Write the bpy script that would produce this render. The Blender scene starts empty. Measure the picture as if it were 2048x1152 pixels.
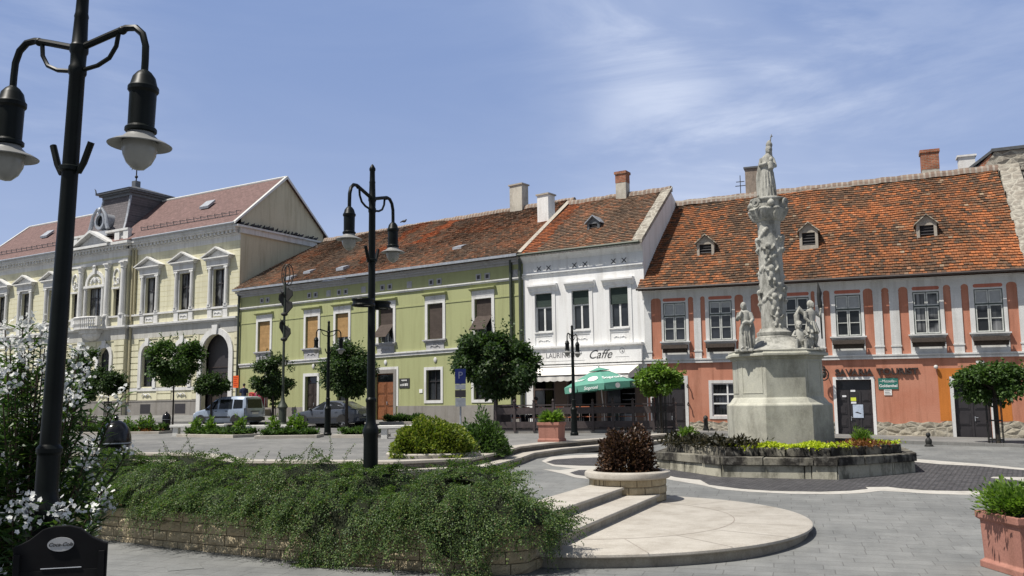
import bpy, bmesh, math, random
import numpy as np
from mathutils import Vector, Matrix
from mathutils.bvhtree import BVHTree
random.seed(7); rng = np.random.default_rng(7)
PI = math.pi; R = math.radians
scene = bpy.context.scene; COL = scene.collection

# ---------------------------------------------------------------- camera, sky, sun, exposure
F, HOR, ROLL, EYE = 1750., 801., -.0145, 2.3
PITCH = math.atan((HOR-576)/F)
cd = bpy.data.cameras.new('camera'); cam = bpy.data.objects.new('camera', cd); COL.objects.link(cam)
cd.sensor_width = 36; cd.lens = F/2048*36; cd.clip_start = .1; cd.clip_end = 3000
CAMROT = Matrix.Rotation(PI/2+PITCH, 3, 'X') @ Matrix.Rotation(ROLL, 3, 'Z')
cam.matrix_world = Matrix.Translation((0, 0, EYE)) @ CAMROT.to_4x4()
scene.camera = cam
SUN = Vector((-.44, -.20, .87)).normalized()
sd = bpy.data.lights.new('sun', 'SUN'); sun = bpy.data.objects.new('sun', sd); COL.objects.link(sun)
sd.energy = 5.0; sd.angle = R(.5); sd.color = (1, .95, .87)
sun.rotation_mode = 'QUATERNION'; sun.rotation_quaternion = SUN.to_track_quat('Z', 'Y'); sun.location = (-20, -5, 40)
w = bpy.data.worlds.new('World'); scene.world = w; w.use_nodes = True
nt = w.node_tree; nt.nodes.clear()
def N(t, **k):
    n = nt.nodes.new(t)
    for a, b in k.items(): setattr(n, a, b)
    return n
out = N('ShaderNodeOutputWorld'); bg = N('ShaderNodeBackground'); bg.inputs[1].default_value = .075
sky = N('ShaderNodeTexSky', sky_type='NISHITA', sun_disc=False)
sky.sun_elevation = math.asin(SUN.z); sky.sun_rotation = math.atan2(SUN.x, SUN.y)
sky.air_density = 1.0; sky.dust_density = 2.2; sky.ozone_density = 1.0
tc = N('ShaderNodeTexCoord'); sep = N('ShaderNodeSeparateXYZ'); nt.links.new(tc.outputs['Generated'], sep.inputs[0])
def mrange(src, a, b, c=0., d=1.):
    m = N('ShaderNodeMapRange', interpolation_type='SMOOTHSTEP')
    for i, v in ((1, a), (2, b), (3, c), (4, d)): m.inputs[i].default_value = v
    nt.links.new(src, m.inputs[0]); return m.outputs[0]
def mmath(op, a, b):
    m = N('ShaderNodeMath', operation=op, use_clamp=True)
    for i, v in ((0, a), (1, b)):
        if isinstance(v, (int, float)): m.inputs[i].default_value = v
        else: nt.links.new(v, m.inputs[i])
    return m.outputs[0]
def mixw(f, a, b):
    m = N('ShaderNodeMix', data_type='RGBA')
    for i, v in ((0, f), (6, a), (7, b)):
        if isinstance(v, tuple): m.inputs[i].default_value = (*v, 1)
        elif isinstance(v, (int, float)): m.inputs[i].default_value = v
        else: nt.links.new(v, m.inputs[i])
    return m.outputs[2]
def wisps(rot, scl, scale, det, lo, hi, rough, dist, off):
    mp = N('ShaderNodeMapping'); mp.inputs['Rotation'].default_value = (0, rot, 0); mp.inputs['Scale'].default_value = scl; mp.inputs['Location'].default_value = off
    nt.links.new(tc.outputs['Generated'], mp.inputs[0])
    no = N('ShaderNodeTexNoise'); no.inputs['Scale'].default_value = scale; no.inputs['Detail'].default_value = det; no.inputs['Roughness'].default_value = rough; no.inputs['Distortion'].default_value = dist
    nt.links.new(mp.outputs[0], no.inputs['Vector']); return mrange(no.outputs[0], lo, hi)
grad = mixw(mrange(sep.outputs[2], .05, .42), (4.9, 6.1, 8.9), (2.85, 4.05, 7.2))
dim = mixw(.5, sky.outputs[0], (.6, .9, 1.6)); base = mixw(mmath('MULTIPLY', mrange(sep.outputs[2], .42, .62, .92, .0), mrange(sep.outputs[1], -.25, .12)), dim, grad)
streak = wisps(R(28), (.9, 1, 4.2), 3.0, 9, .40, .72, .62, .5, (0, 0, 0))
soft = wisps(R(20), (1, 1, 1.6), 2.1, 4, .40, .66, .5, .2, (1.3, 0, .4))
side = mmath('ADD', mrange(sep.outputs[0], -.02, .22), mrange(sep.outputs[0], -.30, -.46))
hazy = mrange(sep.outputs[2], .27, .05, 0., .50)
cl = mmath('MULTIPLY', mmath('ADD', mmath('MULTIPLY', streak, .62), mmath('MULTIPLY', soft, .28)), mmath('ADD', mmath('MULTIPLY', side, .85), .15))
cl = mmath('MULTIPLY', cl, mmath('ADD', mmath('MULTIPLY', soft, .7), .35)); cl = mmath('ADD', cl, mmath('MULTIPLY', hazy, soft))
nt.links.new(mixw(cl, base, (8.6, 9.4, 11.2)), bg.inputs[0]); nt.links.new(bg.outputs[0], out.inputs[0])
scene.view_settings.view_transform = 'Standard'; scene.view_settings.look = 'None'
scene.view_settings.exposure = 0.24; scene.view_settings.gamma = 1
scene.render.engine = 'CYCLES'
scene.render.resolution_x, scene.render.resolution_y = 1024, 576
scene.cycles.max_bounces = 6; scene.cycles.transparent_max_bounces = 12

# ---------------------------------------------------------------- helpers: materials
def newmat(name):
    m = bpy.data.materials.new(name); m.use_nodes = True
    t = m.node_tree; b = t.nodes['Principled BSDF']; return m, t, b
def nd(t, typ, **k):
    n = t.nodes.new(typ)
    for a, b in k.items(): setattr(n, a, b)
    return n
def noise(t, scale, det=4, rough=.6, vec=None, src='Object'):
    n = nd(t, 'ShaderNodeTexNoise'); n.inputs['Scale'].default_value = scale; n.inputs['Detail'].default_value = det; n.inputs['Roughness'].default_value = rough
    if vec is None:
        c = nd(t, 'ShaderNodeTexCoord'); vec = c.outputs[src]
    t.links.new(vec, n.inputs['Vector']); return n.outputs[0]
def ramp(t, fac, stops):
    r = nd(t, 'ShaderNodeValToRGB'); e = r.color_ramp.elements
    while len(e) < len(stops): e.new(.5)
    for el, (p, c) in zip(e, stops): el.position = p; el.color = (*c, 1) if len(c) == 3 else c
    t.links.new(fac, r.inputs[0]); return r.outputs[0]
def mixn(t, fac, a, b, mode='MIX'):
    m = nd(t, 'ShaderNodeMix', data_type='RGBA', blend_type=mode)
    for s, v in ((0, fac), (6, a), (7, b)):
        if isinstance(v, (int, float)): m.inputs[s].default_value = v
        elif isinstance(v, tuple): m.inputs[s].default_value = (*v, 1)
        else: t.links.new(v, m.inputs[s])
    return m.outputs[2]
def bump(t, b, h, strength=.3, dist=.02):
    n = nd(t, 'ShaderNodeBump'); n.inputs['Strength'].default_value = strength; n.inputs['Distance'].default_value = dist
    t.links.new(h, n.inputs['Height']); t.links.new(n.outputs[0], b.inputs['Normal'])
def sc(c, k): return tuple(min(1., v*k) for v in c)
def stucco(name, col, dirt=.25, dcol=None, rough=.9, fine=25, scale=.7, bstr=.25):
    m, t, b = newmat(name)
    n1 = noise(t, scale, 6, .65); n2 = noise(t, fine, 3)
    dcol = dcol or sc(col, .62)
    f = ramp(t, n1, [(.38, (0, 0, 0)), (.75, (dirt*2, )*3)])
    cc = nd(t, 'ShaderNodeTexCoord'); mq = nd(t, 'ShaderNodeMapping'); mq.inputs['Scale'].default_value = (2.2, 2.2, .16); t.links.new(cc.outputs['Object'], mq.inputs[0]); n4 = noise(t, 1.3, 6, .68, mq.outputs[0])
    c1 = mixn(t, f, col, dcol)
    c1 = mixn(t, min(1, .35+dirt*1.6), c1, ramp(t, n4, [(.34, (.72, .70, .67)), (.52, (1, 1, 1))]), 'MULTIPLY')
    c2 = mixn(t, .5, c1, ramp(t, n2, [(.3, (.75, )*3), (.7, (1.1, )*3)]), 'MULTIPLY')
    t.links.new(c2, b.inputs['Base Color']); b.inputs['Roughness'].default_value = rough
    b.inputs['Specular IOR Level'].default_value = .25
    bump(t, b, n2, bstr, .02); return m
def plain(name, col, rough=.5, metal=0., spec=.5, var=.12, scale=6):
    m, t, b = newmat(name)
    n1 = noise(t, scale, 4)
    c = mixn(t, 1., col, ramp(t, n1, [(.3, (1-var, )*3), (.7, (1+var, )*3)]), 'MULTIPLY')
    t.links.new(c, b.inputs['Base Color']); b.inputs['Roughness'].default_value = rough; b.inputs['Metallic'].default_value = metal
    b.inputs['Specular IOR Level'].default_value = spec; return m
def weather(name, col, dark, light=None, s1=1.3, s2=9., amt=.6, rough=.92, bstr=.4, lo=.42, hi=.68):
    """old stone: big dark patches, streaks down, pale wear"""
    m, t, b = newmat(name)
    c = nd(t, 'ShaderNodeTexCoord'); mp = nd(t, 'ShaderNodeMapping'); mp.inputs['Scale'].default_value = (1, 1, .45)
    t.links.new(c.outputs['Object'], mp.inputs[0])
    n1 = noise(t, s1, 7, .7, mp.outputs[0]); n2 = noise(t, s2, 5, .65); n3 = noise(t, 45, 2)
    x = mixn(t, ramp(t, n1, [(lo, (0, )*3), (hi, (amt, )*3)]), col, dark)
    x = mixn(t, ramp(t, n2, [(.5, (0, )*3), (.8, (.45, )*3)]), x, light or sc(col, 1.35))
    x = mixn(t, .5, x, ramp(t, n3, [(.3, (.7, )*3), (.7, (1.15, )*3)]), 'MULTIPLY')
    t.links.new(x, b.inputs['Base Color']); b.inputs['Roughness'].default_value = rough; b.inputs['Specular IOR Level'].default_value = .2
    h = mixn(t, .5, n2, n3); bump(t, b, h, bstr, .03); return m
def brickmat(name, c1, c2, mortar, bw, bh, ms=.012, axes='XZ', off=.5, var=.5, rough=.9, bstr=.6):
    m, t, b = newmat(name)
    c = nd(t, 'ShaderNodeTexCoord'); s = nd(t, 'ShaderNodeSeparateXYZ'); t.links.new(c.outputs['Object'], s.inputs[0])
    k = nd(t, 'ShaderNodeCombineXYZ'); ix = {'X': 0, 'Y': 1, 'Z': 2}
    for i, a in enumerate(axes): t.links.new(s.outputs[ix[a]], k.inputs[i])
    br = nd(t, 'ShaderNodeTexBrick'); br.offset = off; t.links.new(k.outputs[0], br.inputs['Vector'])
    br.inputs['Color1'].default_value = (*c1, 1); br.inputs['Color2'].default_value = (*c2, 1); br.inputs['Mortar'].default_value = (*mortar, 1)
    br.inputs['Scale'].default_value = 1; br.inputs['Mortar Size'].default_value = ms; br.inputs['Brick Width'].default_value = bw; br.inputs['Row Height'].default_value = bh
    n = noise(t, 3, 6, .7); n2 = noise(t, 30, 3)
    x = mixn(t, 1., br.outputs[0], ramp(t, n, [(.3, (1-var, )*3), (.7, (1+var*.6, )*3)]), 'MULTIPLY')
    x = mixn(t, .6, x, ramp(t, n2, [(.3, (.75, )*3), (.7, (1.15, )*3)]), 'MULTIPLY')
    t.links.new(x, b.inputs['Base Color']); b.inputs['Roughness'].default_value = rough; b.inputs['Specular IOR Level'].default_value = .2
    inv = nd(t, 'ShaderNodeMath', operation='SUBTRACT'); inv.inputs[0].default_value = 1; t.links.new(br.outputs[1], inv.inputs[1])
    h = nd(t, 'ShaderNodeMath', operation='MULTIPLY_ADD'); t.links.new(n2, h.inputs[0]); h.inputs[1].default_value = .35; t.links.new(inv.outputs[0], h.inputs[2])
    bump(t, b, h.outputs[0], bstr, .02); return m
def tilemat(name, old, new, cover=.5, pscale=.35, jit=.5, rough=.85):
    """roof tiles: patches of old and of newer tiles with a ragged border of single tiles (face attribute rnd)"""
    m, t, b = newmat(name)
    a = nd(t, 'ShaderNodeAttribute', attribute_name='rnd'); n = noise(t, pscale, 7, .7); n1 = noise(t, pscale*.5, 3, .5)
    q = nd(t, 'ShaderNodeMath', operation='MULTIPLY_ADD'); t.links.new(a.outputs['Fac'], q.inputs[0]); q.inputs[1].default_value = jit; q.inputs[2].default_value = -jit*.5
    ad = nd(t, 'ShaderNodeMath', operation='ADD'); t.links.new(n, ad.inputs[0]); t.links.new(q.outputs[0], ad.inputs[1])
    mask = ramp(t, ad.outputs[0], [(cover-.05, (0, 0, 0)), (cover+.05, (1, 1, 1))])
    fr = nd(t, 'ShaderNodeMath', operation='FRACT'); ml = nd(t, 'ShaderNodeMath', operation='MULTIPLY'); t.links.new(a.outputs['Fac'], ml.inputs[0]); ml.inputs[1].default_value = 7.31; t.links.new(ml.outputs[0], fr.inputs[0])
    x = mixn(t, mask, ramp(t, fr.outputs[0], old), ramp(t, fr.outputs[0], new))
    cs_ = nd(t, 'ShaderNodeTexCoord'); ms_ = nd(t, 'ShaderNodeMapping'); ms_.inputs['Scale'].default_value = (1.6, .22, .22); t.links.new(cs_.outputs['Object'], ms_.inputs[0]); n5 = noise(t, 1.2, 6, .7, ms_.outputs[0])
    x = mixn(t, .7, x, ramp(t, n5, [(.36, (.76, .77, .75)), (.6, (1.06, 1.04, 1.02))]), 'MULTIPLY')
    x = mixn(t, .8, x, ramp(t, n1, [(.32, (.62, .66, .68)), (.66, (1.12, 1.08, 1.0))]), 'MULTIPLY')
    n2 = noise(t, 16, 4); x = mixn(t, .7, x, ramp(t, n2, [(.3, (.72, )*3), (.7, (1.12, )*3)]), 'MULTIPLY')
    t.links.new(x, b.inputs['Base Color']); b.inputs['Roughness'].default_value = rough; b.inputs['Specular IOR Level'].default_value = .2
    bump(t, b, n2, .3, .02); return m
def leafmat(name, c1, c2, c3=None, rough=.5, trans=.35, tint=(1.1, 1.3, .55), dead=False):
    m, t, b = newmat(name)
    a = nd(t, 'ShaderNodeAttribute', attribute_name='rnd'); st = ([(0., (.16, .10, .045)), (.025, (.10, .07, .03)), (.045, c1)] if dead else [(0., c1)])+[(.55, c2), (1., c3 or sc(c2, 1.4))]
    x = ramp(t, a.outputs['Fac'], st); t.links.new(x, b.inputs['Base Color']); b.inputs['Roughness'].default_value = rough
    b.inputs['Specular IOR Level'].default_value = .3
    tr = nd(t, 'ShaderNodeBsdfTranslucent'); y = mixn(t, 1., x, tint, 'MULTIPLY'); t.links.new(y, tr.inputs[0])
    ms = nd(t, 'ShaderNodeMixShader'); ms.inputs[0].default_value = trans
    t.links.new(b.outputs[0], ms.inputs[1]); t.links.new(tr.outputs[0], ms.inputs[2]); t.links.new(ms.outputs[0], t.nodes['Material Output'].inputs[0]); return m
def glassmat(name, col=(.015, .017, .02), rough=.04, spec=.6):
    m, t, b = newmat(name)
    n = noise(t, .8, 3); x = mixn(t, ramp(t, n, [(.35, (0, )*3), (.65, (1, )*3)]), col, sc(col, 2.4)); t.links.new(x, b.inputs['Base Color'])
    b.inputs['Roughness'].default_value = rough; b.inputs['Specular IOR Level'].default_value = spec
    n2 = noise(t, 1.6, 1); bump(t, b, n2, .06, .05); return m
def rubblemat(name, c1, c2, mortar, scale=2.6):
    m, t, b = newmat(name); c = nd(t, 'ShaderNodeTexCoord'); mp = nd(t, 'ShaderNodeMapping'); mp.inputs['Scale'].default_value = (1, 1, 1.6); t.links.new(c.outputs['Object'], mp.inputs[0])
    v1 = nd(t, 'ShaderNodeTexVoronoi', feature='DISTANCE_TO_EDGE'); v2 = nd(t, 'ShaderNodeTexVoronoi', feature='F1')
    for v in (v1, v2): v.inputs['Scale'].default_value = scale; t.links.new(mp.outputs[0], v.inputs['Vector'])
    s = nd(t, 'ShaderNodeSeparateXYZ'); t.links.new(v2.outputs['Color'], s.inputs[0]); n = noise(t, 9, 6, .7); n1 = noise(t, 1.1, 5, .6)
    x = mixn(t, s.outputs[0], c1, c2); x = mixn(t, ramp(t, v1.outputs['Distance'], [(.03, (1, )*3), (.09, (0, )*3)]), x, mortar); x = mixn(t, ramp(t, n1, [(.5, (0, )*3), (.62, (.75, )*3)]), x, mortar)
    x = mixn(t, .9, x, ramp(t, n, [(.3, (.6, )*3), (.7, (1.15, )*3)]), 'MULTIPLY'); t.links.new(x, b.inputs['Base Color']); b.inputs['Roughness'].default_value = .95; b.inputs['Specular IOR Level'].default_value = .15
    h = nd(t, 'ShaderNodeMath', operation='MULTIPLY_ADD'); t.links.new(n, h.inputs[0]); h.inputs[1].default_value = .25; t.links.new(v1.outputs['Distance'], h.inputs[2]); bump(t, b, h.outputs[0], 1., .12); return m
def curtainmat(name):
    m, t, b = newmat(name); c = nd(t, 'ShaderNodeTexCoord'); mp = nd(t, 'ShaderNodeMapping'); mp.inputs['Scale'].default_value = (9, 9, .35); t.links.new(c.outputs['Object'], mp.inputs[0])
    n = noise(t, 1., 3, .5, mp.outputs[0]); n2 = noise(t, .9, 2); x = mixn(t, ramp(t, n2, [(.42, (0, )*3), (.56, (1, )*3)]), (.02, .022, .025), ramp(t, n, [(.35, (.05, .052, .055)), (.65, (.24, .245, .25))]))
    t.links.new(x, b.inputs['Base Color']); b.inputs['Roughness'].default_value = .08; b.inputs['Specular IOR Level'].default_value = .5; return m
def pavingmat(name, c1, c2, joint, bw, bh, rot, ms=.008):
    m, t, b = newmat(name); c = nd(t, 'ShaderNodeTexCoord'); mp = nd(t, 'ShaderNodeMapping'); mp.inputs['Rotation'].default_value = (0, 0, rot); t.links.new(c.outputs['Object'], mp.inputs[0])
    nw = nd(t, 'ShaderNodeTexNoise'); nw.inputs['Scale'].default_value = .8; nw.inputs['Detail'].default_value = 2; t.links.new(c.outputs['Object'], nw.inputs['Vector']); wv = nd(t, 'ShaderNodeMix', data_type='VECTOR'); wv.inputs[0].default_value = .03; t.links.new(mp.outputs[0], wv.inputs[4]); t.links.new(nw.outputs[1], wv.inputs[5])
    br = nd(t, 'ShaderNodeTexBrick'); br.offset = .42; br.offset_frequency = 2; br.squash = .8; br.squash_frequency = 3; t.links.new(wv.outputs[1], br.inputs['Vector'])
    for i, v in (('Color1', c1), ('Color2', c2), ('Mortar', joint)): br.inputs[i].default_value = (*v, 1)
    br.inputs['Scale'].default_value = 1; br.inputs['Mortar Size'].default_value = ms; br.inputs['Brick Width'].default_value = bw; br.inputs['Row Height'].default_value = bh; br.inputs['Bias'].default_value = -.1
    n1 = noise(t, .33, 6, .68); n2 = noise(t, 2.6, 6, .7); n3 = noise(t, 38, 3); n4 = noise(t, 7, 2, .5)
    x = mixn(t, 1., br.outputs[0], ramp(t, n1, [(.34, (.74, .745, .75)), (.62, (1.08, 1.07, 1.05))]), 'MULTIPLY')
    x = mixn(t, .8, x, ramp(t, n2, [(.3, (.78, )*3), (.68, (1.1, )*3)]), 'MULTIPLY'); x = mixn(t, .6, x, ramp(t, n3, [(.3, (.8, )*3), (.7, (1.12, )*3)]), 'MULTIPLY')
    x = mixn(t, ramp(t, n4, [(.70, (0, )*3), (.74, (.45, )*3)]), x, (.07, .07, .068))
    t.links.new(x, b.inputs['Base Color']); b.inputs['Roughness'].default_value = .82; b.inputs['Specular IOR Level'].default_value = .25
    inv = nd(t, 'ShaderNodeMath', operation='SUBTRACT'); inv.inputs[0].default_value = 1; t.links.new(br.outputs[1], inv.inputs[1]); h = nd(t, 'ShaderNodeMath', operation='MULTIPLY_ADD'); t.links.new(n3, h.inputs[0]); h.inputs[1].default_value = .3; t.links.new(inv.outputs[0], h.inputs[2]); bump(t, b, h.outputs[0], .35, .012); return m

# ---------------------------------------------------------------- helpers: meshes
class MB:
    def __init__(s): s.v = []; s.f = []; s.m = []; s.cur = 0
    def add(s, vs, fs):
        o = len(s.v); s.v += [tuple(p) for p in vs]; s.f += [tuple(i+o for i in f) for f in fs]; s.m += [s.cur]*len(fs); return s
    def box(s, x0, x1, y0, y1, z0, z1):
        return s.add([(x0, y0, z0), (x1, y0, z0), (x1, y1, z0), (x0, y1, z0), (x0, y0, z1), (x1, y0, z1), (x1, y1, z1), (x0, y1, z1)],
                     [(0, 3, 2, 1), (4, 5, 6, 7), (0, 1, 5, 4), (1, 2, 6, 5), (2, 3, 7, 6), (3, 0, 4, 7)])
    def quad(s, a, b, c, d): return s.add([a, b, c, d], [(0, 1, 2, 3)])
    def prism(s, pts, y0, y1, axis='y'):
        """polygon (2-D list) extruded between y0 and y1; axis y: pts are (x,z) ; z: pts are (x,y) ; x: pts are (y,z)"""
        n = len(pts)
        mk = {'y': lambda p, h: (p[0], h, p[1]), 'z': lambda p, h: (p[0], p[1], h), 'x': lambda p, h: (h, p[0], p[1])}[axis]
        vs = [mk(p, y0) for p in pts]+[mk(p, y1) for p in pts]
        fs = [tuple(range(n)), tuple(range(2*n-1, n-1, -1))]+[(i, i+n, (i+1) % n+n, (i+1) % n) for i in range(n)]
        return s.add(vs, fs)
    def loft(s, rings, cap=True, closed=True):
        n = len(rings[0]); vs = [p for r in rings for p in r]; fs = []
        for k in range(len(rings)-1):
            for i in range(n if closed else n-1):
                j = (i+1) % n; fs.append((k*n+i, k*n+j, (k+1)*n+j, (k+1)*n+i))
        if cap and closed: fs += [tuple(range(n-1, -1, -1)), tuple(range((len(rings)-1)*n, len(rings)*n))]
        return s.add(vs, fs)
    def lathe(s, prof, n=16, c=(0, 0, 0), cap=True, ph=0., ry=1.):
        return s.loft([[(c[0]+r*math.cos(2*PI*i/n+ph), c[1]+ry*r*math.sin(2*PI*i/n+ph), c[2]+z) for i in range(n)] for r, z in prof], cap)
    def tube(s, pts, rad, n=8):
        P = [Vector(p) for p in pts]; rs = rad if isinstance(rad, (list, tuple)) else [rad]*len(P); rings = []; up = None
        for i, p in enumerate(P):
            d = (P[min(i+1, len(P)-1)]-P[max(i-1, 0)]).normalized()
            if up is None: up = d.orthogonal().normalized()
            up = (up-d*up.dot(d)).normalized(); b = d.cross(up)
            rings.append([tuple(p+(up*math.cos(2*PI*k/n)+b*math.sin(2*PI*k/n))*rs[i]) for k in range(n)])
        return s.loft(rings)
    def ball(s, c, r, n=12, m=8):
        rr = r if isinstance(r, (tuple, list)) else (r, r, r)
        return s.loft([[(c[0]+rr[0]*math.sin(PI*max(.02, min(.98, k/m)))*math.cos(2*PI*i/n), c[1]+rr[1]*math.sin(PI*max(.02, min(.98, k/m)))*math.sin(2*PI*i/n), c[2]-rr[2]*math.cos(PI*k/m)) for i in range(n)] for k in range(m+1)])
    def mark(s):
        if not hasattr(s, 'marks'): s.marks = []
        s.marks.append((len(s.v), len(s.f))); return s
    def build_groups(s, name, mat, parent=None, **k):
        mk = s.marks+[(len(s.v), len(s.f))]; out = []
        for (v0, f0), (v1, f1) in zip(mk[:-1], mk[1:]):
            if f1 > f0: g = MB(); g.add(s.v[v0:v1], [tuple(i-v0 for i in f) for f in s.f[f0:f1]]); out.append(g.build(name, mat, parent, **k))
        return out
    def build(s, name, mat, parent=None, smooth=False, bevel=0., loc=None, rot=None, attr=False, ang=40):
        me = bpy.data.meshes.new(name); me.from_pydata(s.v, [], s.f)
        mats = mat if isinstance(mat, (list, tuple)) else [mat]
        for mm in mats: me.materials.append(mm)
        if len(mats) > 1: me.polygons.foreach_set('material_index', s.m)
        bm = bmesh.new(); bm.from_mesh(me); bmesh.ops.recalc_face_normals(bm, faces=bm.faces); bm.to_mesh(me); bm.free()
        if attr:
            a = me.attributes.new('rnd', 'FLOAT', 'FACE'); a.data.foreach_set('value', rng.random(len(me.polygons)).astype(np.float32))
        if smooth:
            me.shade_smooth()
            try: me.set_sharp_from_angle(angle=R(ang))
            except Exception: pass
        o = bpy.data.objects.new(name, me); COL.objects.link(o)
        if parent is not None: o.parent = parent
        if loc: o.location = loc
        if rot: o.rotation_euler = rot
        if bevel:
            b = o.modifiers.new('bevel', 'BEVEL'); b.width = bevel; b.segments = 2; b.limit_method = 'ANGLE'
        return o
def tag(o, label=None, cat=None, group=None, kind=None):
    if label: o['label'] = label
    if cat: o['category'] = cat
    if group: o['group'] = group
    if kind: o['kind'] = kind
    return o
def empty(name, loc, rz=0., label=None, cat=None, group=None):
    o = bpy.data.objects.new(name, None); COL.objects.link(o); o.location = loc; o.rotation_euler = (0, 0, rz); o.empty_display_size = .3
    return tag(o, label, cat, group)
def copy_tree(o, parent=None):
    c = o.copy(); COL.objects.link(c)
    if parent is not None: c.parent = parent
    for ch in list(o.children): copy_tree(ch, c)
    return c
def leaves(name, P, D, U, L, W, mat, parent=None, fold=0.):
    """one mesh of many small leaves: base P, direction D, side U, length L, width W (numpy arrays)"""
    n = len(P); D = D/np.linalg.norm(D, axis=1)[:, None]; S = np.cross(D, U); S /= (np.linalg.norm(S, axis=1)[:, None]+1e-9)
    Nn = np.cross(S, D); L = np.broadcast_to(L, n)[:, None]; W = np.broadcast_to(W, n)[:, None]
    V = np.empty((n, 4, 3)); V[:, 0] = P; V[:, 1] = P+D*L*.5+S*W*.5+Nn*W*fold; V[:, 2] = P+D*L-Nn*L*.08; V[:, 3] = P+D*L*.5-S*W*.5+Nn*W*fold
    me = bpy.data.meshes.new(name); me.vertices.add(4*n); me.vertices.foreach_set('co', V.reshape(-1).astype(np.float32))
    me.loops.add(4*n); me.loops.foreach_set('vertex_index', np.arange(4*n, dtype=np.int32)); me.polygons.add(n)
    me.polygons.foreach_set('loop_start', np.arange(0, 4*n, 4, dtype=np.int32)); me.polygons.foreach_set('loop_total', np.full(n, 4, dtype=np.int32))
    a = me.attributes.new('rnd', 'FLOAT', 'FACE'); a.data.foreach_set('value', rng.random(n).astype(np.float32))
    me.materials.append(mat); me.update(); me.validate()
    o = bpy.data.objects.new(name, me); COL.objects.link(o)
    if parent is not None: o.parent = parent
    return o
def unit(n):
    v = rng.normal(size=(n, 3)); return v/np.linalg.norm(v, axis=1)[:, None]
def text(name, body, size, mat, parent, loc, rot, depth=.01, align='CENTER', shear=0., sx=1., bold=0.):
    cu = bpy.data.curves.new(name, 'FONT'); cu.body = body; cu.size = size; cu.extrude = depth; cu.align_x = align; cu.align_y = 'CENTER'; cu.shear = shear; cu.offset = bold
    tmp = bpy.data.objects.new(name, cu); COL.objects.link(tmp)
    dg = bpy.context.evaluated_depsgraph_get(); me = bpy.data.meshes.new_from_object(tmp.evaluated_get(dg)); bpy.data.objects.remove(tmp); me.name = name
    me.materials.clear(); me.materials.append(mat)
    o = bpy.data.objects.new(name, me); COL.objects.link(o); o.parent = parent; o.location = loc; o.rotation_euler = rot; o.scale = (sx, 1, 1); return o
def remesh(name, mb, mat, parent=None, voxel=.02, smooth=4, folds=None):
    """fuse overlapping lumps into one continuous carved surface"""
    me = bpy.data.meshes.new(name); me.from_pydata(mb.v, [], mb.f)
    bm = bmesh.new(); bm.from_mesh(me); bmesh.ops.recalc_face_normals(bm, faces=bm.faces); bm.to_mesh(me); bm.free()
    o = bpy.data.objects.new(name, me); COL.objects.link(o)
    r = o.modifiers.new('r', 'REMESH'); r.mode = 'VOXEL'; r.voxel_size = voxel
    s = o.modifiers.new('s', 'SMOOTH'); s.iterations = smooth; s.factor = .5
    dg = bpy.context.evaluated_depsgraph_get(); m2 = bpy.data.meshes.new_from_object(o.evaluated_get(dg)); bpy.data.objects.remove(o)
    m2.name = name
    if folds:
        n = len(m2.vertices); co = np.empty(3*n, np.float32); m2.vertices.foreach_get('co', co); co = co.reshape(-1, 3)
        no = np.empty(3*n, np.float32); m2.vertices.foreach_get('normal', no); no = no.reshape(-1, 3)
        co += no*folds(co)[:, None]; m2.vertices.foreach_set('co', co.reshape(-1)); m2.update()
    m2.materials.clear(); m2.materials.append(mat); m2.shade_smooth()
    o = bpy.data.objects.new(name, m2); COL.objects.link(o)
    if parent is not None: o.parent = parent
    return o
def cam_ray(px, py): return CAMROT @ Vector(((px-1024)/F, -(py-576)/F, -1.))
def at_depth(px, py, Y):
    d = cam_ray(px, py); return Vector((0, 0, EYE))+d*(Y/d.y)

# ---------------------------------------------------------------- materials
M = {}
M['paving'] = pavingmat('grey paving slabs', (.190, .195, .192), (.220, .225, .221), (.135, .136, .133), .62, .31, .3, .007)
M['paving2'] = pavingmat('terrace paving slabs', (.19, .19, .184), (.215, .213, .206), (.135, .133, .128), .6, .6, -.6)
M['cobble'] = brickmat('dark basalt cobbles', (.075, .073, .078), (.115, .11, .115), (.05, .05, .05), .13, .11, .015, 'XY', var=.35, rough=.7, bstr=.8)
M['band'] = stucco('white stone band', (.47, .45, .41), .2, fine=18, scale=1.5)
M['road'] = stucco('grey asphalt', (.16, .16, .16), .2, fine=60, scale=.6)
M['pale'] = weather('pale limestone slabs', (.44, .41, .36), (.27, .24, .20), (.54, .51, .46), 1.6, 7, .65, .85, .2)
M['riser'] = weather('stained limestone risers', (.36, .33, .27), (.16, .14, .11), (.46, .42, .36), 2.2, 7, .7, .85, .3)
M['rough'] = None
M['soil'] = stucco('dark soil', (.06, .045, .03), .3, fine=40, scale=3, bstr=.8)
M['white'] = stucco('white plaster', (.80, .80, .79), .12, (.62, .61, .58), scale=.9)
M['trim'] = stucco('white plaster trim', (.68, .68, .665), .2, (.46, .455, .44), scale=1.2)
M['greytrim'] = stucco('grey plaster trim', (.42, .42, .43), .2, scale=1.2)
M['green'] = stucco('lime green plaster', (.365, .385, .195), .12, (.30, .315, .16), scale=.5)
M['pink'] = stucco('faded pink plaster', (.53, .245, .165), .42, (.44, .165, .10), scale=.55)
M['red'] = stucco('dark pink plaster panel', (.50, .175, .12), .2, (.38, .12, .08), scale=.9)
M['orange'] = stucco('orange plaster patch', (.55, .19, .04), .2, scale=1)
M['yellow'] = stucco('pale yellow plaster', (.655, .63, .455), .18, (.50, .48, .38), scale=.6)
M['joint'] = plain('darker joints in plaster', (.50, .46, .27), .9)  # joint lines in a deeper plaster tone
M['plinth'] = stucco('grey plinth plaster', (.27, .255, .235), .25, scale=.8)
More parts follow.
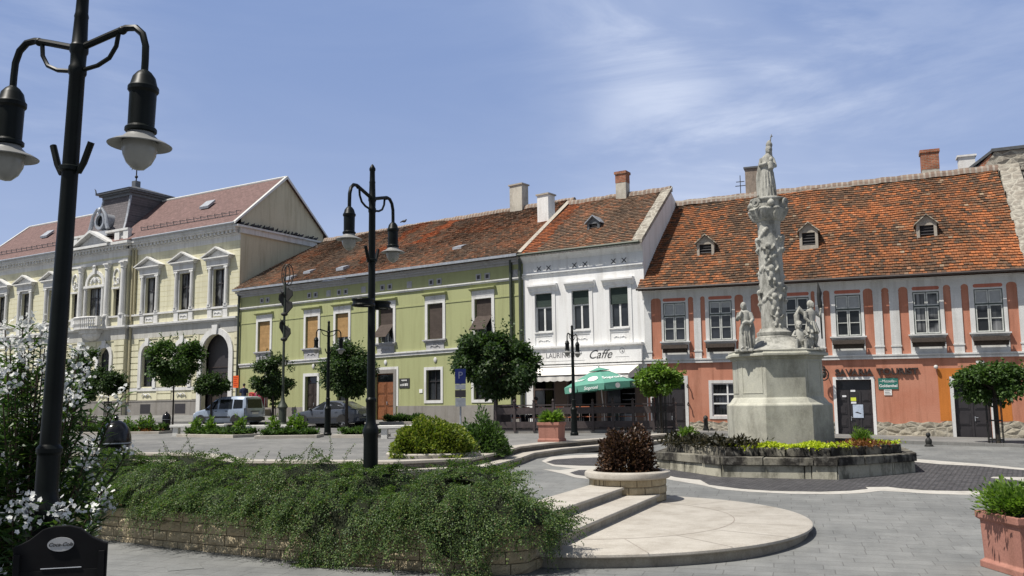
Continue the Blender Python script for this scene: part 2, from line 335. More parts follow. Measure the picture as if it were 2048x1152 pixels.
M['stonebase'] = rubblemat('rough rubble plinth', (.40, .365, .29), (.30, .27, .215), (.45, .415, .34), 2.4)
M['frame'] = plain('white window paint', (.72, .72, .70), .5, var=.08)
M['framegrey'] = plain('weathered window paint', (.50, .51, .48), .6, var=.2)
M['framedark'] = plain('dark window paint', (.03, .027, .03), .5)
M['greenpaint'] = plain('dark green paint', (.035, .05, .04), .5)
M['glass'] = glassmat('dark window glass'); M['glass2'] = curtainmat('window glass with curtain')
M['blindgrey'] = plain('grey roller blind', (.36, .37, .37), .8, var=.08)
M['blindgreen'] = brickmat('green slatted blind', (.045, .065, .058), (.06, .08, .07), (.025, .035, .03), 9, .06, .012, 'XZ', var=.1, bstr=.3)
M['blindtan'] = brickmat('tan reed blind', (.40, .25, .11), (.46, .29, .13), (.24, .14, .06), 9, .07, .012, 'XZ', var=.25, bstr=.3)
M['blindbrown'] = brickmat('dark brown slatted blind', (.085, .068, .058), (.10, .08, .068), (.04, .03, .028), 9, .07, .012, 'XZ', var=.2, bstr=.3)
M['wood'] = plain('brown door wood', (.20, .075, .03), .55, var=.25, scale=9)
M['darkwood'] = plain('dark brown wood', (.035, .025, .022), .55, var=.3, scale=9)
M['deckwood'] = plain('dark stained fence wood', (.055, .042, .042), .6, var=.3, scale=7)
M['oldwood'] = plain('weathered box wood', (.06, .045, .035), .8, var=.4, scale=12)
M['zinc'] = plain('grey zinc sheet', (.33, .35, .38), .45, .3, var=.2)
M['zincdark'] = plain('dark zinc sheet', (.12, .125, .13), .5, .3, var=.25)
M['pipe'] = plain('dark green downpipe', (.05, .06, .045), .5, .2)
M['pipeyellow'] = plain('ochre downpipe', (.40, .36, .23), .6)
M['iron'] = plain('black green cast iron', (.0045, .0065, .006), .42, 0., .16, var=.3)
M['ironmatt'] = plain('dark wrought iron', (.02, .02, .018), .6, .2)
M['black'] = plain('black gloss paint', (.006, .006, .007), .2, 0, .4, var=.2)
M['opal'] = plain('frosted lamp glass', (.25, .25, .23), .25, 0, .5, var=.05)
M['lampunder'] = plain('pale enamel', (.60, .60, .57), .4)
M['terra'] = stucco('terracotta', (.36, .175, .135), .22, (.28, .12, .09), fine=30, scale=2)
M['stone'] = weather('weathered grey limestone', (.40, .395, .355), (.085, .085, .075), (.56, .56, .51), 3.2, 11, .85, .9, .6, .45, .66)
M['stoneped'] = weather('pale yellow pedestal stone', (.46, .455, .385), (.20, .195, .16), (.58, .565, .45), 1.1, 5, .75, .9, .25, .44, .64)
M['stoneold'] = weather('blackened old kerb stone', (.25, .235, .19), (.03, .028, .025), (.46, .44, .39), 1.1, 6, 1., .95, .5, .40, .54)
OLD = [(0., (.095, .068, .052)), (.4, (.14, .088, .06)), (.75, (.19, .108, .066)), (.96, (.24, .125, .072)), (1., (.36, .29, .21))]
M['tileP'] = tilemat('mixed orange and brown roof tiles', OLD, [(0., (.21, .10, .056)), (.35, (.28, .115, .056)), (.75, (.35, .135, .06)), (1., (.42, .155, .066))], .50, .40, .24)
M['tileG'] = tilemat('old brown red roof tiles', [(0., (.13, .098, .078)), (.5, (.19, .13, .095)), (1., (.25, .165, .115))], [(0., (.23, .13, .085)), (.6, (.31, .15, .09)), (1., (.36, .17, .10))], .53, .36, .25)
M['tileN'] = tilemat('newer orange roof tiles', [(0., (.20, .085, .05)), (1., (.28, .11, .06))], [(0., (.27, .10, .05)), (1., (.42, .14, .06))], .4, .5, .5)
M['slate'] = brickmat('pink grey roof slates', (.165, .108, .10), (.205, .132, .122), (.12, .083, .078), .4, .2, .012, 'XY', var=.28, bstr=.3)
M['slatedark'] = brickmat('dark grey tower slates', (.13, .12, .125), (.16, .145, .15), (.09, .085, .09), .35, .2, .015, 'XZ', var=.2, bstr=.3)
M['ridge'] = brickmat('mortared ridge bricks', (.20, .145, .115), (.26, .195, .155), (.31, .275, .235), .26, 1.2, .05, 'XZ', off=0., var=.3, bstr=.5)
M['mortar'] = weather('lime mortar', (.42, .38, .32), (.24, .21, .18), (.55, .52, .46), 3, 8, .6, .95, .6)
M['rubble'] = rubblemat('grey rubble masonry', (.33, .30, .25), (.23, .205, .175), (.42, .395, .335), 2.2)
M['chim'] = weather('dirty chimney render', (.52, .49, .42), (.22, .20, .17), (.62, .6, .55), 1.7, 6, .7, .95, .4)
M['chimwhite'] = stucco('white chimney render', (.76, .75, .73), .15)
M['brick'] = brickmat('old red chimney brick', (.30, .10, .055), (.40, .15, .08), (.33, .26, .20), .26, .085, .012, 'XZ', var=.4)
M['leaf'] = leafmat('tree leaves', (.026, .052, .014), (.055, .105, .026), (.10, .165, .04))
M['leafdark'] = leafmat('dark tree leaves', (.016, .034, .013), (.036, .068, .022), (.075, .12, .038))
M['leafbright'] = leafmat('bright tree leaves', (.055, .11, .018), (.115, .20, .03), (.20, .30, .05))
M['cotone'] = leafmat('cotoneaster leaves', (.030, .062, .022), (.070, .125, .036), (.16, .22, .06), dead=True)
M['olea'] = leafmat('oleander leaves', (.016, .042, .012), (.04, .085, .022), (.11, .17, .04), .4, .3)
M['olefl'] = leafmat('white oleander petals', (.68, .69, .66), (.78, .79, .76), (.86, .86, .84), .6, .3, (1, 1, 1))
M['lime'] = leafmat('lime green leaves', (.30, .38, .02), (.46, .53, .03), (.60, .64, .06))
M['purple'] = leafmat('purple brown leaves', (.022, .012, .009), (.046, .022, .014), (.11, .06, .03), .45, .15)
M['darkleaf'] = leafmat('dark bronze leaves', (.012, .014, .008), (.028, .026, .014), (.06, .05, .025), .4, .15)
M['yellowgreen'] = leafmat('yellow green leaves', (.06, .10, .014), (.13, .175, .022), (.25, .27, .04))
M['redbrown'] = leafmat('red brown leaves', (.10, .03, .015), (.17, .06, .025), (.24, .12, .04))
M['geranium'] = leafmat('red flowers', (.45, .02, .02), (.60, .06, .04), (.75, .16, .10))
M['bark'] = weather('grey bark', (.055, .048, .04), (.025, .022, .02), (.10, .09, .075), 3, 14, .6, .95, .6)
M['twig'] = plain('brown twig', (.06, .04, .025), .9)
M['papers'] = plain('white paper', (.75, .76, .78), .7, var=.1, scale=20)

# ---------------------------------------------------------------- ground
def sstep(a, b, x):
    t = max(0., min(1., (x-a)/(b-a))); return t*t*(3-2*t)
def zfac(x): return max(.2, min(1.5, .9-.03*x))
def zlow(x, y):
    z = max(0., .03*(y-13)) if y > 13 else max(0, .028*(11-y)) if y < 11 else 0.
    z = min(z, .51); return z+(zfac(x)-z)*sstep(30, 39, y)*sstep(3.5, 7, x)
def grid(name, xs, ys, zf, mat, keep=None):
    mb = MB(); nx = len(xs)
    mb.v = [(x, y, zf(x, y)) for y in ys for x in xs]
    for j in range(len(ys)-1):
        for i in range(nx-1):
            if keep is None or keep((xs[i]+xs[i+1])/2, (ys[j]+ys[j+1])/2): mb.f.append((j*nx+i, j*nx+i+1, (j+1)*nx+i+1, (j+1)*nx+i)); mb.m.append(0)
    return mb.build(name, mat)
LOW = grid('square_paving', [-120, -60, -30, -15]+[i*1. for i in range(-8, 30)]+[32, 36, 42, 60, 120], [-15, -5, 0, 4, 8, 9, 10, 11, 12.5]+[13+i for i in range(28)]+[42, 46, 52, 60, 90, 160, 400], zlow, M['paving'])
tag(LOW, kind='structure')
# level upper paving behind the wall and the steps
UP = .51
mb = MB()
ol = [(-.60, 13.5), (2.0, 19.58), (2.5, 20), (2.6, 22), (2.95, 27), (3.4, 30), (3.4, 33.5), (-45, 33.5), (-45, 22), (-9, 16.6), (-7.5, 15.7), (-.4, 12.3)]
mb.add([(x, y, UP) for x, y in ol], [tuple(range(len(ol)))])
for a, b in zip(ol[2:6], ol[3:7]): mb.quad((a[0], a[1], UP), (b[0], b[1], UP), (b[0]+.9, b[1], zlow(*b)-.03), (a[0]+.9, a[1], zlow(*a)-.03))
UPO = mb.build('upper_paving', M['paving']); tag(UPO, kind='structure')
# terrace two steps higher, rising towards the house fronts
edge = [(-48, 31), (-30, 29.3), (-20, 28), (-12, 27), (-9.6, 26.2), (-8.4, 24.6), (-7.0, 22.6), (-2.9, 21.4), (-1.1, 22.2), (-.3, 25.2), (.15, 27.5), (1.2, 29.6), (2.9, 31.7), (4.6, 33.4), (6.4, 36)]
facl = [(-50.36, 80.9), (-38, 73.6), (-30, 68.8), (-24, 65.3), (-19.66, 62.7), (-17, 60.6), (-15, 59.1), (-12.5, 57.2), (-10, 55.3), (-6, 52.3), (-4, 50.8), (-2, 49.3), (.62, 47.3), (3, 45.8), (6.5, 43.7)]
TZ = .88
def strip(name, mat, v0, v1, dz, n=10, ins=0.):
    mb = MB(); K = len(edge)
    for k in range(n+1):
        v = v0+(v1-v0)*k/n
        for (ex, ey), (fx, fy) in zip(edge, facl):
            mb.v.append((ex+(fx-ex)*v, ey+(fy-ey)*v, TZ+(zfac(fx)-TZ)*sstep(.64, 1, v)+dz))
    for k in range(n):
        for i in range(K-1): mb.f.append((k*K+i, k*K+i+1, (k+1)*K+i+1, (k+1)*K+i)); mb.m.append(0)
    return mb
mb = strip('t', None, 0, 1.0, 0)
for (a, b) in zip(edge[:-1], edge[1:]): mb.quad((*a, TZ), (*b, TZ), (*b, .3), (*a, .3))
TER = mb.build('terrace_paving', M['paving2']); tag(TER, kind='structure')
ROAD = strip('r', None, .60, .80, .006).build('road', M['road']); tag(ROAD, kind='structure')
mb = strip('k', None, .80, .97, .11, 3)
K = len(edge)
for i in range(K-1):
    a, b = mb.v[i], mb.v[i+1]; mb.quad(a, b, (b[0], b[1], b[2]-.13), (a[0], a[1], a[2]-.13))
PAV = mb.build('pavement', M['paving2']); tag(PAV, kind='structure')
# pavement in front of the pink house
mb = MB()
kerb = [(7.0, 41.0), (10.5, 37.6), (13.2, 34.2), (15.2, 31.6), (17.5, 28.9), (24, 25.5)]; back = [(7.0, 43.6), (11, 42.0), (15, 40.4), (18.5, 39.0), (23, 37.3), (32, 33.8)]
for (a, b, c, d) in zip(kerb[:-1], kerb[1:], back[1:], back[:-1]):
    za, zb, zc, zd = [zlow(*p)+.12 for p in (a, b, c, d)]
    for s in range(4):
        def L(p, q, zp, zq, t): return (p[0]+(q[0]-p[0])*t, p[1]+(q[1]-p[1])*t, zlow(p[0]+(q[0]-p[0])*t, p[1]+(q[1]-p[1])*t)+.12)
        mb.quad(L(a, d, za, zd, s/4), L(b, c, zb, zc, s/4), L(b, c, zb, zc, (s+1)/4), L(a, d, za, zd, (s+1)/4))
    mb.quad((*a, za), (*b, zb), (*b, zb-.2), (*a, za-.2))
PAV2 = mb.build('pavement', M['paving2']); tag(PAV2, kind='structure')
def plane_pt(px, py, dz=0.):
    d = cam_ray(px, py); t = (.03*(0-13)-EYE)/(d.z-.03*d.y); p = Vector((0, 0, EYE))+d*t; return (p.x, p.y, p.z+dz)
def flat_pt(px, py, z):
    d = cam_ray(px, py); p = Vector((0, 0, EYE))+d*((z-EYE)/d.z); return (p.x, p.y, z)
def sheet(name, pts, mat):
    mb = MB(); mb.add(pts, [tuple(range(len(pts)))]); o = mb.build(name, mat); me = o.data
    bm = bmesh.new(); bm.from_mesh(me); bmesh.ops.triangulate(bm, faces=bm.faces)
    for f in bm.faces:
        if f.normal.z < 0: f.normal_flip()
    bm.to_mesh(me); bm.free(); return tag(o, kind='structure')
outer = [(1330, 958), (1352, 962), (1400, 970), (1440, 979), (1500, 984), (1580, 988), (1660, 989), (1720, 987), (1762, 982), (1800, 984), (1860, 988), (1930, 990), (2010, 988), (2060, 981), (2110, 972), (2100, 950), (2060, 938), (1960, 928), (1880, 922), (1780, 914), (1500, 905), (1330, 908)]
dark = [(1335, 951), (1352, 955), (1378, 958), (1400, 960), (1418, 970), (1480, 978), (1540, 982), (1640, 984), (1700, 982), (1736, 978), (1730, 974.5), (1775, 974), (1800, 977), (1850, 981), (1920, 982.5), (1990, 981.5), (2030, 977), (2046, 969), (2035, 961), (2000, 958), (1980, 956.5), (1986, 953.8), (2070, 955), (2050, 941), (1960, 933), (1880, 929), (1780, 920), (1500, 911), (1335, 914)]
sheet('stone_band', [plane_pt(x, y, .005) for x, y in outer], M['band'])
sheet('cobble_paving', [plane_pt(x, y, .010) for x, y in dark], M['cobble'])
sheet('stone_band', [flat_pt(x, y, UP+.005) for x, y in [(1083, 922), (1100, 914), (1150, 910), (1215, 907), (1215, 938), (1170, 937), (1140, 936), (1105, 932)]], M['band'])
sheet('cobble_paving', [flat_pt(x, y, UP+.010) for x, y in [(1092, 924), (1108, 919), (1150, 916), (1213, 914), (1213, 932), (1160, 931), (1110, 929)]], M['cobble'])
sheet('stone_band', [flat_pt(x, y, UP+.0055) for x, y in [(1085, 938), (1120, 940), (1150, 936.5), (1216, 936), (1216, 958), (1180, 958), (1150, 955), (1128, 948), (1105, 943)]], M['band'])
sheet('cobble_paving', [flat_pt(x, y, UP+.0105) for x, y in [(1140, 945), (1158, 940), (1212, 939), (1212, 952), (1172, 952), (1150, 949)]], M['cobble'])
BV = []
for o in (LOW, UPO, TER, ROAD, PAV, PAV2):
    BV.append(BVHTree.FromPolygons([v.co.copy() for v in o.data.vertices], [tuple(p.vertices) for p in o.data.polygons]))
def gz(x, y):
    z = -9
    for b in BV:
        h = b.ray_cast(Vector((x, y, 50)), Vector((0, 0, -1)))
        if h[0] is not None: z = max(z, h[0].z)
    return z if z > -9 else 0.
def on_ground(px, py, z0=.88):
    """point of the ground seen at a pixel"""
    d = cam_ray(px, py); best = None
    for b in BV:
        h = b.ray_cast(Vector((0, 0, EYE)), d)
        if h[0] is not None and (best is None or h[3] < best[1]): best = (h[0], h[3])
    return best[0] if best else None

# ---------------------------------------------------------------- buildings: helpers (local x along the front to the right, y into the house, z up)
def wall(mb, u0, u1, z0, z1, holes, y=0., depth=.22):
    us = sorted({u0, u1, *[h[0] for h in holes], *[h[1] for h in holes]}); zs = sorted({z0, z1, *[h[2] for h in holes], *[h[3] for h in holes]})
    us = [u for u in us if u0 <= u <= u1]; zs = [z for z in zs if z0 <= z <= z1]
    for a, b in zip(us[:-1], us[1:]):
        for c, d in zip(zs[:-1], zs[1:]):
            mu, mz = (a+b)/2, (c+d)/2
            if any(h[0] < mu < h[1] and h[2] < mz < h[3] for h in holes): continue
            mb.quad((a, y, c), (b, y, c), (b, y, d), (a, y, d))
    for h in holes:
        a, b, c, d = h[:4]
        mb.quad((a, y, c), (a, y+depth, c), (a, y+depth, d), (a, y, d)); mb.quad((b, y, c), (b, y, d), (b, y+depth, d), (b, y+depth, c))
        mb.quad((a, y, d), (a, y+depth, d), (b, y+depth, d), (b, y, d)); mb.quad((a, y, c), (b, y, c), (b, y+depth, c), (a, y+depth, c))
    return mb
def frame_ring(mb, a, b, c, d, wd, y0, y1, bottom=True):
    mb.box(a-wd, a, y0, y1, c if not bottom else c-wd, d+wd); mb.box(b, b+wd, y0, y1, c if not bottom else c-wd, d+wd); mb.box(a, b, y0, y1, d, d+wd)
    if bottom: mb.box(a, b, y0, y1, c-wd, c)
def casement(parent, a, b, c, d, mat, y=.14, bars_v=(.5,), bars_h=(), fw=.06, bw=.05, glass='glass', name='window', sash=None):
    mb = MB(); y0, y1 = y-.03, y+.05
    mb.box(a, a+fw, y0, y1, c, d); mb.box(b-fw, b, y0, y1, c, d); mb.box(a+fw, b-fw, y0, y1, c, c+fw); mb.box(a+fw, b-fw, y0, y1, d-fw, d)
    for t in bars_v: x = a+(b-a)*t; mb.box(x-bw/2, x+bw/2, y0+.004, y1-.004, c+fw, d-fw)
    for t in bars_h: z = c+(d-c)*t; mb.box(a+fw, b-fw, y0+.008, y1-.008, z-bw/2, z+bw/2)
    w_ = mb.build(name, mat, parent)
    MB().quad((a, y+.03, c), (b, y+.03, c), (b, y+.03, d), (a, y+.03, d)).build('pane', M[glass], w_)
    return w_
def blind(win, a, b, c, d, y, mat):
    return MB().box(a, b, y-.012, y, c, d).build('blind', mat, win)
def tile_roof(name, parent, e0, e1, r0, r1, mats, course=.2, tw=.19, pick=None, sag=.03, lift=.055, side=-1):
    e0, e1, r0, r1 = map(Vector, (e0, e1, r0, r1)); nr = (e1-e0).cross(r0-e0).normalized()
    if nr.z < 0: nr = -nr
    nc = max(2, int(((r0-e0).length+(r1-e1).length)/2/course)); V = []; Fc = []; rn = []; mi = []
    def P(s, t, h):
        p = (e0*(1-s)+e1*s)*(1-t)+(r0*(1-s)+r1*s)*t
        return p+nr*(h+sag*math.sin(s*9+1)*math.sin(t*5)+sag*.6*math.sin(s*23+t*3))
    for j in range(nc):
        t0, t1 = j/nc, min(1, (j+1.12)/nc); Lr = ((e1*(1-t0)+r1*t0)-(e0*(1-t0)+r0*t0)).length; k = max(2, int(Lr/tw))
        off = .5 if j % 2 else 0.
        cuts = [0.]+[(i+off)/k for i in range(1 if off == 0 else 0, k) if 0 < (i+off)/k < 1]+[1.]
        for s0, s1 in zip(cuts[:-1], cuts[1:]):
            h = lift+random.uniform(-.008, .012); g = .002*random.random()+.0004
            tt = t0+random.uniform(-.12, .12)/nc; d = (s1-s0)*.03
            a, b, c_, dd = P(s0+d, tt, h+g), P(s1-d, tt, h), P(s1-d, t1, .004), P(s0+d, t1, .004)
            o = len(V); V += [a, b, c_, dd, P(s0+d, tt, 0), P(s1-d, tt, 0)]; Fc += [(o, o+1, o+2, o+3), (o+4, o+5, o+1, o)]
            r = random.random(); m = pick((s0+s1)/2, (t0+t1)/2) if pick else 0; rn += [r, r*.7]; mi += [m, m]
    o = len(V); V += [P(0, 0, -.17), P(1, 0, -.17), P(1, 1, -.17), P(0, 1, -.17)]; Fc.append((o, o+1, o+2, o+3)); rn.append(.1); mi.append(0)
    me = bpy.data.meshes.new(name); me.from_pydata([tuple(v) for v in V], [], Fc)
    for m in mats: me.materials.append(m)
    me.polygons.foreach_set('material_index', mi); a = me.attributes.new('rnd', 'FLOAT', 'FACE'); a.data.foreach_set('value', np.array(rn, np.float32))
    ob = bpy.data.objects.new(name, me); COL.objects.link(ob); ob.parent = parent; return ob
def ridge_cap(name, parent, p0, p1, mat, w=.22, h=.16, n=40):
    p0, p1 = Vector(p0), Vector(p1); rings = []; L = (p1-p0).length; n = max(6, int(L/.33))
    mb = MB()
    for i in range(n+1):
        p = p0.lerp(p1, i/n); q = .02*math.sin(i*1.7)+random.uniform(-.012, .012)
        rings.append([(p.x, p.y-w, p.z-.16+q), (p.x, p.y-w*.75, p.z+.02+q), (p.x, p.y-w*.3, p.z+h*.8+q), (p.x, p.y+w*.3, p.z+h*.8+q), (p.x, p.y+w*.75, p.z+.02+q), (p.x, p.y+w, p.z-.16+q)])
    mb.loft(rings); return mb.build(name, mat, parent)
def chimney(parent, u, y, z0, z1, wu, wy, mat, cap='flat', mat2=None, split=None, capmat=None, name='chimney'):
    mb = MB(); mb.box(u-wu/2, u+wu/2, y-wy/2, y+wy/2, z0, split or z1); o = mb.build(name, mat, parent)
    if split:
        m2 = MB(); m2.box(u-wu/2-.01, u+wu/2+.01, y-wy/2-.01, y+wy/2+.01, split, z1-.15); m2.box(u-wu/2-.06, u+wu/2+.06, y-wy/2-.06, y+wy/2+.06, z1-.15, z1); m2.build('chimney_head', mat2, o)
    else:
        m2 = MB(); m2.box(u-wu/2-.07, u+wu/2+.07, y-wy/2-.07, y+wy/2+.07, z1, z1+.09); m2.build('chimney_cap', capmat or M['mortar'], o)
    return o
def facade_root(name, O, ang, label, cat='building', tilt=0.):
    o = empty(name, (O[0], O[1], 0), -R(ang), label, cat)
    if tilt: o.rotation_euler = (0, tilt, -R(ang)); o.rotation_mode = 'XYZ'
    return o
def arch_pts(u0, u1, z0, zs, n=14, rz=None):
    """open arch outline from the left foot over the crown to the right foot"""
    c, r = (u0+u1)/2, (u1-u0)/2; rz = rz or r
    return [(u0, z0)]+[(c-r*math.cos(PI*i/n), zs+rz*math.sin(PI*i/n)) for i in range(n+1)]+[(u1, z0)]
def spandrel(mb, u0, u1, zs, zt, y, depth=.3, n=14):
    """fills a rectangular hole above the springing line so that an arch stays open"""
    c, r = (u0+u1)/2, (u1-u0)/2; pts = [(c-r*math.cos(PI*i/n), zs+(zt-zs)*math.sin(PI*i/n)) for i in range(n+1)]
    for (a, b), (c2, d2) in zip(pts[:-1], pts[1:]):
        mb.quad((a, y, b), (c2, y, d2), (c2, y, zt+.0005), (a, y, zt+.0005)); mb.quad((a, y, b), (a, y+depth, b), (c2, y+depth, d2), (c2, y, d2))
def archivolt(mb, u0, u1, z0, zs, zt, wd, y0, y1, n=14):
    inn = arch_pts(u0, u1, z0, zs, n, zt-zs); outr = arch_pts(u0-wd, u1+wd, z0, zs, n, zt-zs+wd)
    rings = [[(a[0], y0, a[1]), (b[0], y0, b[1]), (b[0], y1, b[1]), (a[0], y1, a[1])] for a, b in zip(inn, outr)]
    mb.loft(rings)
def scroll_relief(mb, cx, cz, w_, y, r=.05):
    """small leafy relief: two scrolls and a bud"""
    for s in (-1, 1):
        mb.tube([(cx+s*w_*.08, y, cz), (cx+s*w_*.25, y-.01, cz+r), (cx+s*w_*.42, y, cz-r*.3), (cx+s*w_*.36, y, cz-r)], [r*.35, r*.4, r*.3, r*.2], 5)
    mb.ball((cx, y, cz+.01), (r*.8, r*.4, r), 8, 5)

M['chimdark'] = weather('sooty brick chimney', (.33, .27, .22), (.10, .09, .08), (.48, .43, .37), 2.2, 8, .8, .95, .8)
# ---------------------------------------------------------------- pink house
PK = facade_root('pink_house', (6.504, 43.744), 21.3, 'long pink two storey house with white pilasters and a mottled orange tile roof', 'house', .009)
PW = [(1.03, 2.13), (3.27, 4.36), (6.82, 7.90), (9.05, 10.15), (12.34, 13.42), (14.80, 15.92), (18.6, 19.7)]
PS = [(.92, 2.26), (3.08, 4.50), (6.62, 8.00), (8.83, 10.27), (12.15, 13.59), (14.60, 16.07), (18.4, 19.9)]
PP = [(.06, .41), (2.52, 2.86), (4.91, 5.26), (8.17, 8.54), (10.68, 11.05), (11.36, 11.76), (13.89, 14.30), (16.49, 16.85), (17.4, 17.8), (20.6, 21.)]
PKW = 22.
holes = [(a, b, 5.09, 7.0) for a, b in PW]+[(.42, 1.98, .3, 3.25), (3.27, 4.75, 1.45, 3.02), (8.91, 10.42, .3, 3.11), (13.75, 15.15, .3, 3.05), (18.4, 19.6, 1.4, 3.)]
mb = MB(); wall(mb, 0, PKW, -.4, 7.9, holes)
mb.quad((PKW, 0, -.4), (PKW, 10, -.4), (PKW, 10, 7.9), (PKW, 0, 7.9)); mb.quad((0, 0, -.4), (0, 10, -.4), (0, 10, 7.9), (0, 0, 7.9)); mb.quad((0, 10, -.4), (PKW, 10, -.4), (PKW, 10, 7.9), (0, 10, 7.9))
mb.build('wall', M['pink'], PK)
mb = MB()                                                            # frieze with rounded gaps over the pink fields
mb.box(-.02, PKW, -.045, 0, 7.26, 7.56); mb.box(-.02, PKW, -.12, 0, 7.56, 7.62); mb.prism([(-.12, 7.62), (-.30, 7.74), (-.30, 7.80), (0, 7.80), (0, 7.62)], -.02, PKW, 'x')
white = sorted(PP+PS)
for (a0, a1), (b0, b1) in zip(white[:-1], white[1:]):
    g = b0-a1
    if g > .1:
        r = min(.14, g*.4)
        mb.prism([(a1, 7.26), (a1, 7.26-r), (a1+r*.3, 7.26-r*.35), (a1+r, 7.26)], -.043, 0); mb.prism([(b0, 7.26), (b0-r, 7.26), (b0-r*.3, 7.26-r*.35), (b0, 7.26-r)], -.043, 0)
mb.build('cornice', M['trim'], PK)
mb = MB(); mb.box(-.03, PKW, -.10, 0, 4.02, 4.10); mb.box(-.03, PKW, -.07, 0, 4.10, 4.16); mb.box(-.03, PKW, -.13, 0, 4.16, 4.23); mb.build('string_course', M['trim'], PK)
for a, b in PP:
    mb = MB(); mb.box(a, b, -.05, 0, 4.232, 7.26); mb.box(a-.03, b+.03, -.075, 0, 4.56, 4.63); mb.box(a-.02, b+.02, -.065, 0, 7.02, 7.05); mb.build('pilaster', M['trim'], PK)
blinds = {0: (.0, 1.), 1: (.25, 1.), 3: (0., 1.), 5: (0, 1.)}
for i, ((a, b), (s0, s1)) in enumerate(zip(PW, PS)):
    mb = MB(); y0, y1 = .0, .05; zt = 5.09+(7.0-5.09)*.655
    # two small upper and two tall lower casements, each with its own rail
    mid = (a+b)/2
    for (p, q) in ((a+.035, mid-.012), (mid+.012, b-.035)):
        for (c, d, bar) in ((zt+.03, 6.96, None), (5.12, zt-.03, .5)):
            f = .05; mb.box(p, p+f, -.02, .03, c, d); mb.box(q-f, q, -.02, .03, c, d); mb.box(p+f, q-f, -.02, .03, c, c+f); mb.box(p+f, q-f, -.02, .03, d-f, d)
            if bar: z = c+(d-c)*bar; mb.box(p+f, q-f, -.014, .02, z-.017, z+.017)
    wn = mb.build('window', M['framegrey'], PK)
    m2 = MB(); m2.box(a, a+.035, -.03, .06, 5.09, 7.0); m2.box(b-.035, b, -.03, .06, 5.09, 7.0); m2.box(a+.035, b-.035, -.03, .06, 6.96, 7.0); m2.box(a+.035, b-.035, -.03, .06, 5.09, 5.12); m2.box(a+.035, b-.035, -.03, .06, zt-.03, zt+.03); m2.build('outer_frame', M['greenpaint'], wn)
    MB().quad((a, .035, 5.09), (b, .035, 5.09), (b, .035, 7.0), (a, .035, 7.0)).build('pane', M['glass2' if i in (4, 5) else 'glass'], wn)
    if i in blinds: MB().box(a+.09, b-.09, .0245, .03, zt+.08+blinds[i][0], 6.91).build('blind', M['blindgrey'], wn)
    m2 = MB()                                                        # white surround with apron
    m2.box(s0, a, -.04, 0, 4.232, 7.26); m2.box(b, s1, -.04, 0, 4.232, 7.26); m2.box(a, b, -.04, 0, 7.0, 7.26); m2.box(a, b, -.04, 0, 4.232, 5.0)
    m2.build('surround', M['trim'], wn)
    m2 = MB(); m2.box(s0-.07, s1+.07, -.20, 0, 5.03, 5.09); m2.box(s0-.03, s1+.03, -.14, 0, 4.97, 5.03); m2.build('sill', M['trim'], wn)
    m2 = MB(); r = .08; z0, z1 = 7.07, 7.235; p, q = a+.06, b-.06
    pts = [(p+r*math.cos(t), (z0+z1)/2+r*math.sin(t)) for t in np.linspace(PI/2, 3*PI/2, 7)]+[(q+r*math.cos(t), (z0+z1)/2+r*math.sin(t)) for t in np.linspace(-PI/2, PI/2, 7)]
    m2.prism(pts, -.046, -.04); m2.build('red_panel', M['red'], wn)
    m2 = MB(); m2.box(s0+.03, s1-.03, -.42, -.36, 4.72, 4.90); m2.box(s0+.03, s1-.03, -.36, -.16, 4.70, 4.74); m2.box(s0+.03, s0+.08, -.36, -.16, 4.74, 4.9); m2.box(s1-.08, s1-.03, -.36, -.16, 4.74, 4.9)
    m2.box(a, a+.06, -.3, -.04, 4.62, 4.70); m2.box(b-.06, b, -.3, -.04, 4.62, 4.70); m2.box(s0+.06, s1-.06, -.2, -.16, 4.52, 4.70); m2.build('flower_box', M['oldwood'], wn)
# doors of the pink house
def panel_door(parent, a, b, c, d, y, mat, cols=2, rows=3, fan=0., name='door', leafgap=True):
    mb = MB(); mb.box(a, b, y, y+.06, c, d); w_ = (b-a)/cols; hh = (d-fan-c)/rows
    for i in range(cols):
        for j in range(rows):
            x0, x1, z0, z1 = a+i*w_+.09, a+(i+1)*w_-.09, c+j*hh+.09, c+(j+1)*hh-.07
            mb.box(x0, x1, y-.02, y, z0, z1); mb.box(x0+.06, x1-.06, y-.035, y-.02, z0+.06, z1-.06)
    for i in range(1, cols): mb.box(a+i*w_-.03, a+i*w_+.03, y-.03, y, c, d-fan)
    o = mb.build(name, mat, parent)
    m2 = MB(); xh = a+w_+.07; m2.box(xh, xh+.03, y-.06, y, c+.95, c+1.15); m2.tube([(xh+.015, y-.06, c+1.1), (xh+.015, y-.1, c+1.1), (xh+.13, y-.1, c+1.1)], .012, 6); m2.build('handle', M['zinc'], o)
    if fan: MB().box(a+.08, b-.08, y-.012, y-.002, d-fan+.05, d-.06).build('pane', M['glass'], o)
    return o
d1 = panel_door(PK, .42, 1.98, .3, 3.25, .18, M['framedark'], 2, 3, .55); tag(d1, None)
d2 = panel_door(PK, 8.91, 10.42, .3, 3.11, .16, M['framedark'], 3, 4, .5)
d3 = panel_door(PK, 13.75, 15.15, .3, 3.05, .16, M['framedark'], 2, 3, .7)
mb = MB(); frame_ring(mb, .42, 1.98, .45, 3.25, .15, -.03, 0, False)
for s in (-1, 1): pass
mb.prism([(.42, 3.25), (.42, 3.0), (.55, 3.18), (.75, 3.25)], -.02, .1); mb.prism([(1.98, 3.25), (1.65, 3.25), (1.85, 3.18), (1.98, 3.0)], -.02, .1); mb.build('door_surround', M['trim'], PK)
mb = MB(); frame_ring(mb, 8.91, 10.42, .45, 3.11, .13, -.03, 0, False); mb.build('door_surround', M['white'], PK)
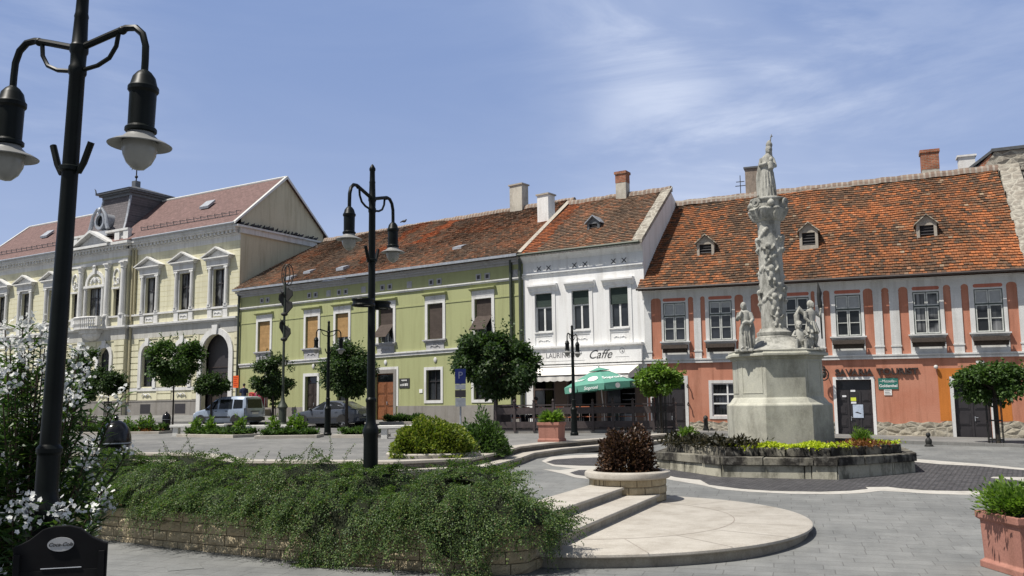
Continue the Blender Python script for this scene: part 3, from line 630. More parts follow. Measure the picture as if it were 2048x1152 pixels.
mb = MB(); frame_ring(mb, 13.75, 15.15, .45, 3.05, .14, -.05, -.006, False); mb.box(14.1, 14.9, -.03, -.006, 3.2, 3.42); mb.build('door_surround', M['trim'], PK)
mb = MB(); mb.box(13.16, 13.6, -.006, 0, 1.26, 3.56); mb.box(15.3, 15.95, -.006, 0, 1.26, 3.56); mb.box(13.6, 15.3, -.006, 0, 3.2, 3.56); mb.build('orange_patch', M['orange'], PK)
mb = MB(); frame_ring(mb, 3.27, 4.75, 1.45, 3.02, .14, -.03, 0); gw = casement(PK, 3.27, 4.75, 1.45, 3.02, M['frame'], .06, (.5,), (.38, .66), .06, .07); mb.build('surround', M['trim'], gw)
mb = MB()
for i in range(9): mb.box(3.36+i*.16, 3.375+i*.16, .045, .06, 1.5, 2.97)
mb.build('window_bars', M['ironmatt'], gw)
gw = casement(PK, 18.4, 19.6, 1.4, 3., M['frame'], .06, (.5,), (.38, .66))
mb = MB()                                                            # rough rubble plinth with a broken upper edge
for (a, b) in ((2.18, 8.77), (10.56, 13.60), (15.31, PKW)):
    mb.mark(); n = max(4, int((b-a)/.22)); top = [(a+(b-a)*i/n, 1.20+random.uniform(-.09, .1)) for i in range(n+1)]
    mb.prism([(a, -.4)]+top+[(b, -.4)], -.045, -.002)
mb.build_groups('rubble_plinth', M['stonebase'], PK)
mb = MB(); mb.mark(); mb.box(8.5, 12.6, -.5, -.05, .25, .62); mb.mark(); mb.box(13.4, 15.6, -.45, -.05, .2, .50); mb.mark(); mb.box(.2, 2.3, -.4, -.05, .3, .72); mb.build_groups('doorstep', M['riser'], PK)
mb = MB(); mb.box(14.7, 15.02, -.05, -.004, 3.63, 3.86); o = mb.build('alarm_box', M['trim'], PK); MB().box(14.79, 14.93, -.056, -.05, 3.68, 3.81).build('grille', M['framedark'], o)
for nm, tx, u, z, wd in (('letters', 'SAVARIA', 9.70, 3.43, 1.62), ('letters', 'TOURIST', 11.52, 3.44, 1.72)):
    t = text(nm, tx, .40, M['darkwood'], PK, (u, -.05, z), (PI/2, 0, 0), .05, bold=.012); w_ = max(v.co.x for v in t.data.vertices)-min(v.co.x for v in t.data.vertices); t.scale.x = wd/w_
def plaque(parent, u, z, w_, h, mat, y=-.03, name='plaque'):
    return MB().box(u-w_/2, u+w_/2, y, 0, z-h/2, z+h/2).build(name, mat, parent)
M['signgreen'] = plain('green enamel', (.03, .16, .13), .3, var=.08); M['signwhite'] = plain('white enamel', (.78, .78, .76), .4, var=.05); M['letterdark'] = plain('dark lettering', (.03, .03, .03), .6)
p = plaque(PK, 11.12, 2.91, .82, .50, M['signgreen']); text('lettering', '~Mozella~', .17, M['signwhite'], p, (11.12, -.034, 3.02), (PI/2, 0, 0), .003, shear=.2); text('lettering', 'Goldenthal', .17, M['signwhite'], p, (11.12, -.034, 2.81), (PI/2, 0, 0), .003, bold=.004)
p = plaque(PK, 11.09, 2.52, .32, .25, M['signwhite']); m2 = MB()
for i in range(3): m2.box(10.96, 11.2-.04*(i % 2), -.034, -.03, 2.585-.07*i, 2.605-.07*i)
m2.build('lettering', M['letterdark'], p)
# papers on the middle door
for (u, z, w_, h, mat) in ((9.62, 2.60, .20, .085, 'papers'), (9.24, 2.36, .17, .08, 'papers')):
    MB().box(u-w_/2, u+w_/2, .118, .122, z-h/2, z+h/2).build('notice', M[mat], d2)
M['paperyellow'] = plain('yellow paper', (.62, .68, .06), .7); M['paperblue'] = weather('pale blue poster', (.50, .58, .70), (.10, .13, .2), (.8, .84, .88), 4, 9, .5, .6, 0.)
MB().box(9.51, 9.74, .118, .122, 2.14, 2.30).build('notice', M['paperyellow'], d2); MB().box(9.52, 9.74, .118, .122, 2.02, 2.11).build('notice', M['papers'], d2)
po = MB().box(9.58, 10.02, .114, .118, 1.38, 1.98).build('poster', M['paperblue'], d2)
m2 = MB(); m2.prism([(9.66, 1.62), (9.92, 1.55), (9.93, 1.58), (9.75, 1.66)], .111, .114); m2.build('poster_print', M['letterdark'], po)
# roof of the pink house
RT = tile_roof('roof', PK, (-.15, -.50, 7.74), (16.98, -.50, 7.74), (.35, 5.0, 13.08), (16.75, 5.0, 13.52), [M['tileP']], .195, .19, sag=.045)
MB().add([(0, 5, 13.0), (PKW, 5, 13.4), (PKW, 10.4, 7.8), (0, 10.4, 7.8)], [(0, 1, 2, 3)]).build('rear_roof', M['tileG'], PK)
ridge_cap('ridge', RT, (.25, 5.0, 13.08), (16.85, 5.0, 13.52), M['ridge'], .24, .2)
mb = MB(); mb.tube([(-.2, -.58, 7.70), (PKW, -.58, 7.70)], .07, 8); mb.box(-.2, PKW, -.48, -.30, 7.70, 7.735); mb.build('gutter', M['darkwood'], PK)
mb = MB()                                                            # rough fire wall on the right
for i in range(14):
    t0, t1 = i/14, (i+1)/14; j = random.uniform(-.04, .04)
    mb.add([(16.84+j, -.5+5.5*t0, 7.75+5.95*t0), (17.75, -.5+5.5*t0, 7.75+5.95*t0), (17.75, -.5+5.5*t1, 7.75+5.95*t1), (16.84+j, -.5+5.5*t1, 7.75+5.95*t1),
            (16.84+j, -.5+5.5*t0, 7.2+5.6*t0), (16.84+j, -.5+5.5*t1, 7.2+5.6*t1)], [(0, 1, 2, 3), (0, 3, 5, 4)])
mb.build('fire_wall', M['rubble'], PK)
mb = MB(); mb.prism([(16.0, 13.3), (16.75, 14.35), (PKW, 14.5), (PKW, 12.8), (17.3, 12.8), (16.6, 12.9)], 5.05, 6.6); mb.build('rear_gable', M['rubble'], PK)
mb = MB(); mb.prism([(15.3, 13.35), (16.68, 14.36), (16.66, 14.50), (15.25, 13.45)], 5.0, 6.9); mb.prism([(16.62, 14.36), (PKW, 14.5), (PKW, 14.64), (16.62, 14.52)], 4.95, 6.9); mb.build('rear_verge', M['zincdark'], PK)
MB().prism([(15.5, 13.2), (16.62, 14.3), (16.62, 13.1)], 5.06, 6.5).build('rear_brick_gable', M['brick'], PK)
def dormer(parent, u, y, z, w_, h, rise, mat, framemat, roofmat, depth=1.6, name='dormer', ov=.1):
    """small roof vent with a gabled top and a louvred opening; y is its front face"""
    mb = MB(); t = .13
    mb.box(u-w_/2, u-w_/2+t, y, y+depth, z-.3, z+h); mb.box(u+w_/2-t, u+w_/2, y, y+depth, z-.3, z+h); mb.box(u-w_/2+t, u+w_/2-t, y, y+.1, z-.3, z+.1); mb.box(u-w_/2+t, u+w_/2-t, y, y+.1, z+h-.1, z+h)
    mb.prism([(u-w_/2, z+h), (u+w_/2, z+h), (u, z+h+rise)], y+.02, y+.12); o = mb.build(name, mat, parent)
    m2 = MB(); m2.quad((u-w_/2+t, y+.16, z+.1), (u+w_/2-t, y+.16, z+.1), (u+w_/2-t, y+.16, z+h-.1), (u-w_/2+t, y+.16, z+h-.1))
    k = 4
    for i in range(k): zz = z+.14+(h-.24)*i/k; m2.add([(u-w_/2+t, y+.03, zz), (u+w_/2-t, y+.03, zz), (u+w_/2-t, y+.12, zz+.09), (u-w_/2+t, y+.12, zz+.09)], [(0, 1, 2, 3)])
    m2.build('louvre', M['framedark'], o)
    m2 = MB(); e = w_/2+ov
    for s in (-1, 1):
        sl = rise/(w_/2); zo = z+h-ov*sl
        m2.add([(u+s*e, y-.12, zo), (u, y-.12, z+h+rise+.02), (u, y+depth+.3, z+h+rise+.02), (u+s*e, y+depth, zo), (u+s*e, y-.12, zo+.05), (u, y-.12, z+h+rise+.08), (u, y+depth+.3, z+h+rise+.08), (u+s*e, y+depth, zo+.05)],
               [(0, 1, 2, 3), (4, 5, 6, 7), (0, 1, 5, 4), (0, 3, 7, 4)])
    m2.build('dormer_roof', roofmat, o); return o
for (u, z) in ((3.0, 9.33), (7.98, 9.56), (13.2, 9.52)):
    y = 1.25; d = dormer(RT, u, y, z, .86, .82, .36, M['mortar'], None, M['stonebase'], 1.5)
chimney(RT, 5.1, 5.3, 12.4, 14.72, .80, .6, M['chimdark'], capmat=M['zincdark'])
chimney(RT, 13.85, 5.3, 12.4, 14.78, .80, .72, M['chim'], mat2=M['brick'], split=13.75)
ch = chimney(RT, 15.55, 5.6, 12.4, 14.32, .74, .6, M['chimwhite'], capmat=M['chimwhite'])
mb = MB(); c = (4.42, 5.1); mb.tube([(c[0], c[1], 13.2), (c[0], c[1], 14.4)], .022, 6)
for z, hw in ((14.05, .22), (13.82, .27)): mb.box(c[0]-hw, c[0]+hw, c[1]-.018, c[1]+.018, z-.018, z+.018)
mb.build('double_cross', M['ironmatt'], PK)
# wrought iron hanging sign next to the middle door
mb = MB(); pts = [(8.42+.2*math.cos(t), -.35, 3.35+.26*math.sin(t)) for t in np.linspace(0, 2*PI, 25)]; mb.tube(pts, .03, 6)
pts = [(8.42+.12*math.cos(t*1.7)*(1-t/8), -.35, 3.35+.16*math.sin(t*1.7)*(1-t/8)) for t in np.linspace(0, 6, 26)]; mb.tube(pts, .025, 5); mb.ball((8.42, -.35, 3.3), (.09, .06, .12), 8, 6); mb.tube([(8.42, -.35, 3.62), (8.42, -.2, 3.68), (8.42, 0, 3.6)], .02, 5); mb.box(8.38, 8.46, -.06, 0, 3.4, 3.75); mb.build('iron_bracket_sign', M['ironmatt'], PK)
mb = MB()
for z in (2.92, 2.05):
    mb.mark()
    mb.tube([(2.15, -.03, z), (2.15, -.16, z+.05), (2.12, -.22, z-.06), (2.17, -.2, z-.12)], .03, 5)
mb.build_groups('shutter_hook', M['ironmatt'], PK)
mb = MB(); mb.ball((13.1, -.12, 3.62), .09, 10, 8); mb.tube([(13.1, -.12, 3.62), (13.1, 0, 3.66)], .03, 6); mb.build('wall_lamp', M['trim'], PK)

# ---------------------------------------------------------------- white cafe house
WH = facade_root('white_house', (.616, 47.296), 31.1, 'narrow white two storey house with a cafe fascia and awning', 'house')
WW = 7.04; ww = [(.72, 1.76), (2.95, 3.96), (5.12, 6.15)]
op = [(.50, 1.86), (2.55, 4.30), (4.72, 6.45)]
mb = MB(); wall(mb, 0, WW, -.2, 10.25, [(a, b, 5.9, 7.98) for a, b in ww]+[(a, b, .9, 3.5) for a, b in op], 0, .3)
mb.quad((0, 0, 9), (0, 9, 9), (0, 9, 10.2), (0, 0, 10.2)); mb.add([(WW, 0, -.2), (WW, 9, -.2), (WW, 9, 10.2), (WW, 4.2, 13.72), (WW, 0, 10.25)], [(0, 1, 2, 3, 4)]); mb.add([(0, 0, -.2), (0, 9, -.2), (0, 9, 10.2), (.5, 4.2, 13.72), (0, 0, 10.25)], [(0, 1, 2, 3, 4)])
mb.build('wall', M['white'], WH)
mb = MB(); mb.box(0, WW, -.06, 0, 8.96, 9.04); mb.box(0, WW, -.11, 0, 9.04, 9.12); mb.prism([(-.02, 9.72), (-.12, 9.86), (-.30, 10.05), (-.30, 10.14), (0, 10.14), (0, 9.72)], 0, WW+.02, 'x'); mb.build('cornice', M['white'], WH)
mb = MB()
for x in (1.0, 1.59, 3.15, 3.77, 5.40, 5.99):
    mb.mark()
    for s in (-1, 1): mb.prism([(x-.12*s-.03, 9.22), (x-.12*s+.03, 9.22), (x+.12*s+.03, 9.46), (x+.12*s-.03, 9.46)], -.012-.003*s, 0)
mb.build_groups('wall_tie', M['framedark'], WH)
for i, (a, b) in enumerate(ww):
    wn = casement(WH, a, b, 5.9, 7.98, M['frame'], .16, (.5,), (.64,), .07, .09)
    blind(wn, a+.03, b-.03, 7.98-.72 if i != 2 else 7.98-.86, 7.96, .10, M['blindgreen'])
    m2 = MB(); m2.box(a-.2, a, -.04, 0, 5.05, 8.1); m2.box(b, b+.2, -.04, 0, 5.05, 8.1); m2.box(a, b, -.04, 0, 7.98, 8.1); m2.box(a, b, -.03, 0, 5.05, 5.2); m2.box(a, b, -.03, 0, 5.68, 5.82); m2.build('surround', M['white'], wn)
    m2 = MB(); m2.prism([(0, 8.08), (-.08, 8.12), (-.12, 8.26), (-.26, 8.36), (-.26, 8.45), (0, 8.47)], a-.36, b+.36, 'x'); m2.build('hood', M['white'], wn)
    m2 = MB(); m2.box(a-.04, b+.04, -.09, .1, 5.83, 5.9); m2.build('sill', M['white'], wn)
    m2 = MB(); scroll_relief(m2, (a+b)/2, 5.43, .8, -.01, .06); m2.build('relief', M['white'], wn)
# shop front
mb = MB(); mb.box(.42, 6.88, -.22, 0, 4.16, 4.96); mb.prism([(-.22, 4.96), (-.34, 5.02), (-.34, 5.10), (0, 5.10), (0, 4.96)], .36, 6.94, 'x'); mb.box(.42, 6.88, -.225, 0, 4.02, 4.10); FS = mb.build('shop_fascia', M['white'], WH)
M['lettergrey'] = plain('grey lettering', (.16, .16, .165), .6, var=.05)
t = text('lettering', 'LAURINGEN', .38, M['lettergrey'], FS, (2.40, -.224, 4.60), (PI/2, 0, 0), .003, bold=.003); w_ = t.dimensions.x or 1; xs = [v.co.x for v in t.data.vertices]; t.scale.x = 1.86/(max(xs)-min(xs))
t = text('lettering', 'Caffe', .62, M['letterdark'], FS, (4.58, -.224, 4.56), (PI/2, 0, 0), .003, shear=.42); xs = [v.co.x for v in t.data.vertices]; t.scale.x = 1.28/(max(xs)-min(xs))
mb = MB(); mb.box(.9, 3.75, -.224, -.22, 4.30, 4.315); mb.box(5.45, 6.2, -.224, -.22, 4.40, 4.415); mb.build('rule', M['lettergrey'], FS)
mb = MB()
for x, z in ((1.02, 4.66), (3.42, 4.70), (5.83, 4.72)):
    mb.tube([(x+.13*math.cos(t), -.222, z+.13*math.sin(t)) for t in np.linspace(.5, 6.6, 16)], .012, 4); mb.ball((x+.02, -.222, z-.03), (.05, .012, .04), 8, 5)
mb.build('shell_ornament', M['lettergrey'], FS)
M['canvas'] = plain('off white awning canvas', (.66, .64, .60), .85, var=.1, scale=4)
mb = MB(); mb.add([(.75, -.24, 3.98), (6.72, -.24, 3.98), (6.62, -1.35, 3.52), (.75, -1.35, 3.52)], [(0, 1, 2, 3)])
n = 60
for i in range(n):
    a, b = .75+5.87*i/n, .75+5.87*(i+1)/n; za = 3.27-.05*abs(math.sin(i*PI/4)); zb = 3.27-.05*abs(math.sin((i+1)*PI/4))
    mb.quad((a, -1.352, 3.52), (b, -1.352, 3.52), (b, -1.36-.02*math.sin(b*9), zb), (a, -1.36-.02*math.sin(a*9), za))
mb.add([(6.72, -.24, 3.98), (6.62, -1.35, 3.52), (6.62, -1.35, 3.27), (6.72, -.24, 3.5)], [(0, 1, 2, 3)]); AW = mb.build('awning', M['canvas'], WH)
mb = MB(); mb.tube([(.9, -.1, 3.2), (.9, -1.3, 3.5)], .02, 5); mb.tube([(6.5, -.1, 3.2), (6.5, -1.3, 3.5)], .02, 5); mb.tube([(.75, -1.35, 3.52), (6.62, -1.35, 3.52)], .03, 6); mb.build('awning_arm', M['framedark'], AW)
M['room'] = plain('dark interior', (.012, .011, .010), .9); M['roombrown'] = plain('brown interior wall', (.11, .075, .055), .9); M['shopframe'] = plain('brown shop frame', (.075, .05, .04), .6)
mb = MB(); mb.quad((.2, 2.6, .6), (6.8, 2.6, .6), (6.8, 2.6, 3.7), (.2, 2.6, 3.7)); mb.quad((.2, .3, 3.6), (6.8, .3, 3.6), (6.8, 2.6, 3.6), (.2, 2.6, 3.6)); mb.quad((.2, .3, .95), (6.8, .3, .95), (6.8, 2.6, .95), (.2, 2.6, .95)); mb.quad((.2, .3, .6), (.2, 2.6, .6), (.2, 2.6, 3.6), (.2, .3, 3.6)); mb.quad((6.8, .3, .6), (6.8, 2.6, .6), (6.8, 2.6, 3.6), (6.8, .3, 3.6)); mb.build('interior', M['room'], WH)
for a, b in op:
    mb = MB(); mb.box(a, a+.1, .02, .12, .9, 3.5); mb.box(b-.1, b, .02, .12, .9, 3.5); mb.box(a+.1, b-.1, .02, .12, 3.38, 3.5); mb.box(a+.1, b-.1, .03, .11, 2.82, 2.9)
    o = mb.build('shop_window', M['shopframe'], WH); m2 = MB(); m2.box(a+.1, a+.1+(b-a)*.42, .05, .07, .9, 2.82); m2.build('pane', M['glass'], o)
mb = MB(); mb.mark(); mb.box(1.86, 2.55, -.012, 0, .6, 3.5); mb.mark(); mb.box(4.30, 4.72, -.012, 0, .6, 3.5); mb.mark(); mb.box(6.45, 7.0, -.012, 0, .6, 3.7); mb.build_groups('shop_pier', M['roombrown'], WH)
mb = MB()
for z in (2.25, 2.55): mb.box(5.4, 6.35, .6, .8, z, z+.03)
mb.box(5.2, 6.3, .5, .9, 1.0, 1.55); mb.build('counter', M['zinc'], WH)
RW = tile_roof('roof', WH, (-.02, -.42, 10.16), (7.0, -.42, 10.16), (.72, 4.2, 13.78), (6.72, 4.2, 13.78), [M['tileG'], M['tileN']], .19, .19, pick=lambda s, t: 1 if s < .155+.02*math.sin(t*60) and s > .015 else 0)
MB().add([(0, 4.2, 13.7), (WW, 4.2, 13.7), (WW, 9.3, 10.2), (0, 9.3, 10.2)], [(0, 1, 2, 3)]).build('rear_roof', M['tileG'], WH)
ridge_cap('ridge', RW, (.75, 4.2, 13.78), (7.1, 4.2, 13.78), M['ridge'], .22, .16)
mb = MB()                                                            # mortared verge on both gables
for k in range(12):
    t0, t1 = k/12, (k+1)/12; q = random.uniform(-.02, .02)
    def pt(t, x, h): return (x, -.42+4.62*t, 10.16+3.62*t+h)
    mb.add([pt(t0, 6.62, .09+q), pt(t0, 7.18, .10), pt(t1, 7.18, .10), pt(t1, 6.62, .09+q), pt(t0, 7.18, -.12), pt(t1, 7.18, -.12)], [(0, 1, 2, 3), (1, 4, 5, 2)])
mb.add([pt(0, 6.62, .09), pt(0, 7.18, .1), pt(0, 7.18, -.12), pt(0, 6.62, -.12)], [(0, 1, 2, 3)]); mb.build('verge', M['rubble'], RW)
mb = MB()
for k in range(12):
    t0, t1 = k/12, (k+1)/12; x0, x1 = -.08+.74*t0, -.08+.74*t1
    mb.add([(x0-.05, -.42+4.62*t0, 10.30+3.62*t0), (x0+.22, -.42+4.62*t0, 10.28+3.62*t0), (x1+.22, -.42+4.62*t1, 10.28+3.62*t1), (x1-.05, -.42+4.62*t1, 10.30+3.62*t1), (x0-.05, -.42+4.62*t0, 9.9+3.62*t0), (x1-.05, -.42+4.62*t1, 9.9+3.62*t1)], [(0, 1, 2, 3), (0, 3, 5, 4)])
mb.build('fire_wall', M['mortar'], RW)
mb = MB(); mb.tube([(-.05, -.5, 10.12), (7.05, -.5, 10.12)], .075, 8); mb.build('gutter', M['pipe'], WH)
dormer(RW, 3.78, 1.1, 11.15, .74, .62, .30, M['zincdark'], None, M['zinc'], 1.2)
chimney(RW, 4.25, 4.1, 13., 15.1, .62, .55, M['chim'], mat2=M['brick'], split=14.45)

# ---------------------------------------------------------------- green house
GR = facade_root('green_house', (-19.66, 62.686), 37.2, 'long lime green two storey house with white window surrounds and reed blinds', 'house')
GW = 25.45; gwin = [(2.25, 3.60), (7.38, 8.62), (10.33, 11.55), (14.29, 15.55), (18.40, 19.60), (22.02, 23.25)]
def gtilt(u): return -.0125*u
gh = [(a, b, 5.92, 8.03) for a, b in gwin]+[(7.4, 8.6, 1.2, 4.07), (13.95, 15.6, 1.2, 4.05), (18.28, 19.42, 2.38, 4.14), (21.9, 23.1, 2.38, 4.14), (2.3, 3.5, 1.3, 4.0), (10.5, 11.6, 2.4, 4.1)]
mb = MB(); wall(mb, 0, GW, 0, 9.2, gh, 0, .25); mb.add([(0, 0, 9.2), (GW, 0, 9.2), (GW, 0, 9.9), (0, 0, 10.2)], [(0, 1, 2, 3)]); mb.quad((GW, 0, 0), (GW, 10, 0), (GW, 10, 10), (GW, 0, 10)); mb.quad((0, 0, 0), (0, 12, 0), (0, 12, 10), (0, 0, 10))
mb.build('wall', M['green'], GR)
def sloped(mb, u0, u1, y0, y1, za0, za1, zb0, zb1):
    return mb.add([(u0, y0, za0), (u1, y0, zb0), (u1, y1, zb0), (u0, y1, za0), (u0, y0, za1), (u1, y0, zb1), (u1, y1, zb1), (u0, y1, za1)], [(0, 3, 2, 1), (4, 5, 6, 7), (0, 1, 5, 4), (1, 2, 6, 5), (2, 3, 7, 6), (3, 0, 4, 7)])
mb = MB(); sloped(mb, -.1, GW, -.18, 0, 10.06, 10.20, 9.84, 9.98); sloped(mb, -.1, GW, -.34, 0, 10.2, 10.32, 9.98, 10.06); sloped(mb, -.1, GW, -.06, 0, 9.92, 10.06, 9.72, 9.84); mb.build('cornice', M['greytrim'], GR)
mb = MB(); sloped(mb, -.1, GW, -.62, -.34, 10.34, 10.48, 10.08, 10.22); mb.build('gutter', M['zinc'], GR)
mb = MB(); sloped(mb, 0, GW, -.07, 0, 9.02, 9.10, 8.84, 8.92); sloped(mb, 0, GW, -.12, 0, 9.10, 9.17, 8.92, 8.99); mb.build('frieze_band', M['trim'], GR)
mb = MB(); sloped(mb, 0, GW, -.13, 0, 5.06, 5.15, 5.30, 5.39); sloped(mb, 0, GW, -.07, 0, 4.90, 5.06, 5.14, 5.30); mb.build('string_course', M['trim'], GR)
mb = MB(); mb.mark(); mb.box(0, 7.2, -.05, 0, .2, 2.07); mb.mark(); mb.box(8.82, 13.7, -.05, 0, .2, 2.07); mb.mark(); mb.box(15.95, GW, -.05, 0, .2, 2.07); mb.build_groups('plinth', M['plinth'], GR)
mb = MB(); md = MB()
for a, b in gwin:
    for du in (-.32, .32):
        u = (a+b)/2+du; z = 9.55+gtilt(u)
        mb = MB(); md = MB(); frame_ring(mb, u-.11, u+.11, z-.11, z+.11, .08, -.03, 0); md.box(u-.11, u+.11, -.008, 0, z-.11, z+.11); fv = mb.build('frieze_vent', M['greytrim'], GR); md.build('grille', M['framedark'], fv)
for u in (9.6, 12.9, 16.9, 24.9): mb = MB(); z = 9.55+gtilt(u); mb.box(u-.2, u+.2, -.025, 0, z-.2, z+.2); mb.lathe([(.14, -.02), (.14, .02)], 12, (u, -.03, z)) if False else mb.ball((u, -.03, z), (.14, .03, .14), 12, 6); mb.build('frieze_ornament', M['greytrim'], GR)
mode = ['tan', 'tan', 'tanshort', 'brownout', 'brown', 'brownout']
for i, (a, b) in enumerate(gwin):
    wn = casement(GR, a, b, 5.92, 8.03, M['frame'], .2, (.5,), (.62,), .06, .08)
    bm_ = M['blindtan'] if 'tan' in mode[i] else M['blindbrown']
    if mode[i] in ('tan', 'brown'): blind(wn, a+.06, b-.06, 5.96, 8.0, .1, bm_)
    elif mode[i] == 'tanshort': blind(wn, a+.06, b-.06, 6.5, 8.0, .1, bm_)
    else:
        MB().box(a+.06, b-.06, .09, .1, 7.0, 8.0).build('blind', bm_, wn)
        m2 = MB(); m2.add([(a+.04, .08, 7.05), (b-.04, .08, 7.05), (b-.04, -.62, 6.25), (a+.04, -.62, 6.25), (a+.04, .085, 7.03), (b-.04, .085, 7.03), (b-.04, -.61, 6.23), (a+.04, -.61, 6.23)], [(0, 1, 2, 3), (4, 5, 6, 7), (2, 3, 7, 6), (0, 3, 7, 4), (1, 2, 6, 5)]); m2.build('blind', bm_, wn)
    m2 = MB(); m2.box(a-.2, a, -.05, 0, 5.72, 8.03); m2.box(b, b+.2, -.05, 0, 5.72, 8.03); m2.box(a-.2, b+.2, -.05, 0, 8.03, 8.18); m2.box(a-.2, b+.2, -.03, 0, 8.18, 8.50); m2.box(a-.2, b+.2, -.06, 0, 8.18, 8.21); scroll_relief(m2, (a+b)/2, 8.34, 1.2, -.035, .07); m2.build('surround', M['trim'], wn)
    m2 = MB(); m2.prism([(0, 8.50), (-.10, 8.52), (-.22, 8.60), (-.22, 8.65), (0, 8.68)], a-.32, b+.32, 'x'); m2.build('hood', M['green'], wn)
    m2 = MB(); m2.box(a-.3, b+.3, -.18, 0, 5.84, 5.92); m2.box(a-.24, b+.24, -.12, 0, 5.76, 5.84); m2.box(a-.1, b+.1, -.05, 0, 5.16, 5.76); scroll_relief(m2, (a+b)/2, 5.5, .9, -.06, .08); m2.build('sill', M['greytrim'], wn)
mb = MB(); us_ = [0]+[x for a, b in gwin for x in (a-.2, b+.2)]+[GW]
for a, b in zip(us_[0::2], us_[1::2]): mb.mark(); mb.box(a, b, -.03, 0, 7.98, 8.06)
mb.build_groups('plaster_band', M['green'], GR)
dG = panel_door(GR, 13.95, 15.6, 1.2, 4.05, .2, M['wood'], 2, 3, .55)
mb = MB(); frame_ring(mb, 13.95, 15.6, 1.3, 4.05, .22, -.06, 0, False); mb.build('stone_door_frame', M['plinth'], GR)
mb = MB(); frame_ring(mb, 13.72, 15.83, 2.07, 4.28, .16, -.03, 0, False); mb.build('door_surround', M['trim'], GR)
dG2 = panel_door(GR, 7.4, 8.6, 1.2, 4.07, .2, M['darkwood'], 2, 3, .5); mb = MB(); frame_ring(mb, 7.4, 8.6, 1.3, 4.07, .2, -.04, 0, False); mb.build('door_surround', M['trim'], GR)
dG3 = panel_door(GR, 2.3, 3.5, 1.3, 4.0, .2, M['darkwood'], 2, 3, .5)
for (a, b) in ((18.28, 19.42), (21.9, 23.1)):
    wn = casement(GR, a, b, 2.38, 4.14, M['framedark'], .2, (.5,), (.62,)); m2 = MB(); frame_ring(m2, a, b, 2.38, 4.14, .17, -.04, 0); m2.build('surround', M['trim'], wn)
wn = casement(GR, 10.5, 11.6, 2.4, 4.1, M['framedark'], .2, (.5,), (.62,))
mb = MB()
for u in (8.2, 14.9, 19.0): mb.mark(); mb.ball((u, -.03, 4.72), (.13, .05, .16), 10, 6)
mb.build_groups('ornament', M['trim'], GR)
p = plaque(GR, 16.5, 3.42, .86, .58, M['letterdark']); m2 = MB()
for i in range(7): h = random.uniform(.10, .17); m2.box(16.16+i*.1, 16.16+i*.1+random.uniform(.04, .075), -.035, -.03, 3.26, 3.26+h)
for i in range(5): m2.box(16.28+i*.09, 16.34+i*.09, -.035, -.03, 3.55+random.uniform(-.02, .02), 3.63)
m2.build('lettering', M['signwhite'], p)
plaque(GR, 17.85, 2.93, .26, .22, M['signwhite'])
mb = MB(); mb.mark(); mb.tube([(24.70, -.14, 10.0), (24.70, -.14, 1.3)], .085, 8); mb.mark(); mb.tube([(25.36, -.16, 10.1), (25.36, -.16, 1.2)], .09, 8); mb.mark(); mb.tube([(.12, -.14, 10.1), (.12, -.14, 1.3)], .085, 8); mb.build_groups('downpipe', M['pipe'], GR)
def gpick(s, t):
    for c in (.47, .60):
        if abs(s-(c-.12*(1-t)*.35)) < .022+.012*math.sin(t*40) and t > (.25 if c < .5 else .5): return 1
    return 0
RG = tile_roof('roof', GR, (-.1, -.58, 10.46), (GW+.05, -.58, 10.20), (1.0, 7.0, 15.0), (23.9, 7.0, 14.72), [M['tileG'], M['tileN']], .2, .2, pick=gpick, sag=.06)
MB().add([(0, 7, 14.9), (GW, 7, 14.6), (GW, 13, 10), (0, 13, 10)], [(0, 1, 2, 3)]).build('rear_roof', M['tileG'], GR)
ridge_cap('ridge', RG, (1.0, 7.0, 15.0), (24.4, 7.0, 14.72), M['ridge'], .22, .16)
chimney(RG, 20.05, 7.0, 14., 16.25, 1.0, .7, M['chim'], capmat=M['mortar'])
chimney(RG, 24.15, 4.2, 12.2, 14.45, .8, .7, M['chimwhite'], capmat=M['mortar'])
mb = MB()
for s, t in ((.27, .18), (.41, .16), (.79, .26), (.22, .1)):
    mb.mark(); u = s*25; y = -.58+7.58*t; z = 10.4+4.5*t-.01*u; mb.add([(u-.35, y-.3, z+.1), (u+.35, y-.3, z+.1), (u+.35, y+.25, z+.30), (u-.35, y+.25, z+.30), (u-.35, y-.3, z-.1), (u+.35, y-.3, z-.1), (u+.35, y+.25, z+.1), (u-.35, y+.25, z+.1)], [(0, 1, 2, 3), (0, 1, 5, 4), (1, 2, 6, 5), (0, 3, 7, 4)])
mb.build_groups('roof_hatch', M['zinc'], RG)
mb = MB(); mb.box(1.2, 3.9, -1.5, -.06, 1.0, 1.95); mb.box(1.2, 3.9, -1.9, -1.5, 1.0, 1.65); mb.build('doorstep', M['riser'], GR)

# ---------------------------------------------------------------- pale yellow public building
YE = facade_root('yellow_building', (-50.364, 80.917), 30.7, 'large pale yellow neo-renaissance public building with window pediments and a grey roof turret', 'building')
Y0, Y1, CU = 1.4, 35.65, 19.3
up = [CU+d for d in (-14.2, -10.45, -6.45, 6.45, 10.45, 14.2)]
lo = [(CU+s*d-.72, CU+s*d+.72) for s in (-1, 1) for d in (6.45, 10.45)]+[(CU-14.2-.72, CU-14.2+.72)]
cenw = [(CU-2.75-.36, CU-2.75+.36), (CU-.95, CU+.95), (CU+2.75-.36, CU+2.75+.36)]
clo = [(CU-1.6-.72, CU-1.6+.72), (CU+1.6-.72, CU+1.6+.72)]
P0, P1, PJ = 15.2, 23.35, -.38                                     # projecting centre
base_win = [(u-.6, u+.6, 1.7, 2.45) for u in up[:5]]
uh = [(u-.62, u+.62, 9.45, 12.25) for u in up]
lh = [(a, b, 3.75, 6.95) for a, b in lo]; dh = [(31.95, 34.85, 1.2, 7.45)]
mb = MB()
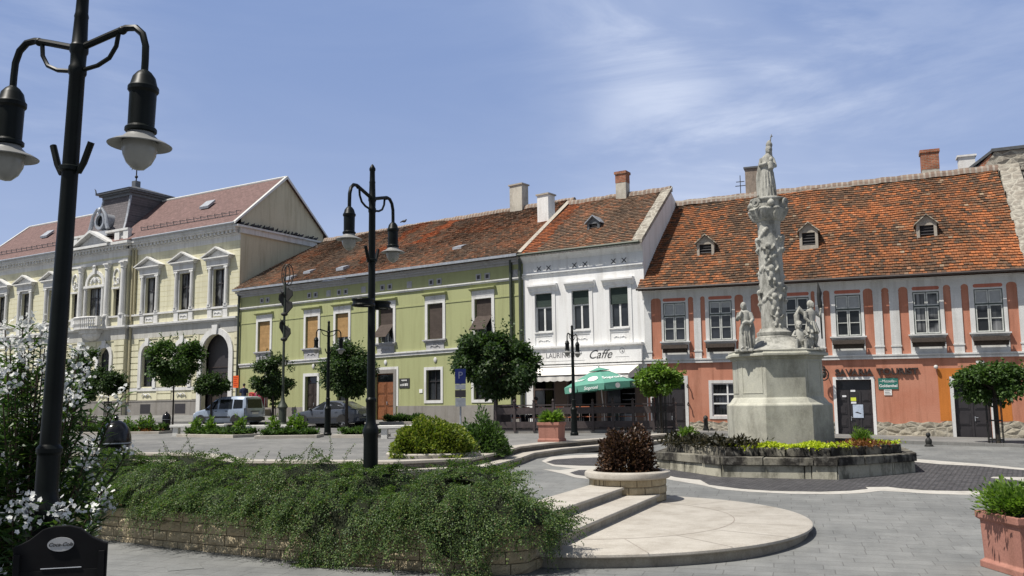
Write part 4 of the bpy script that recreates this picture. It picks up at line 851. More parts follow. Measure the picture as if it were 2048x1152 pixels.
wall(mb, Y0, P0, .8, 14.2, [h for h in uh+lh+base_win if h[1] < P0], 0, .35); wall(mb, P1, Y1, .8, 14.2, [h for h in uh+lh+dh+base_win if h[0] > P1], 0, .35)
wall(mb, P0, P1, .8, 14.6, [(a, b, 9.45, 11.9 if b-a > 1 else 11.6) for a, b in cenw]+[(a, b, 3.75, 6.95) for a, b in clo], PJ, .35)
mb.quad((P0, PJ, .8), (P0, 0, .8), (P0, 0, 14.6), (P0, PJ, 14.6)); mb.quad((P1, PJ, .8), (P1, 0, .8), (P1, 0, 14.6), (P1, PJ, 14.6))
for a, b in lo: spandrel(mb, a, b, 6.2, 6.95, 0, .35)
for a, b in clo: spandrel(mb, a, b, 6.2, 6.95, PJ, .35)
spandrel(mb, 31.95, 34.85, 6.0, 7.45, 0, .35)
mb.build('wall', M['yellow'], YE)
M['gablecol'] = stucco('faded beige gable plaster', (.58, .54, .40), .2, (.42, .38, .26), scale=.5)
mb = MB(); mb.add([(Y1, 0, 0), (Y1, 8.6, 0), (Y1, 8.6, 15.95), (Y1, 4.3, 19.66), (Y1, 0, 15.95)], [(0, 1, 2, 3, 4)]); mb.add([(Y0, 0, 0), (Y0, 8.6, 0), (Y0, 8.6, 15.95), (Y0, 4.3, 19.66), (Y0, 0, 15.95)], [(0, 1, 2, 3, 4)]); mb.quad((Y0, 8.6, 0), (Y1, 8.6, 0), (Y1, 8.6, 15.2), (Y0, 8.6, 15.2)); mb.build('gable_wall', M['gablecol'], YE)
def segs(f):                                                        # the three front planes
    for a, b, y in ((Y0, P0, 0.), (P0-.0, P1, PJ), (P1, Y1, 0.)): f(a, b, y)
def band(name, mat, z0, z1, pr, ex=0.):
    mb = MB()
    segs(lambda a, b, y: mb.box(a-(.0 if y == 0 else pr), b+(0 if y == 0 else pr) if y else (b+ex if b == Y1 else b), y-pr, y-.001 if y == 0 else 0, z0, z1)); return mb
mb = band('x', None, 14.2, 14.62, .02); o = mb.build('frieze', M['trim'], YE)
mb = MB()
for z0, z1, pr in ((14.62, 14.72, .14), (14.95, 15.10, .52), (15.10, 15.30, .62)):
    segs(lambda a, b, y: mb.box(a-(pr if y else 0), b+(pr if y else 0), y-pr, .0, z0, z1))
mb.box(Y1, Y1+.38, -.62, 8.0, 15.10, 15.24); mb.box(Y1, Y1+.2, -.14, 8.0, 14.7, 15.10)
CO = mb.build('cornice', M['trim'], YE)
mb = MB()
for a, b, y in ((Y0, P0, 0.), (P0, P1, PJ), (P1, Y1, 0.)):
    n = int((b-a)/.42)
    for i in range(n): x = a+(b-a)*(i+.5)/n; mb.box(x-.1, x+.1, y-.42, y, 14.72, 14.95)
mb.build('dentils', M['trim'], CO)
mb = MB(); mb.mark(); mb.tube([(Y0, -.72, 15.36), (P0-.9, -.72, 15.36)], .09, 8); mb.mark(); mb.tube([(P1+.9, -.72, 15.36), (Y1+.1, -.72, 15.36)], .09, 8); mb.build_groups('gutter', M['zinc'], YE)
mb = band('x', None, 8.48, 8.62, .30); b2 = band('x', None, 8.38, 8.48, .16); mb.add(b2.v, b2.f); mb.build('string_course', M['trim'], YE)
M['bandgrey'] = stucco('pale grey plaster band', (.50, .495, .46), .2, scale=.6)
mb = band('x', None, 7.52, 8.38, .03); mb.build('plaster_band', M['bandgrey'], YE)
mb = band('x', None, 9.30, 9.44, .16); mb.build('sill_band', M['trim'], YE)
mb = MB()
for u in up:
    mb.mark()
    for d in (-.82, .82): mb.box(u+d-.24, u+d+.24, -.12, 0, 8.62, 9.30)
    mb.box(u-.45, u+.45, -.08, 0, 8.75, 9.2); scroll_relief(mb, u, 8.97, .8, -.1, .08)
mb.build_groups('apron_panel', M['trim'], YE)
mb = band('x', None, 3.42, 3.66, .07); mb2 = MB()
mb.f = list(mb.f); mb.build('sill_band', M['trim'], YE)
mb = MB()
for a, b, y in ((Y0, P0, 0.), (P0, P1, PJ), (P1, 31.6, 0.), (35.2, Y1+.02, 0)): mb.mark(); mb.box(a, b, y-.09, y, .6, 2.62); mb.box(a, b, y-.12, y, 2.62, 2.72)
for h in base_win: pass
PL = mb.build_groups('plinth', M['plinth'], YE)
mb = MB()
for h in base_win: mb.mark(); mb.box(h[0], h[1], -.096, -.09, 1.7, 2.42)
mb.build_groups('basement_window', M['framedark'], YE)
# rusticated ground floor: deep joints between the courses, interrupted by the arches
mb = MB(); zz = [2.72+.48*i for i in range(1, 10)]
def blocks(a, b, y):
    cuts = sorted([(p-.42, q+.42) for p, q in lo+clo+[(31.95, 34.85)] if p > a-.1 and q < b+.1]); spans = []; x = a
    for p, q in cuts: spans.append((x, p)); x = q
    spans.append((x, b))
    z0 = 2.72
    while z0 < 7.4:
        z1 = min(z0+.46, 7.5)
        for p, q in spans:
            if q-p > .15: mb.box(p+.012, q-.012, y-.055, y, z0+.035, z1-.02)
        if z1 > 7.0:
            for p, q in cuts: mb.box(p, q, y-.055, y, max(z0+.035, 7.42), z1-.005) if z1 > 7.45 and q-p < 2.6 else None
        z0 += .48
for a, b, y in ((Y0, P0, 0.), (P0, P1, PJ), (P1, 31.53, 0.), (35.27, Y1, 0.)): mb.mark(); blocks(a, b, y)
mb.build_groups('rustication', M['yellow'], YE)
mb = MB()
for k in range(1, 12):
    z = 9.45+.40*k
    for a, b, y in ((Y0, P0, 0.), (P1, Y1, 0.)):
        x = a
        for u in [u for u in up if a < u < b]:
            if u-1.1-x > .2: mb.box(x, u-1.1, -.004, 0, z-.012, z+.012)
            x = u+1.1
        if b-x > .2: mb.box(x, b, -.004, 0, z-.012, z+.012)
mb.build('plaster_joints', M['joint'], YE)
def aedicule(u, y=0.):
    wn = casement(YE, u-.62, u+.62, 9.45, 12.25, M['framedark'], y+.25, (.5,), (.62,), .06, .07, 'glass2')
    m = MB()
    for s in (-1, 1):
        x = u+s*.88; m.box(x-.2, x+.2, y-.20, y, 9.44, 9.62); m.lathe([(.17, 0), (.15, .3), (.14, 2.5), (.135, 2.7)], 10, (x, y-.1, 9.62)); m.box(x-.2, x+.2, y-.22, y, 12.32, 12.45); m.ball((x-.13, y-.2, 12.28), .08, 8, 5); m.ball((x+.13, y-.2, 12.28), .08, 8, 5)
        m.box(u+s*.62 if s > 0 else u-.72, u+.72 if s > 0 else u-.62, y-.04, y, 9.44, 12.4)
    m.box(u-.62, u+.62, y-.05, y, 12.25, 12.45); m.build('surround', M['trim'], wn)
    m = MB(); m.box(u-1.14, u+1.14, y-.24, y, 12.45, 12.9); m.box(u-1.3, u+1.3, y-.36, y, 12.9, 13.0); m.box(u-1.42, u+1.42, y-.46, y, 13.0, 13.10)
    for s in (-1, 1):
        m.prism([(u+s*1.5, 13.10), (u, 13.74), (u, 13.86), (u+s*1.62, 13.14)], y-.50, y)
    m.prism([(u-1.3, 13.10), (u+1.3, 13.10), (u, 13.66)], y-.18, y); m.build('pediment', M['trim'], wn); return wn
for u in up: aedicule(u)
for a, b in lo+clo:
    y = PJ if (a, b) in clo else 0.
    wn = casement(YE, a, b, 3.75, 6.97, M['framedark'], y+.26, (.5,), (.68,), .07, .07); m = MB(); archivolt(m, a, b, 3.66, 6.2, 6.95, .34, y-.12, y); c = (a+b)/2; m.prism([(c-.16, 6.9), (c+.16, 6.9), (c+.24, 7.5), (c-.24, 7.5)], y-.2, y-.1); m.build('archivolt', M['trim'], wn)
    m = MB(); scroll_relief(m, c, 3.1, 1.2, y-.07, .12); m.build('relief', M['trim'], wn)
m = MB(); m.box(31.95, 34.85, .55, .65, 1.2, 7.45); DY = m.build('entrance_door', M['framedark'], YE)
m = MB()
for z in (4.6, 5.0): m.box(31.95, 34.85, .50, .56, z, z+.08)
m.box(33.35, 33.45, .5, .56, 1.2, 4.6)
for x in (32.2, 33.6): m.box(x, x+1., .52, .56, 1.7, 3.0); m.box(x, x+1., .52, .56, 3.2, 4.4)
m.build('door_panels', M['darkwood'], DY)
m = MB(); archivolt(m, 31.95, 34.85, 1.2, 6.0, 7.45, .42, -.14, 0); m.prism([(33.2, 7.4), (33.6, 7.4), (33.7, 8.1), (33.1, 8.1)], -.24, -.1); m.build('archivolt', M['trim'], DY)
m = MB(); m.box(31.4, 35.4, -.35, 0, .8, 1.45); m.build('doorstep', M['riser'], YE)
# projecting centre: half columns, lunette, side panels, pediment, balcony, attic balustrade
m = MB(); M['pilaster'] = M['trim']
for x in (CU-3.75, CU-1.75, CU+1.75, CU+3.75):
    m.mark(); m.box(x-.3, x+.3, PJ-.30, PJ, 8.62, 9.42); m.lathe([(.27, 0), (.27, .1), (.23, .18), (.225, 1.5), (.2, 3.7), (.2, 3.75), (.26, 3.85), (.22, 3.9), (.33, 4.2)], 12, (x, PJ-.16, 9.42)); m.box(x-.33, x+.33, PJ-.42, PJ, 13.6, 13.72)
m.build_groups('half_column', M['trim'], YE)
m = MB(); m.box(P0, P1, PJ-.06, PJ, 13.72, 14.0); m.build('architrave', M['trim'], YE)
for k, (a, b) in enumerate(cenw):
    big = b-a > 1; zt = 11.9 if big else 11.6
    wn = casement(YE, a, b, 9.45, zt, M['framedark'], PJ+.25, (.5,) if big else (), (.66,), .06, .08, 'glass2'); m = MB()
    if big:
        for s in (-1, 1): x = CU+s*1.15; m.lathe([(.17, 0), (.15, .2), (.14, 2.3), (.2, 2.45)], 10, (x, PJ-.1, 9.45))
        m.box(a-.4, b+.4, PJ-.2, PJ, 11.9, 12.1); archivolt(m, CU-1., CU+1., 12.1, 12.15, 13.05, .26, PJ-.12, PJ); m.prism([(CU-.12, 13.0), (CU+.12, 13.0), (CU+.17, 13.5), (CU-.17, 13.5)], PJ-.25, PJ-.1)
        for i in range(9): t = PI*(i+.5)/9; m.ball((CU+.55*math.cos(t), PJ-.05, 12.25+.45*math.sin(t)), (.15, .1, .13), 8, 5)
        m.ball((CU, PJ-.06, 12.5), (.2, .12, .25), 8, 6); m.ball((CU+.0, PJ-.2, 13.62), (.18, .12, .14), 8, 6)
    else:
        m.box(a-.12, b+.12, PJ-.15, PJ, 11.6, 11.75); m.tube([((a+b)/2+.36*math.cos(t), PJ-.04, 12.6+.62*math.sin(t)) for t in np.linspace(0, 2*PI, 21)], .07, 6)
        for i in range(6): m.ball(((a+b)/2+random.uniform(-.35, .35), PJ-.05, 11.95+.12*i), (.12, .08, .1), 7, 5)
    m.build('surround', M['trim'], wn)
m = MB(); m.box(CU-2.3, CU+2.3, PJ-.75, PJ, 15.1, 15.3)
for s in (-1, 1): m.prism([(CU+s*2.35, 15.30), (CU, 16.35), (CU, 16.55), (CU+s*2.55, 15.36)], PJ-.8, PJ+.4)
m.prism([(CU-2.2, 15.3), (CU+2.2, 15.3), (CU, 16.3)], PJ-.35, PJ); m.build('pediment', M['trim'], YE)
ATT = [MB(), MB()]; ATT[0].box(P0-.1, CU-2.4, PJ-.2, PJ+.15, 15.30, 15.5); ATT[1].box(CU+2.4, P1+.1, PJ-.2, PJ+.15, 15.30, 15.5)
for k_, (x0, x1) in enumerate(((P0-.1, CU-1.3), (CU+1.3, P1+.1))): ATT[k_].box(x0, x1, PJ-.25, PJ+.2, 16.25, 16.42)
for x in (P0+.2, P0+1.3, P1-1.3, P1-.2): ATT[int(x > CU)].box(x-.3, x+.3, PJ-.2, PJ+.15, 15.5, 16.25)
for x0 in (P0+.62, P1-.98):
    for i in range(4): ATT[int(x0 > CU)].lathe([(.05, 0), (.09, .25), (.04, .6), (.07, .75)], 8, (x0+.12*i, PJ, 15.5))
for q_ in ATT: q_.build('attic_balustrade', M['trim'], YE)
m = MB(); pts = [(CU-1.75, PJ), (CU-1.6, PJ-.75), (CU-.9, PJ-1.1), (CU, PJ-1.2), (CU+.9, PJ-1.1), (CU+1.6, PJ-.75), (CU+1.75, PJ)]
m.prism(pts, 8.45, 8.68, 'z'); m.prism([((x-CU)*.72+CU, (y-PJ)*.7+PJ) for x, y in pts], 8.15, 8.45, 'z'); m.ball((CU, PJ-.1, 8.1), (1.1, .6, .55), 14, 8)
for (a, b), (c, d) in zip(pts[:-1], pts[1:]):
    for t in np.linspace(0, 1, 5)[:-1]: m.lathe([(.06, 0), (.1, .2), (.05, .5), (.08, .62)], 8, (a+(c-a)*t, b+(d-b)*t, 8.68))
m.tube([(x, y, 9.36) for x, y in pts], .1, 6)
for i in (1, 5): m.box(pts[i][0]-.15, pts[i][0]+.15, pts[i][1]-.15, pts[i][1]+.15, 8.68, 9.42)
m.build('balcony', M['trim'], YE)
m = MB(); m.tube([(23.62, -.12, 14.9), (23.62, -.12, 2.6)], .1, 8); m.build('downpipe', M['pipeyellow'], YE)
m = MB(); m.tube([(23.95, -.12, 14.9), (23.95, -.12, 9.5)], .09, 8); m.build('downpipe', M['pipeyellow'], YE)
# roof, turret, oculus, snow guards, skylights
def slab(parent, name, e0, e1, r0, r1, mat, thick=.12):
    """roof plane as its own object whose local x,y lie in the slope"""
    e0, e1, r0, r1 = map(Vector, (e0, e1, r0, r1)); X = (e1-e0).normalized(); Yv = (r0-e0); Yv = (Yv-X*Yv.dot(X)).normalized(); Z = X.cross(Yv)
    mtx = Matrix((X, Yv, Z)).transposed().to_4x4(); mtx.translation = e0; inv = mtx.inverted(); P = [inv @ p for p in (e0, e1, r1, r0)]
    mb = MB(); mb.add([tuple(p) for p in P]+[(p.x, p.y, -thick) for p in P], [(0, 1, 2, 3), (0, 1, 5, 4), (1, 2, 6, 5), (2, 3, 7, 6), (3, 0, 4, 7)]); o = mb.build(name, mat, parent); o.matrix_local = mtx; return o
RY = slab(YE, 'roof', (Y0-.1, -.72, 15.42), (Y1+.1, -.72, 15.42), (Y0-.1, 4.3, 19.75), (Y1+.1, 4.3, 19.75), M['slate'])
slab(YE, 'rear_roof', (Y1+.1, 9.3, 15.42), (Y0-.1, 9.3, 15.42), (Y1+.1, 4.3, 19.75), (Y0-.1, 4.3, 19.75), M['slate'])
m = MB(); m.tube([(Y0-.1, 4.3, 19.78), (Y1+.1, 4.3, 19.78)], .1, 6)
for u in (Y0-.12, Y1+.12):
    m.add([(u-.13, -.75, 15.44), (u+.13, -.75, 15.44), (u+.13, 4.3, 19.86), (u-.13, 4.3, 19.86), (u+.13, -.75, 15.28), (u+.13, 4.3, 19.62), (u-.13, -.75, 15.28)], [(0, 1, 2, 3), (1, 4, 5, 2), (0, 1, 4, 6)])
    m.add([(u-.13, 9.3, 15.44), (u+.13, 9.3, 15.44), (u+.13, 4.3, 19.86), (u-.13, 4.3, 19.86), (u+.13, 9.3, 15.28), (u+.13, 4.3, 19.62)], [(0, 1, 2, 3), (1, 4, 5, 2)])
m.build('roof_edge', M['lampunder'], YE)
m = MB(); sl = 4.33/5.02
for a, b in ((Y0+.6, P0-.6), (P1+.8, Y1-.6)):
    m.mark(); n = int((b-a)/.75)
    for i in range(n+1): x = a+(b-a)*i/n; y = .15; z = 15.42+(y+.72)*sl; m.tube([(x, y, z), (x, y-.1, z+.32)], .025, 4); m.tube([(x, y+.4, z+.4*sl), (x, y-.1, z+.3)], .02, 4)
    for h in (.1, .28): m.tube([(a, .1, 16.1+h), (b, .1, 16.1+h)], .02, 4)
m.build_groups('snow_guard', M['zincdark'], YE)
m = MB()
for x in (29.6, 8.2): m.mark(); y = 2.0; z = 15.42+(y+.72)*sl; m.add([(x-.5, y-.35, z-.2), (x+.5, y-.35, z-.2), (x+.5, y+.35, z+.45), (x-.5, y+.35, z+.45), (x-.5, y-.4, z-.02), (x+.5, y-.4, z-.02), (x+.5, y+.3, z+.6), (x-.5, y+.3, z+.6)], [(4, 5, 6, 7), (0, 1, 5, 4), (1, 2, 6, 5), (0, 3, 7, 4)])
m.build_groups('skylight', M['zinc'], YE)
def turret():
    prof = [(0., 2.95), (.12, 2.6), (.3, 2.28), (.55, 2.02), (.8, 1.87), (1., 1.80)]; zb, zt = 16.1, 19.7; cb, ct = 2.6, 2.95
    rings = []
    for t, h in prof:
        z = zb+(zt-zb)*t; cy = cb+(ct-cb)*t; rings.append([(CU-h, cy-h*.97, z), (CU+h, cy-h*.97, z), (CU+h, cy+h*.97, z), (CU-h, cy+h*.97, z)])
    o = MB().loft(rings).build('turret', M['slatedark'], YE)
    m = MB()
    for i in range(4): m.tube([rings[k][i] for k in range(len(rings))], .10, 6)
    m.build('hip_flashing', M['zinc'], o)
    m = MB(); cy = ct
    for h, z0, z1 in ((1.86, 19.7, 19.95), (2.05, 19.95, 20.1), (2.25, 20.1, 20.25)): m.box(CU-h, CU+h, cy-h, cy+h, z0, z1)
    m.loft([[(CU-2.3, cy-2.3, 20.25), (CU+2.3, cy-2.3, 20.25), (CU+2.3, cy+2.3, 20.25), (CU-2.3, cy+2.3, 20.25)], [(CU-.2, cy-.2, 21.0), (CU+.2, cy-.2, 21.0), (CU+.2, cy+.2, 21.0), (CU-.2, cy+.2, 21.0)]])
    m.box(CU-.25, CU+.25, cy-.25, cy+.25, 20.9, 21.5); m.build('turret_cap', M['zincdark'], o)
    m = MB(); m.tube([(CU, cy, 21.4), (CU, cy, 24.2)], .05, 6)
    for a in (0, PI/2):
        c, s = math.cos(a), math.sin(a)
        for q in (-1, 1): m.tube([(CU, cy, 22.6), (CU+q*.3*c, cy+q*.3*s, 22.9), (CU+q*.55*c, cy+q*.55*s, 22.85), (CU+q*.65*c, cy+q*.65*s, 22.6)], .03, 4)
    m.ball((CU, cy, 21.9), .14, 8, 6); m.build('finial', M['ironmatt'], o)
    for h in (2.2,): MB().tube([(CU-h, cy-h, 20.2), (CU-h-.05, cy-h-.05, 20.55), (CU-h-.12, cy-h-.12, 20.7)], [.06, .05, .01], 5).build('corner_finial', M['zincdark'], o)
turret()
m = MB(); yo = -.35
ring = lambda r0, r1, y0, y1: m.loft([[(CU+r0*math.cos(t), y0, 17.45+r0*1.15*math.sin(t)), (CU+r1*math.cos(t), y0, 17.45+r1*1.15*math.sin(t)), (CU+r1*math.cos(t), y1, 17.45+r1*1.15*math.sin(t)), (CU+r0*math.cos(t), y1, 17.45+r0*1.15*math.sin(t))] for t in np.linspace(0, 2*PI, 25)], cap=False)
ring(.44, .62, yo, yo+1.6)
m.box(CU-1.25, CU+1.25, yo-.1, yo+1.2, 16.1, 16.55)
for s in (-1, 1): m.tube([(CU+s*1.2, yo, 16.7), (CU+s*1.0, yo, 17.2), (CU+s*.85, yo, 17.9), (CU+s*.3, yo, 18.5)], [.16, .17, .13, .1], 8)
m.ball((CU, yo, 18.35), (.2, .16, .26), 8, 6); OC = m.build('oculus_dormer', M['zinc'], YE, True)
m = MB(); m.loft([[(CU+r*math.cos(t), yo+.2, 17.45+r*1.15*math.sin(t)) for t in np.linspace(0, 2*PI, 25)[:-1]] for r in (.47, .01)]); m.build('pane', M['glass'], OC)

# ---------------------------------------------------------------- round platform, steps, retaining wall, round planter
CC = Vector((1.31, 16.17)); RR = 3.77; DD = Vector((.399, .917)).normalized(); NN = Vector((DD.y, -DD.x))
def cp(s, o, z): p = CC+DD*s+NN*o; return (p.x, p.y, z)
ST = empty('stone_steps', (CC.x, CC.y, 0), 0, 'pale limestone half round platform with two straight steps rising to the upper paving', 'steps')
def rel(o, root): o.parent = root; o.matrix_parent_inverse = root.matrix_basis.inverted() if root.rotation_euler.z == 0 else Matrix.LocRotScale(root.location, root.rotation_euler, None).inverted(); return o
def arcp(r, z, n=48): return [(CC.x+r*(NN.x*math.cos(t)+DD.x*math.sin(t)), CC.y+r*(NN.y*math.cos(t)+DD.y*math.sin(t)), z) for t in np.linspace(-math.acos(.45/RR), math.acos(.45/RR), n)]
mb = MB(); a = arcp(RR, -.05); b = arcp(RR, .135); back = [cp(RR*.98, .2, 0), cp(-RR*.98, .2, 0)]
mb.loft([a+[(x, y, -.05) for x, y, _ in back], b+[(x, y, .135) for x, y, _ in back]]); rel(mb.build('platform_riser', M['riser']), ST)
mb = MB(); n = 48
rings = []
for r, z in ((RR+.05, .135), (RR+.075, .155), (RR+.07, .185), (RR+.04, .2)): rings.append(arcp(r, z)+[(x, y, z) for x, y, _ in back])
mb.loft(rings); rel(mb.build('platform_slab', M['pale'], None, True), ST)
mb = MB()
for r in (2.55,): mb.loft([[arcp(r, .2025)[i], arcp(r+.02, .2025)[i]] for i in range(48)], cap=False, closed=False)
for k in range(7):
    t = -1.2+2.4*(k+.5)/7; d2_ = NN*math.cos(t)+DD*math.sin(t); q = Vector((-d2_.y, d2_.x))*.006; p0, p1 = CC+d2_*2.57, CC+d2_*3.86
    mb.quad((p0.x-q.x, p0.y-q.y, .2026), (p1.x-q.x, p1.y-q.y, .2026), (p1.x+q.x, p1.y+q.y, .2026), (p0.x+q.x, p0.y+q.y, .2026))
M['groove'] = plain('dark joint line', (.27, .235, .20), .9); rel(mb.build('slab_joints', M['groove']), ST)
def stepper(o0, o1, z0, z1, s0, s1, nose=.045):
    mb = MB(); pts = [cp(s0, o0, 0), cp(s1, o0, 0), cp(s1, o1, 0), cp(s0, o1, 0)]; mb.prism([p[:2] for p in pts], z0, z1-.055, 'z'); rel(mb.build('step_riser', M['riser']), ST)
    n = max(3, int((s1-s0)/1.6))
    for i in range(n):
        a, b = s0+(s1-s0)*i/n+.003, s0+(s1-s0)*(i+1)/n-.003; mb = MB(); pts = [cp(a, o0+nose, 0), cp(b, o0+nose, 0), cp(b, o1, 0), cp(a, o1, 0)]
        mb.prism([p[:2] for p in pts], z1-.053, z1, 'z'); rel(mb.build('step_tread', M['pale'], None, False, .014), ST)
stepper(.63, -.02, .1, .365, -3.3, 2.9); stepper(.03, -.76, .1, .53, -2.9, 3.3)
# retaining wall of rough hewn blocks
WP = [Vector(p) for p in ((-13.5, 19.2), (-9.5, 16.85), (-7.62, 15.6), (-4.76, 14.02), (-2.36, 12.84), (-1.24, 12.33), (-.55, 12.08), (-.12, 12.02), (.14, 12.12), (.26, 12.36), (.42, 12.72), (.75, 13.46))]
CUM = [0]
for a, b in zip(WP[:-1], WP[1:]): CUM.append(CUM[-1]+(b-a).length)
def wpos(s):
    s = max(0, min(CUM[-1]-1e-4, s))
    for i in range(len(WP)-1):
        if CUM[i+1] >= s: break
    t = (s-CUM[i])/(CUM[i+1]-CUM[i]); p = WP[i].lerp(WP[i+1], t); d = (WP[i+1]-WP[i]).normalized(); return p, Vector((d.y, -d.x))
M['block'] = weather('rough hewn yellow stone', (.44, .37, .25), (.20, .155, .095), (.60, .54, .41), 3.2, 7, .6, .92, .9)
RW_ = empty('retaining_wall', (-4, 14, 0), 0, 'low curving retaining wall of rough hewn yellowish stone blocks under the spreading shrub', 'wall')
mb = MB(); cs = .158
for c in range(4):
    s = random.uniform(0, .3)
    while s < CUM[-1]-.1:
        L_ = random.uniform(.26, .56); s1 = min(s+L_, CUM[-1]); g = .008
        nx, nz = 5, 4; V = []
        for j in range(nz):
            for i in range(nx):
                p, nr = wpos(s+g+(s1-s-2*g)*i/(nx-1)); z = c*cs+.006+(cs-.012)*j/(nz-1)-.02
                e = (i in (0, nx-1)) or (j in (0, nz-1)); o = (.008 if e else .03)+random.uniform(-.010, .016)*(0.4 if e else 1.4)
                V.append((p.x+nr.x*o, p.y+nr.y*o, z))
        o0 = len(mb.v); mb.add(V, [(j*nx+i, j*nx+i+1, (j+1)*nx+i+1, (j+1)*nx+i) for j in range(nz-1) for i in range(nx-1)])
        bk = []
        for (ss, zz) in ((s+g, 0), (s1-g, 0), (s1-g, 1), (s+g, 1)):
            p, nr = wpos(ss); bk.append((p.x-nr.x*.12, p.y-nr.y*.12, c*cs+.006+(cs-.012)*zz-.02))
        ids = [0, nx-1, nx*nz-1, nx*(nz-1)]; ob = len(mb.v); mb.v += bk
        mb.f += [tuple([o0+i for i in range(nx)]+[ob+1, ob]), tuple([o0+nx*(nz-1)+i for i in range(nx)][::-1]+[ob+3, ob+2]), tuple([o0+nx*j for j in range(nz)][::-1]+[ob, ob+3]), tuple([o0+nx*j+nx-1 for j in range(nz)]+[ob+2, ob+1])]; mb.m += [0]*4
        s = s1
rel(mb.build('blocks', M['block']), RW_)
mb = MB(); fr = [wpos(s) for s in np.linspace(0, CUM[-1], 60)]
mb.loft([[(p.x-n_.x*.012, p.y-n_.y*.012, -.1), (p.x-n_.x*.012, p.y-n_.y*.012, .605), (p.x-n_.x*.25, p.y-n_.y*.25, .605), (p.x-n_.x*.25, p.y-n_.y*.25, -.1)] for p, n_ in fr]); M['mortarwall'] = stucco('brown wall mortar', (.20, .165, .11), .3); rel(mb.build('mortar_core', M['mortarwall']), RW_)
mb = MB(); pts = [(p.x-n_.x*.24, p.y-n_.y*.24, .585) for p, n_ in fr]+[(.2, 14.6, .585), (-1.5, 15.2, .585), (-4, 16.6, .585), (-7, 18.3, .585), (-12.5, 21.4, .585)]
mb.add(pts, [tuple(range(len(pts)))]); SOIL = mb.build('planting_soil', M['soil']); tag(SOIL, kind='structure')
# round planter
RP = empty('round_planter', (2.38, 18.82, 0), 0, 'round stone planter with smooth pale rim beside the steps holding the purple bush', 'planter')
mb = MB(); c0 = .05
for c in range(4):
    n = 15; ph = .5*(c % 2)
    for i in range(n):
        a0, a1 = 2*PI*(i+ph)/n+.012, 2*PI*(i+1+ph)/n-.012; z0, z1 = c0+c*.155+.006, c0+(c+1)*.155-.006; o = random.uniform(-.012, .014)
        R1, R0 = .80+o, .66; am = (a0+a1)/2
        P_ = lambda r, t, z: (r*math.cos(t), r*math.sin(t), z)
        mb.loft([[P_(R0, t, z0), P_(R1-.015, t, z0), P_(R1, t, z0+.02), P_(R1, t, z1-.02), P_(R1-.015, t, z1), P_(R0, t, z1)] for t in np.linspace(a0, a1, 4)])
mb.build('planter_blocks', M['block'], RP)
MB().lathe([(.79, .0), (.79, .66)], 40, (0, 0, 0), False).build('planter_core', M['mortarwall'], RP)
MB().lathe([(.70, .66), (.86, .66), (.90, .69), (.905, .75), (.89, .79), (.85, .81), (.72, .81), (.70, .78), (.70, .66)], 56, (0, 0, 0), False).build('rim', M['pale'], RP, True)
MB().lathe([(.71, .74), (.01, .77)], 30, (0, 0, 0)).build('soil', M['soil'], RP)
# steps at the back up to the terrace
BS = empty('terrace_steps', (0, 27, 0), 0, 'long pale stone steps curving behind the bushes up to the terrace with the clay pot', 'steps')
def off_edge(d):
    out = []
    for i, (x, y) in enumerate(edge):
        a = edge[max(0, i-1)]; b = edge[min(len(edge)-1, i+1)]; t = Vector((b[0]-a[0], b[1]-a[1])).normalized(); n_ = Vector((t.y, -t.x)); out.append((x+n_.x*d, y+n_.y*d))
    return out
for d0, d1, z0, z1 in ((.45, -.12, .3, .70), (0., -.5, .3, TZ+.006)):
    A, B = off_edge(d0), off_edge(d1); An = off_edge(d0+.04)
    mb = MB()
    for i in range(1, len(A)-1): mb.quad((*A[i], z0), (*A[i+1], z0), (*A[i+1], z1-.06), (*A[i], z1-.06))
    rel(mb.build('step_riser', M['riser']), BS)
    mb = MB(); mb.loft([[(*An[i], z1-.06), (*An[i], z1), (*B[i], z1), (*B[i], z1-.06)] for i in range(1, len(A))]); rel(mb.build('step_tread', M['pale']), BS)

# ---------------------------------------------------------------- monument
MC = Vector((7.60, 25.38)); mz = .25
MO = empty('trinity_column', (MC.x, MC.y, 0), 0, 'pale baroque stone column with carved cherubs on a tall octagonal pedestal inside a flower bed', 'monument')
def octo(r, rot, k=8): return [(r*math.cos(2*PI*(i+.5)/k+rot), r*math.sin(2*PI*(i+.5)/k+rot)) for i in range(k)]
ro = R(-18)
def ring_wall(name, r1, r0, z0, z1, mat, nb=2, jit=.012):
    mb = MB(); A = octo(r1, ro); B = octo(r0, ro)
    for i in range(8):
        a, b, c, d = A[i], A[(i+1) % 8], B[(i+1) % 8], B[i]; cuts = [0]+sorted(random.uniform(.15, .85) for _ in range(nb))+[1]
        for t0, t1 in zip(cuts[:-1], cuts[1:]):
            g = .004; q = random.uniform(-jit, jit); f = lambda p, r, t: (p[0]+(r[0]-p[0])*t, p[1]+(r[1]-p[1])*t); dz = random.uniform(-jit, jit)
            nrm = Vector((a[0]+b[0], a[1]+b[1])).normalized()*q
            p1, p2, p3, p4 = f(a, b, t0+g), f(a, b, t1-g), f(d, c, t1-g), f(d, c, t0+g)
            p1 = (p1[0]+nrm.x, p1[1]+nrm.y); p2 = (p2[0]+nrm.x, p2[1]+nrm.y); mb.prism([p1, p2, p3, p4], z0, z1+dz, 'z')
    return mb.build(name, mat, MO, False, .015)
M['bedlow'] = weather('stained pale render', (.44, .42, .335), (.12, .115, .09), (.52, .5, .42), 1.3, 6, .9, .9, .3, .46, .58)
ring_wall('bed_wall', 3.62, 3.0, .05, .60, M['bedlow'], 2, .006); ring_wall('bed_kerb', 3.68, 2.9, .602, .80, M['stoneold'], 2, .014); ring_wall('bed_kerb', 3.30, 2.7, .802, 1.02, M['stoneold'], 2, .012)
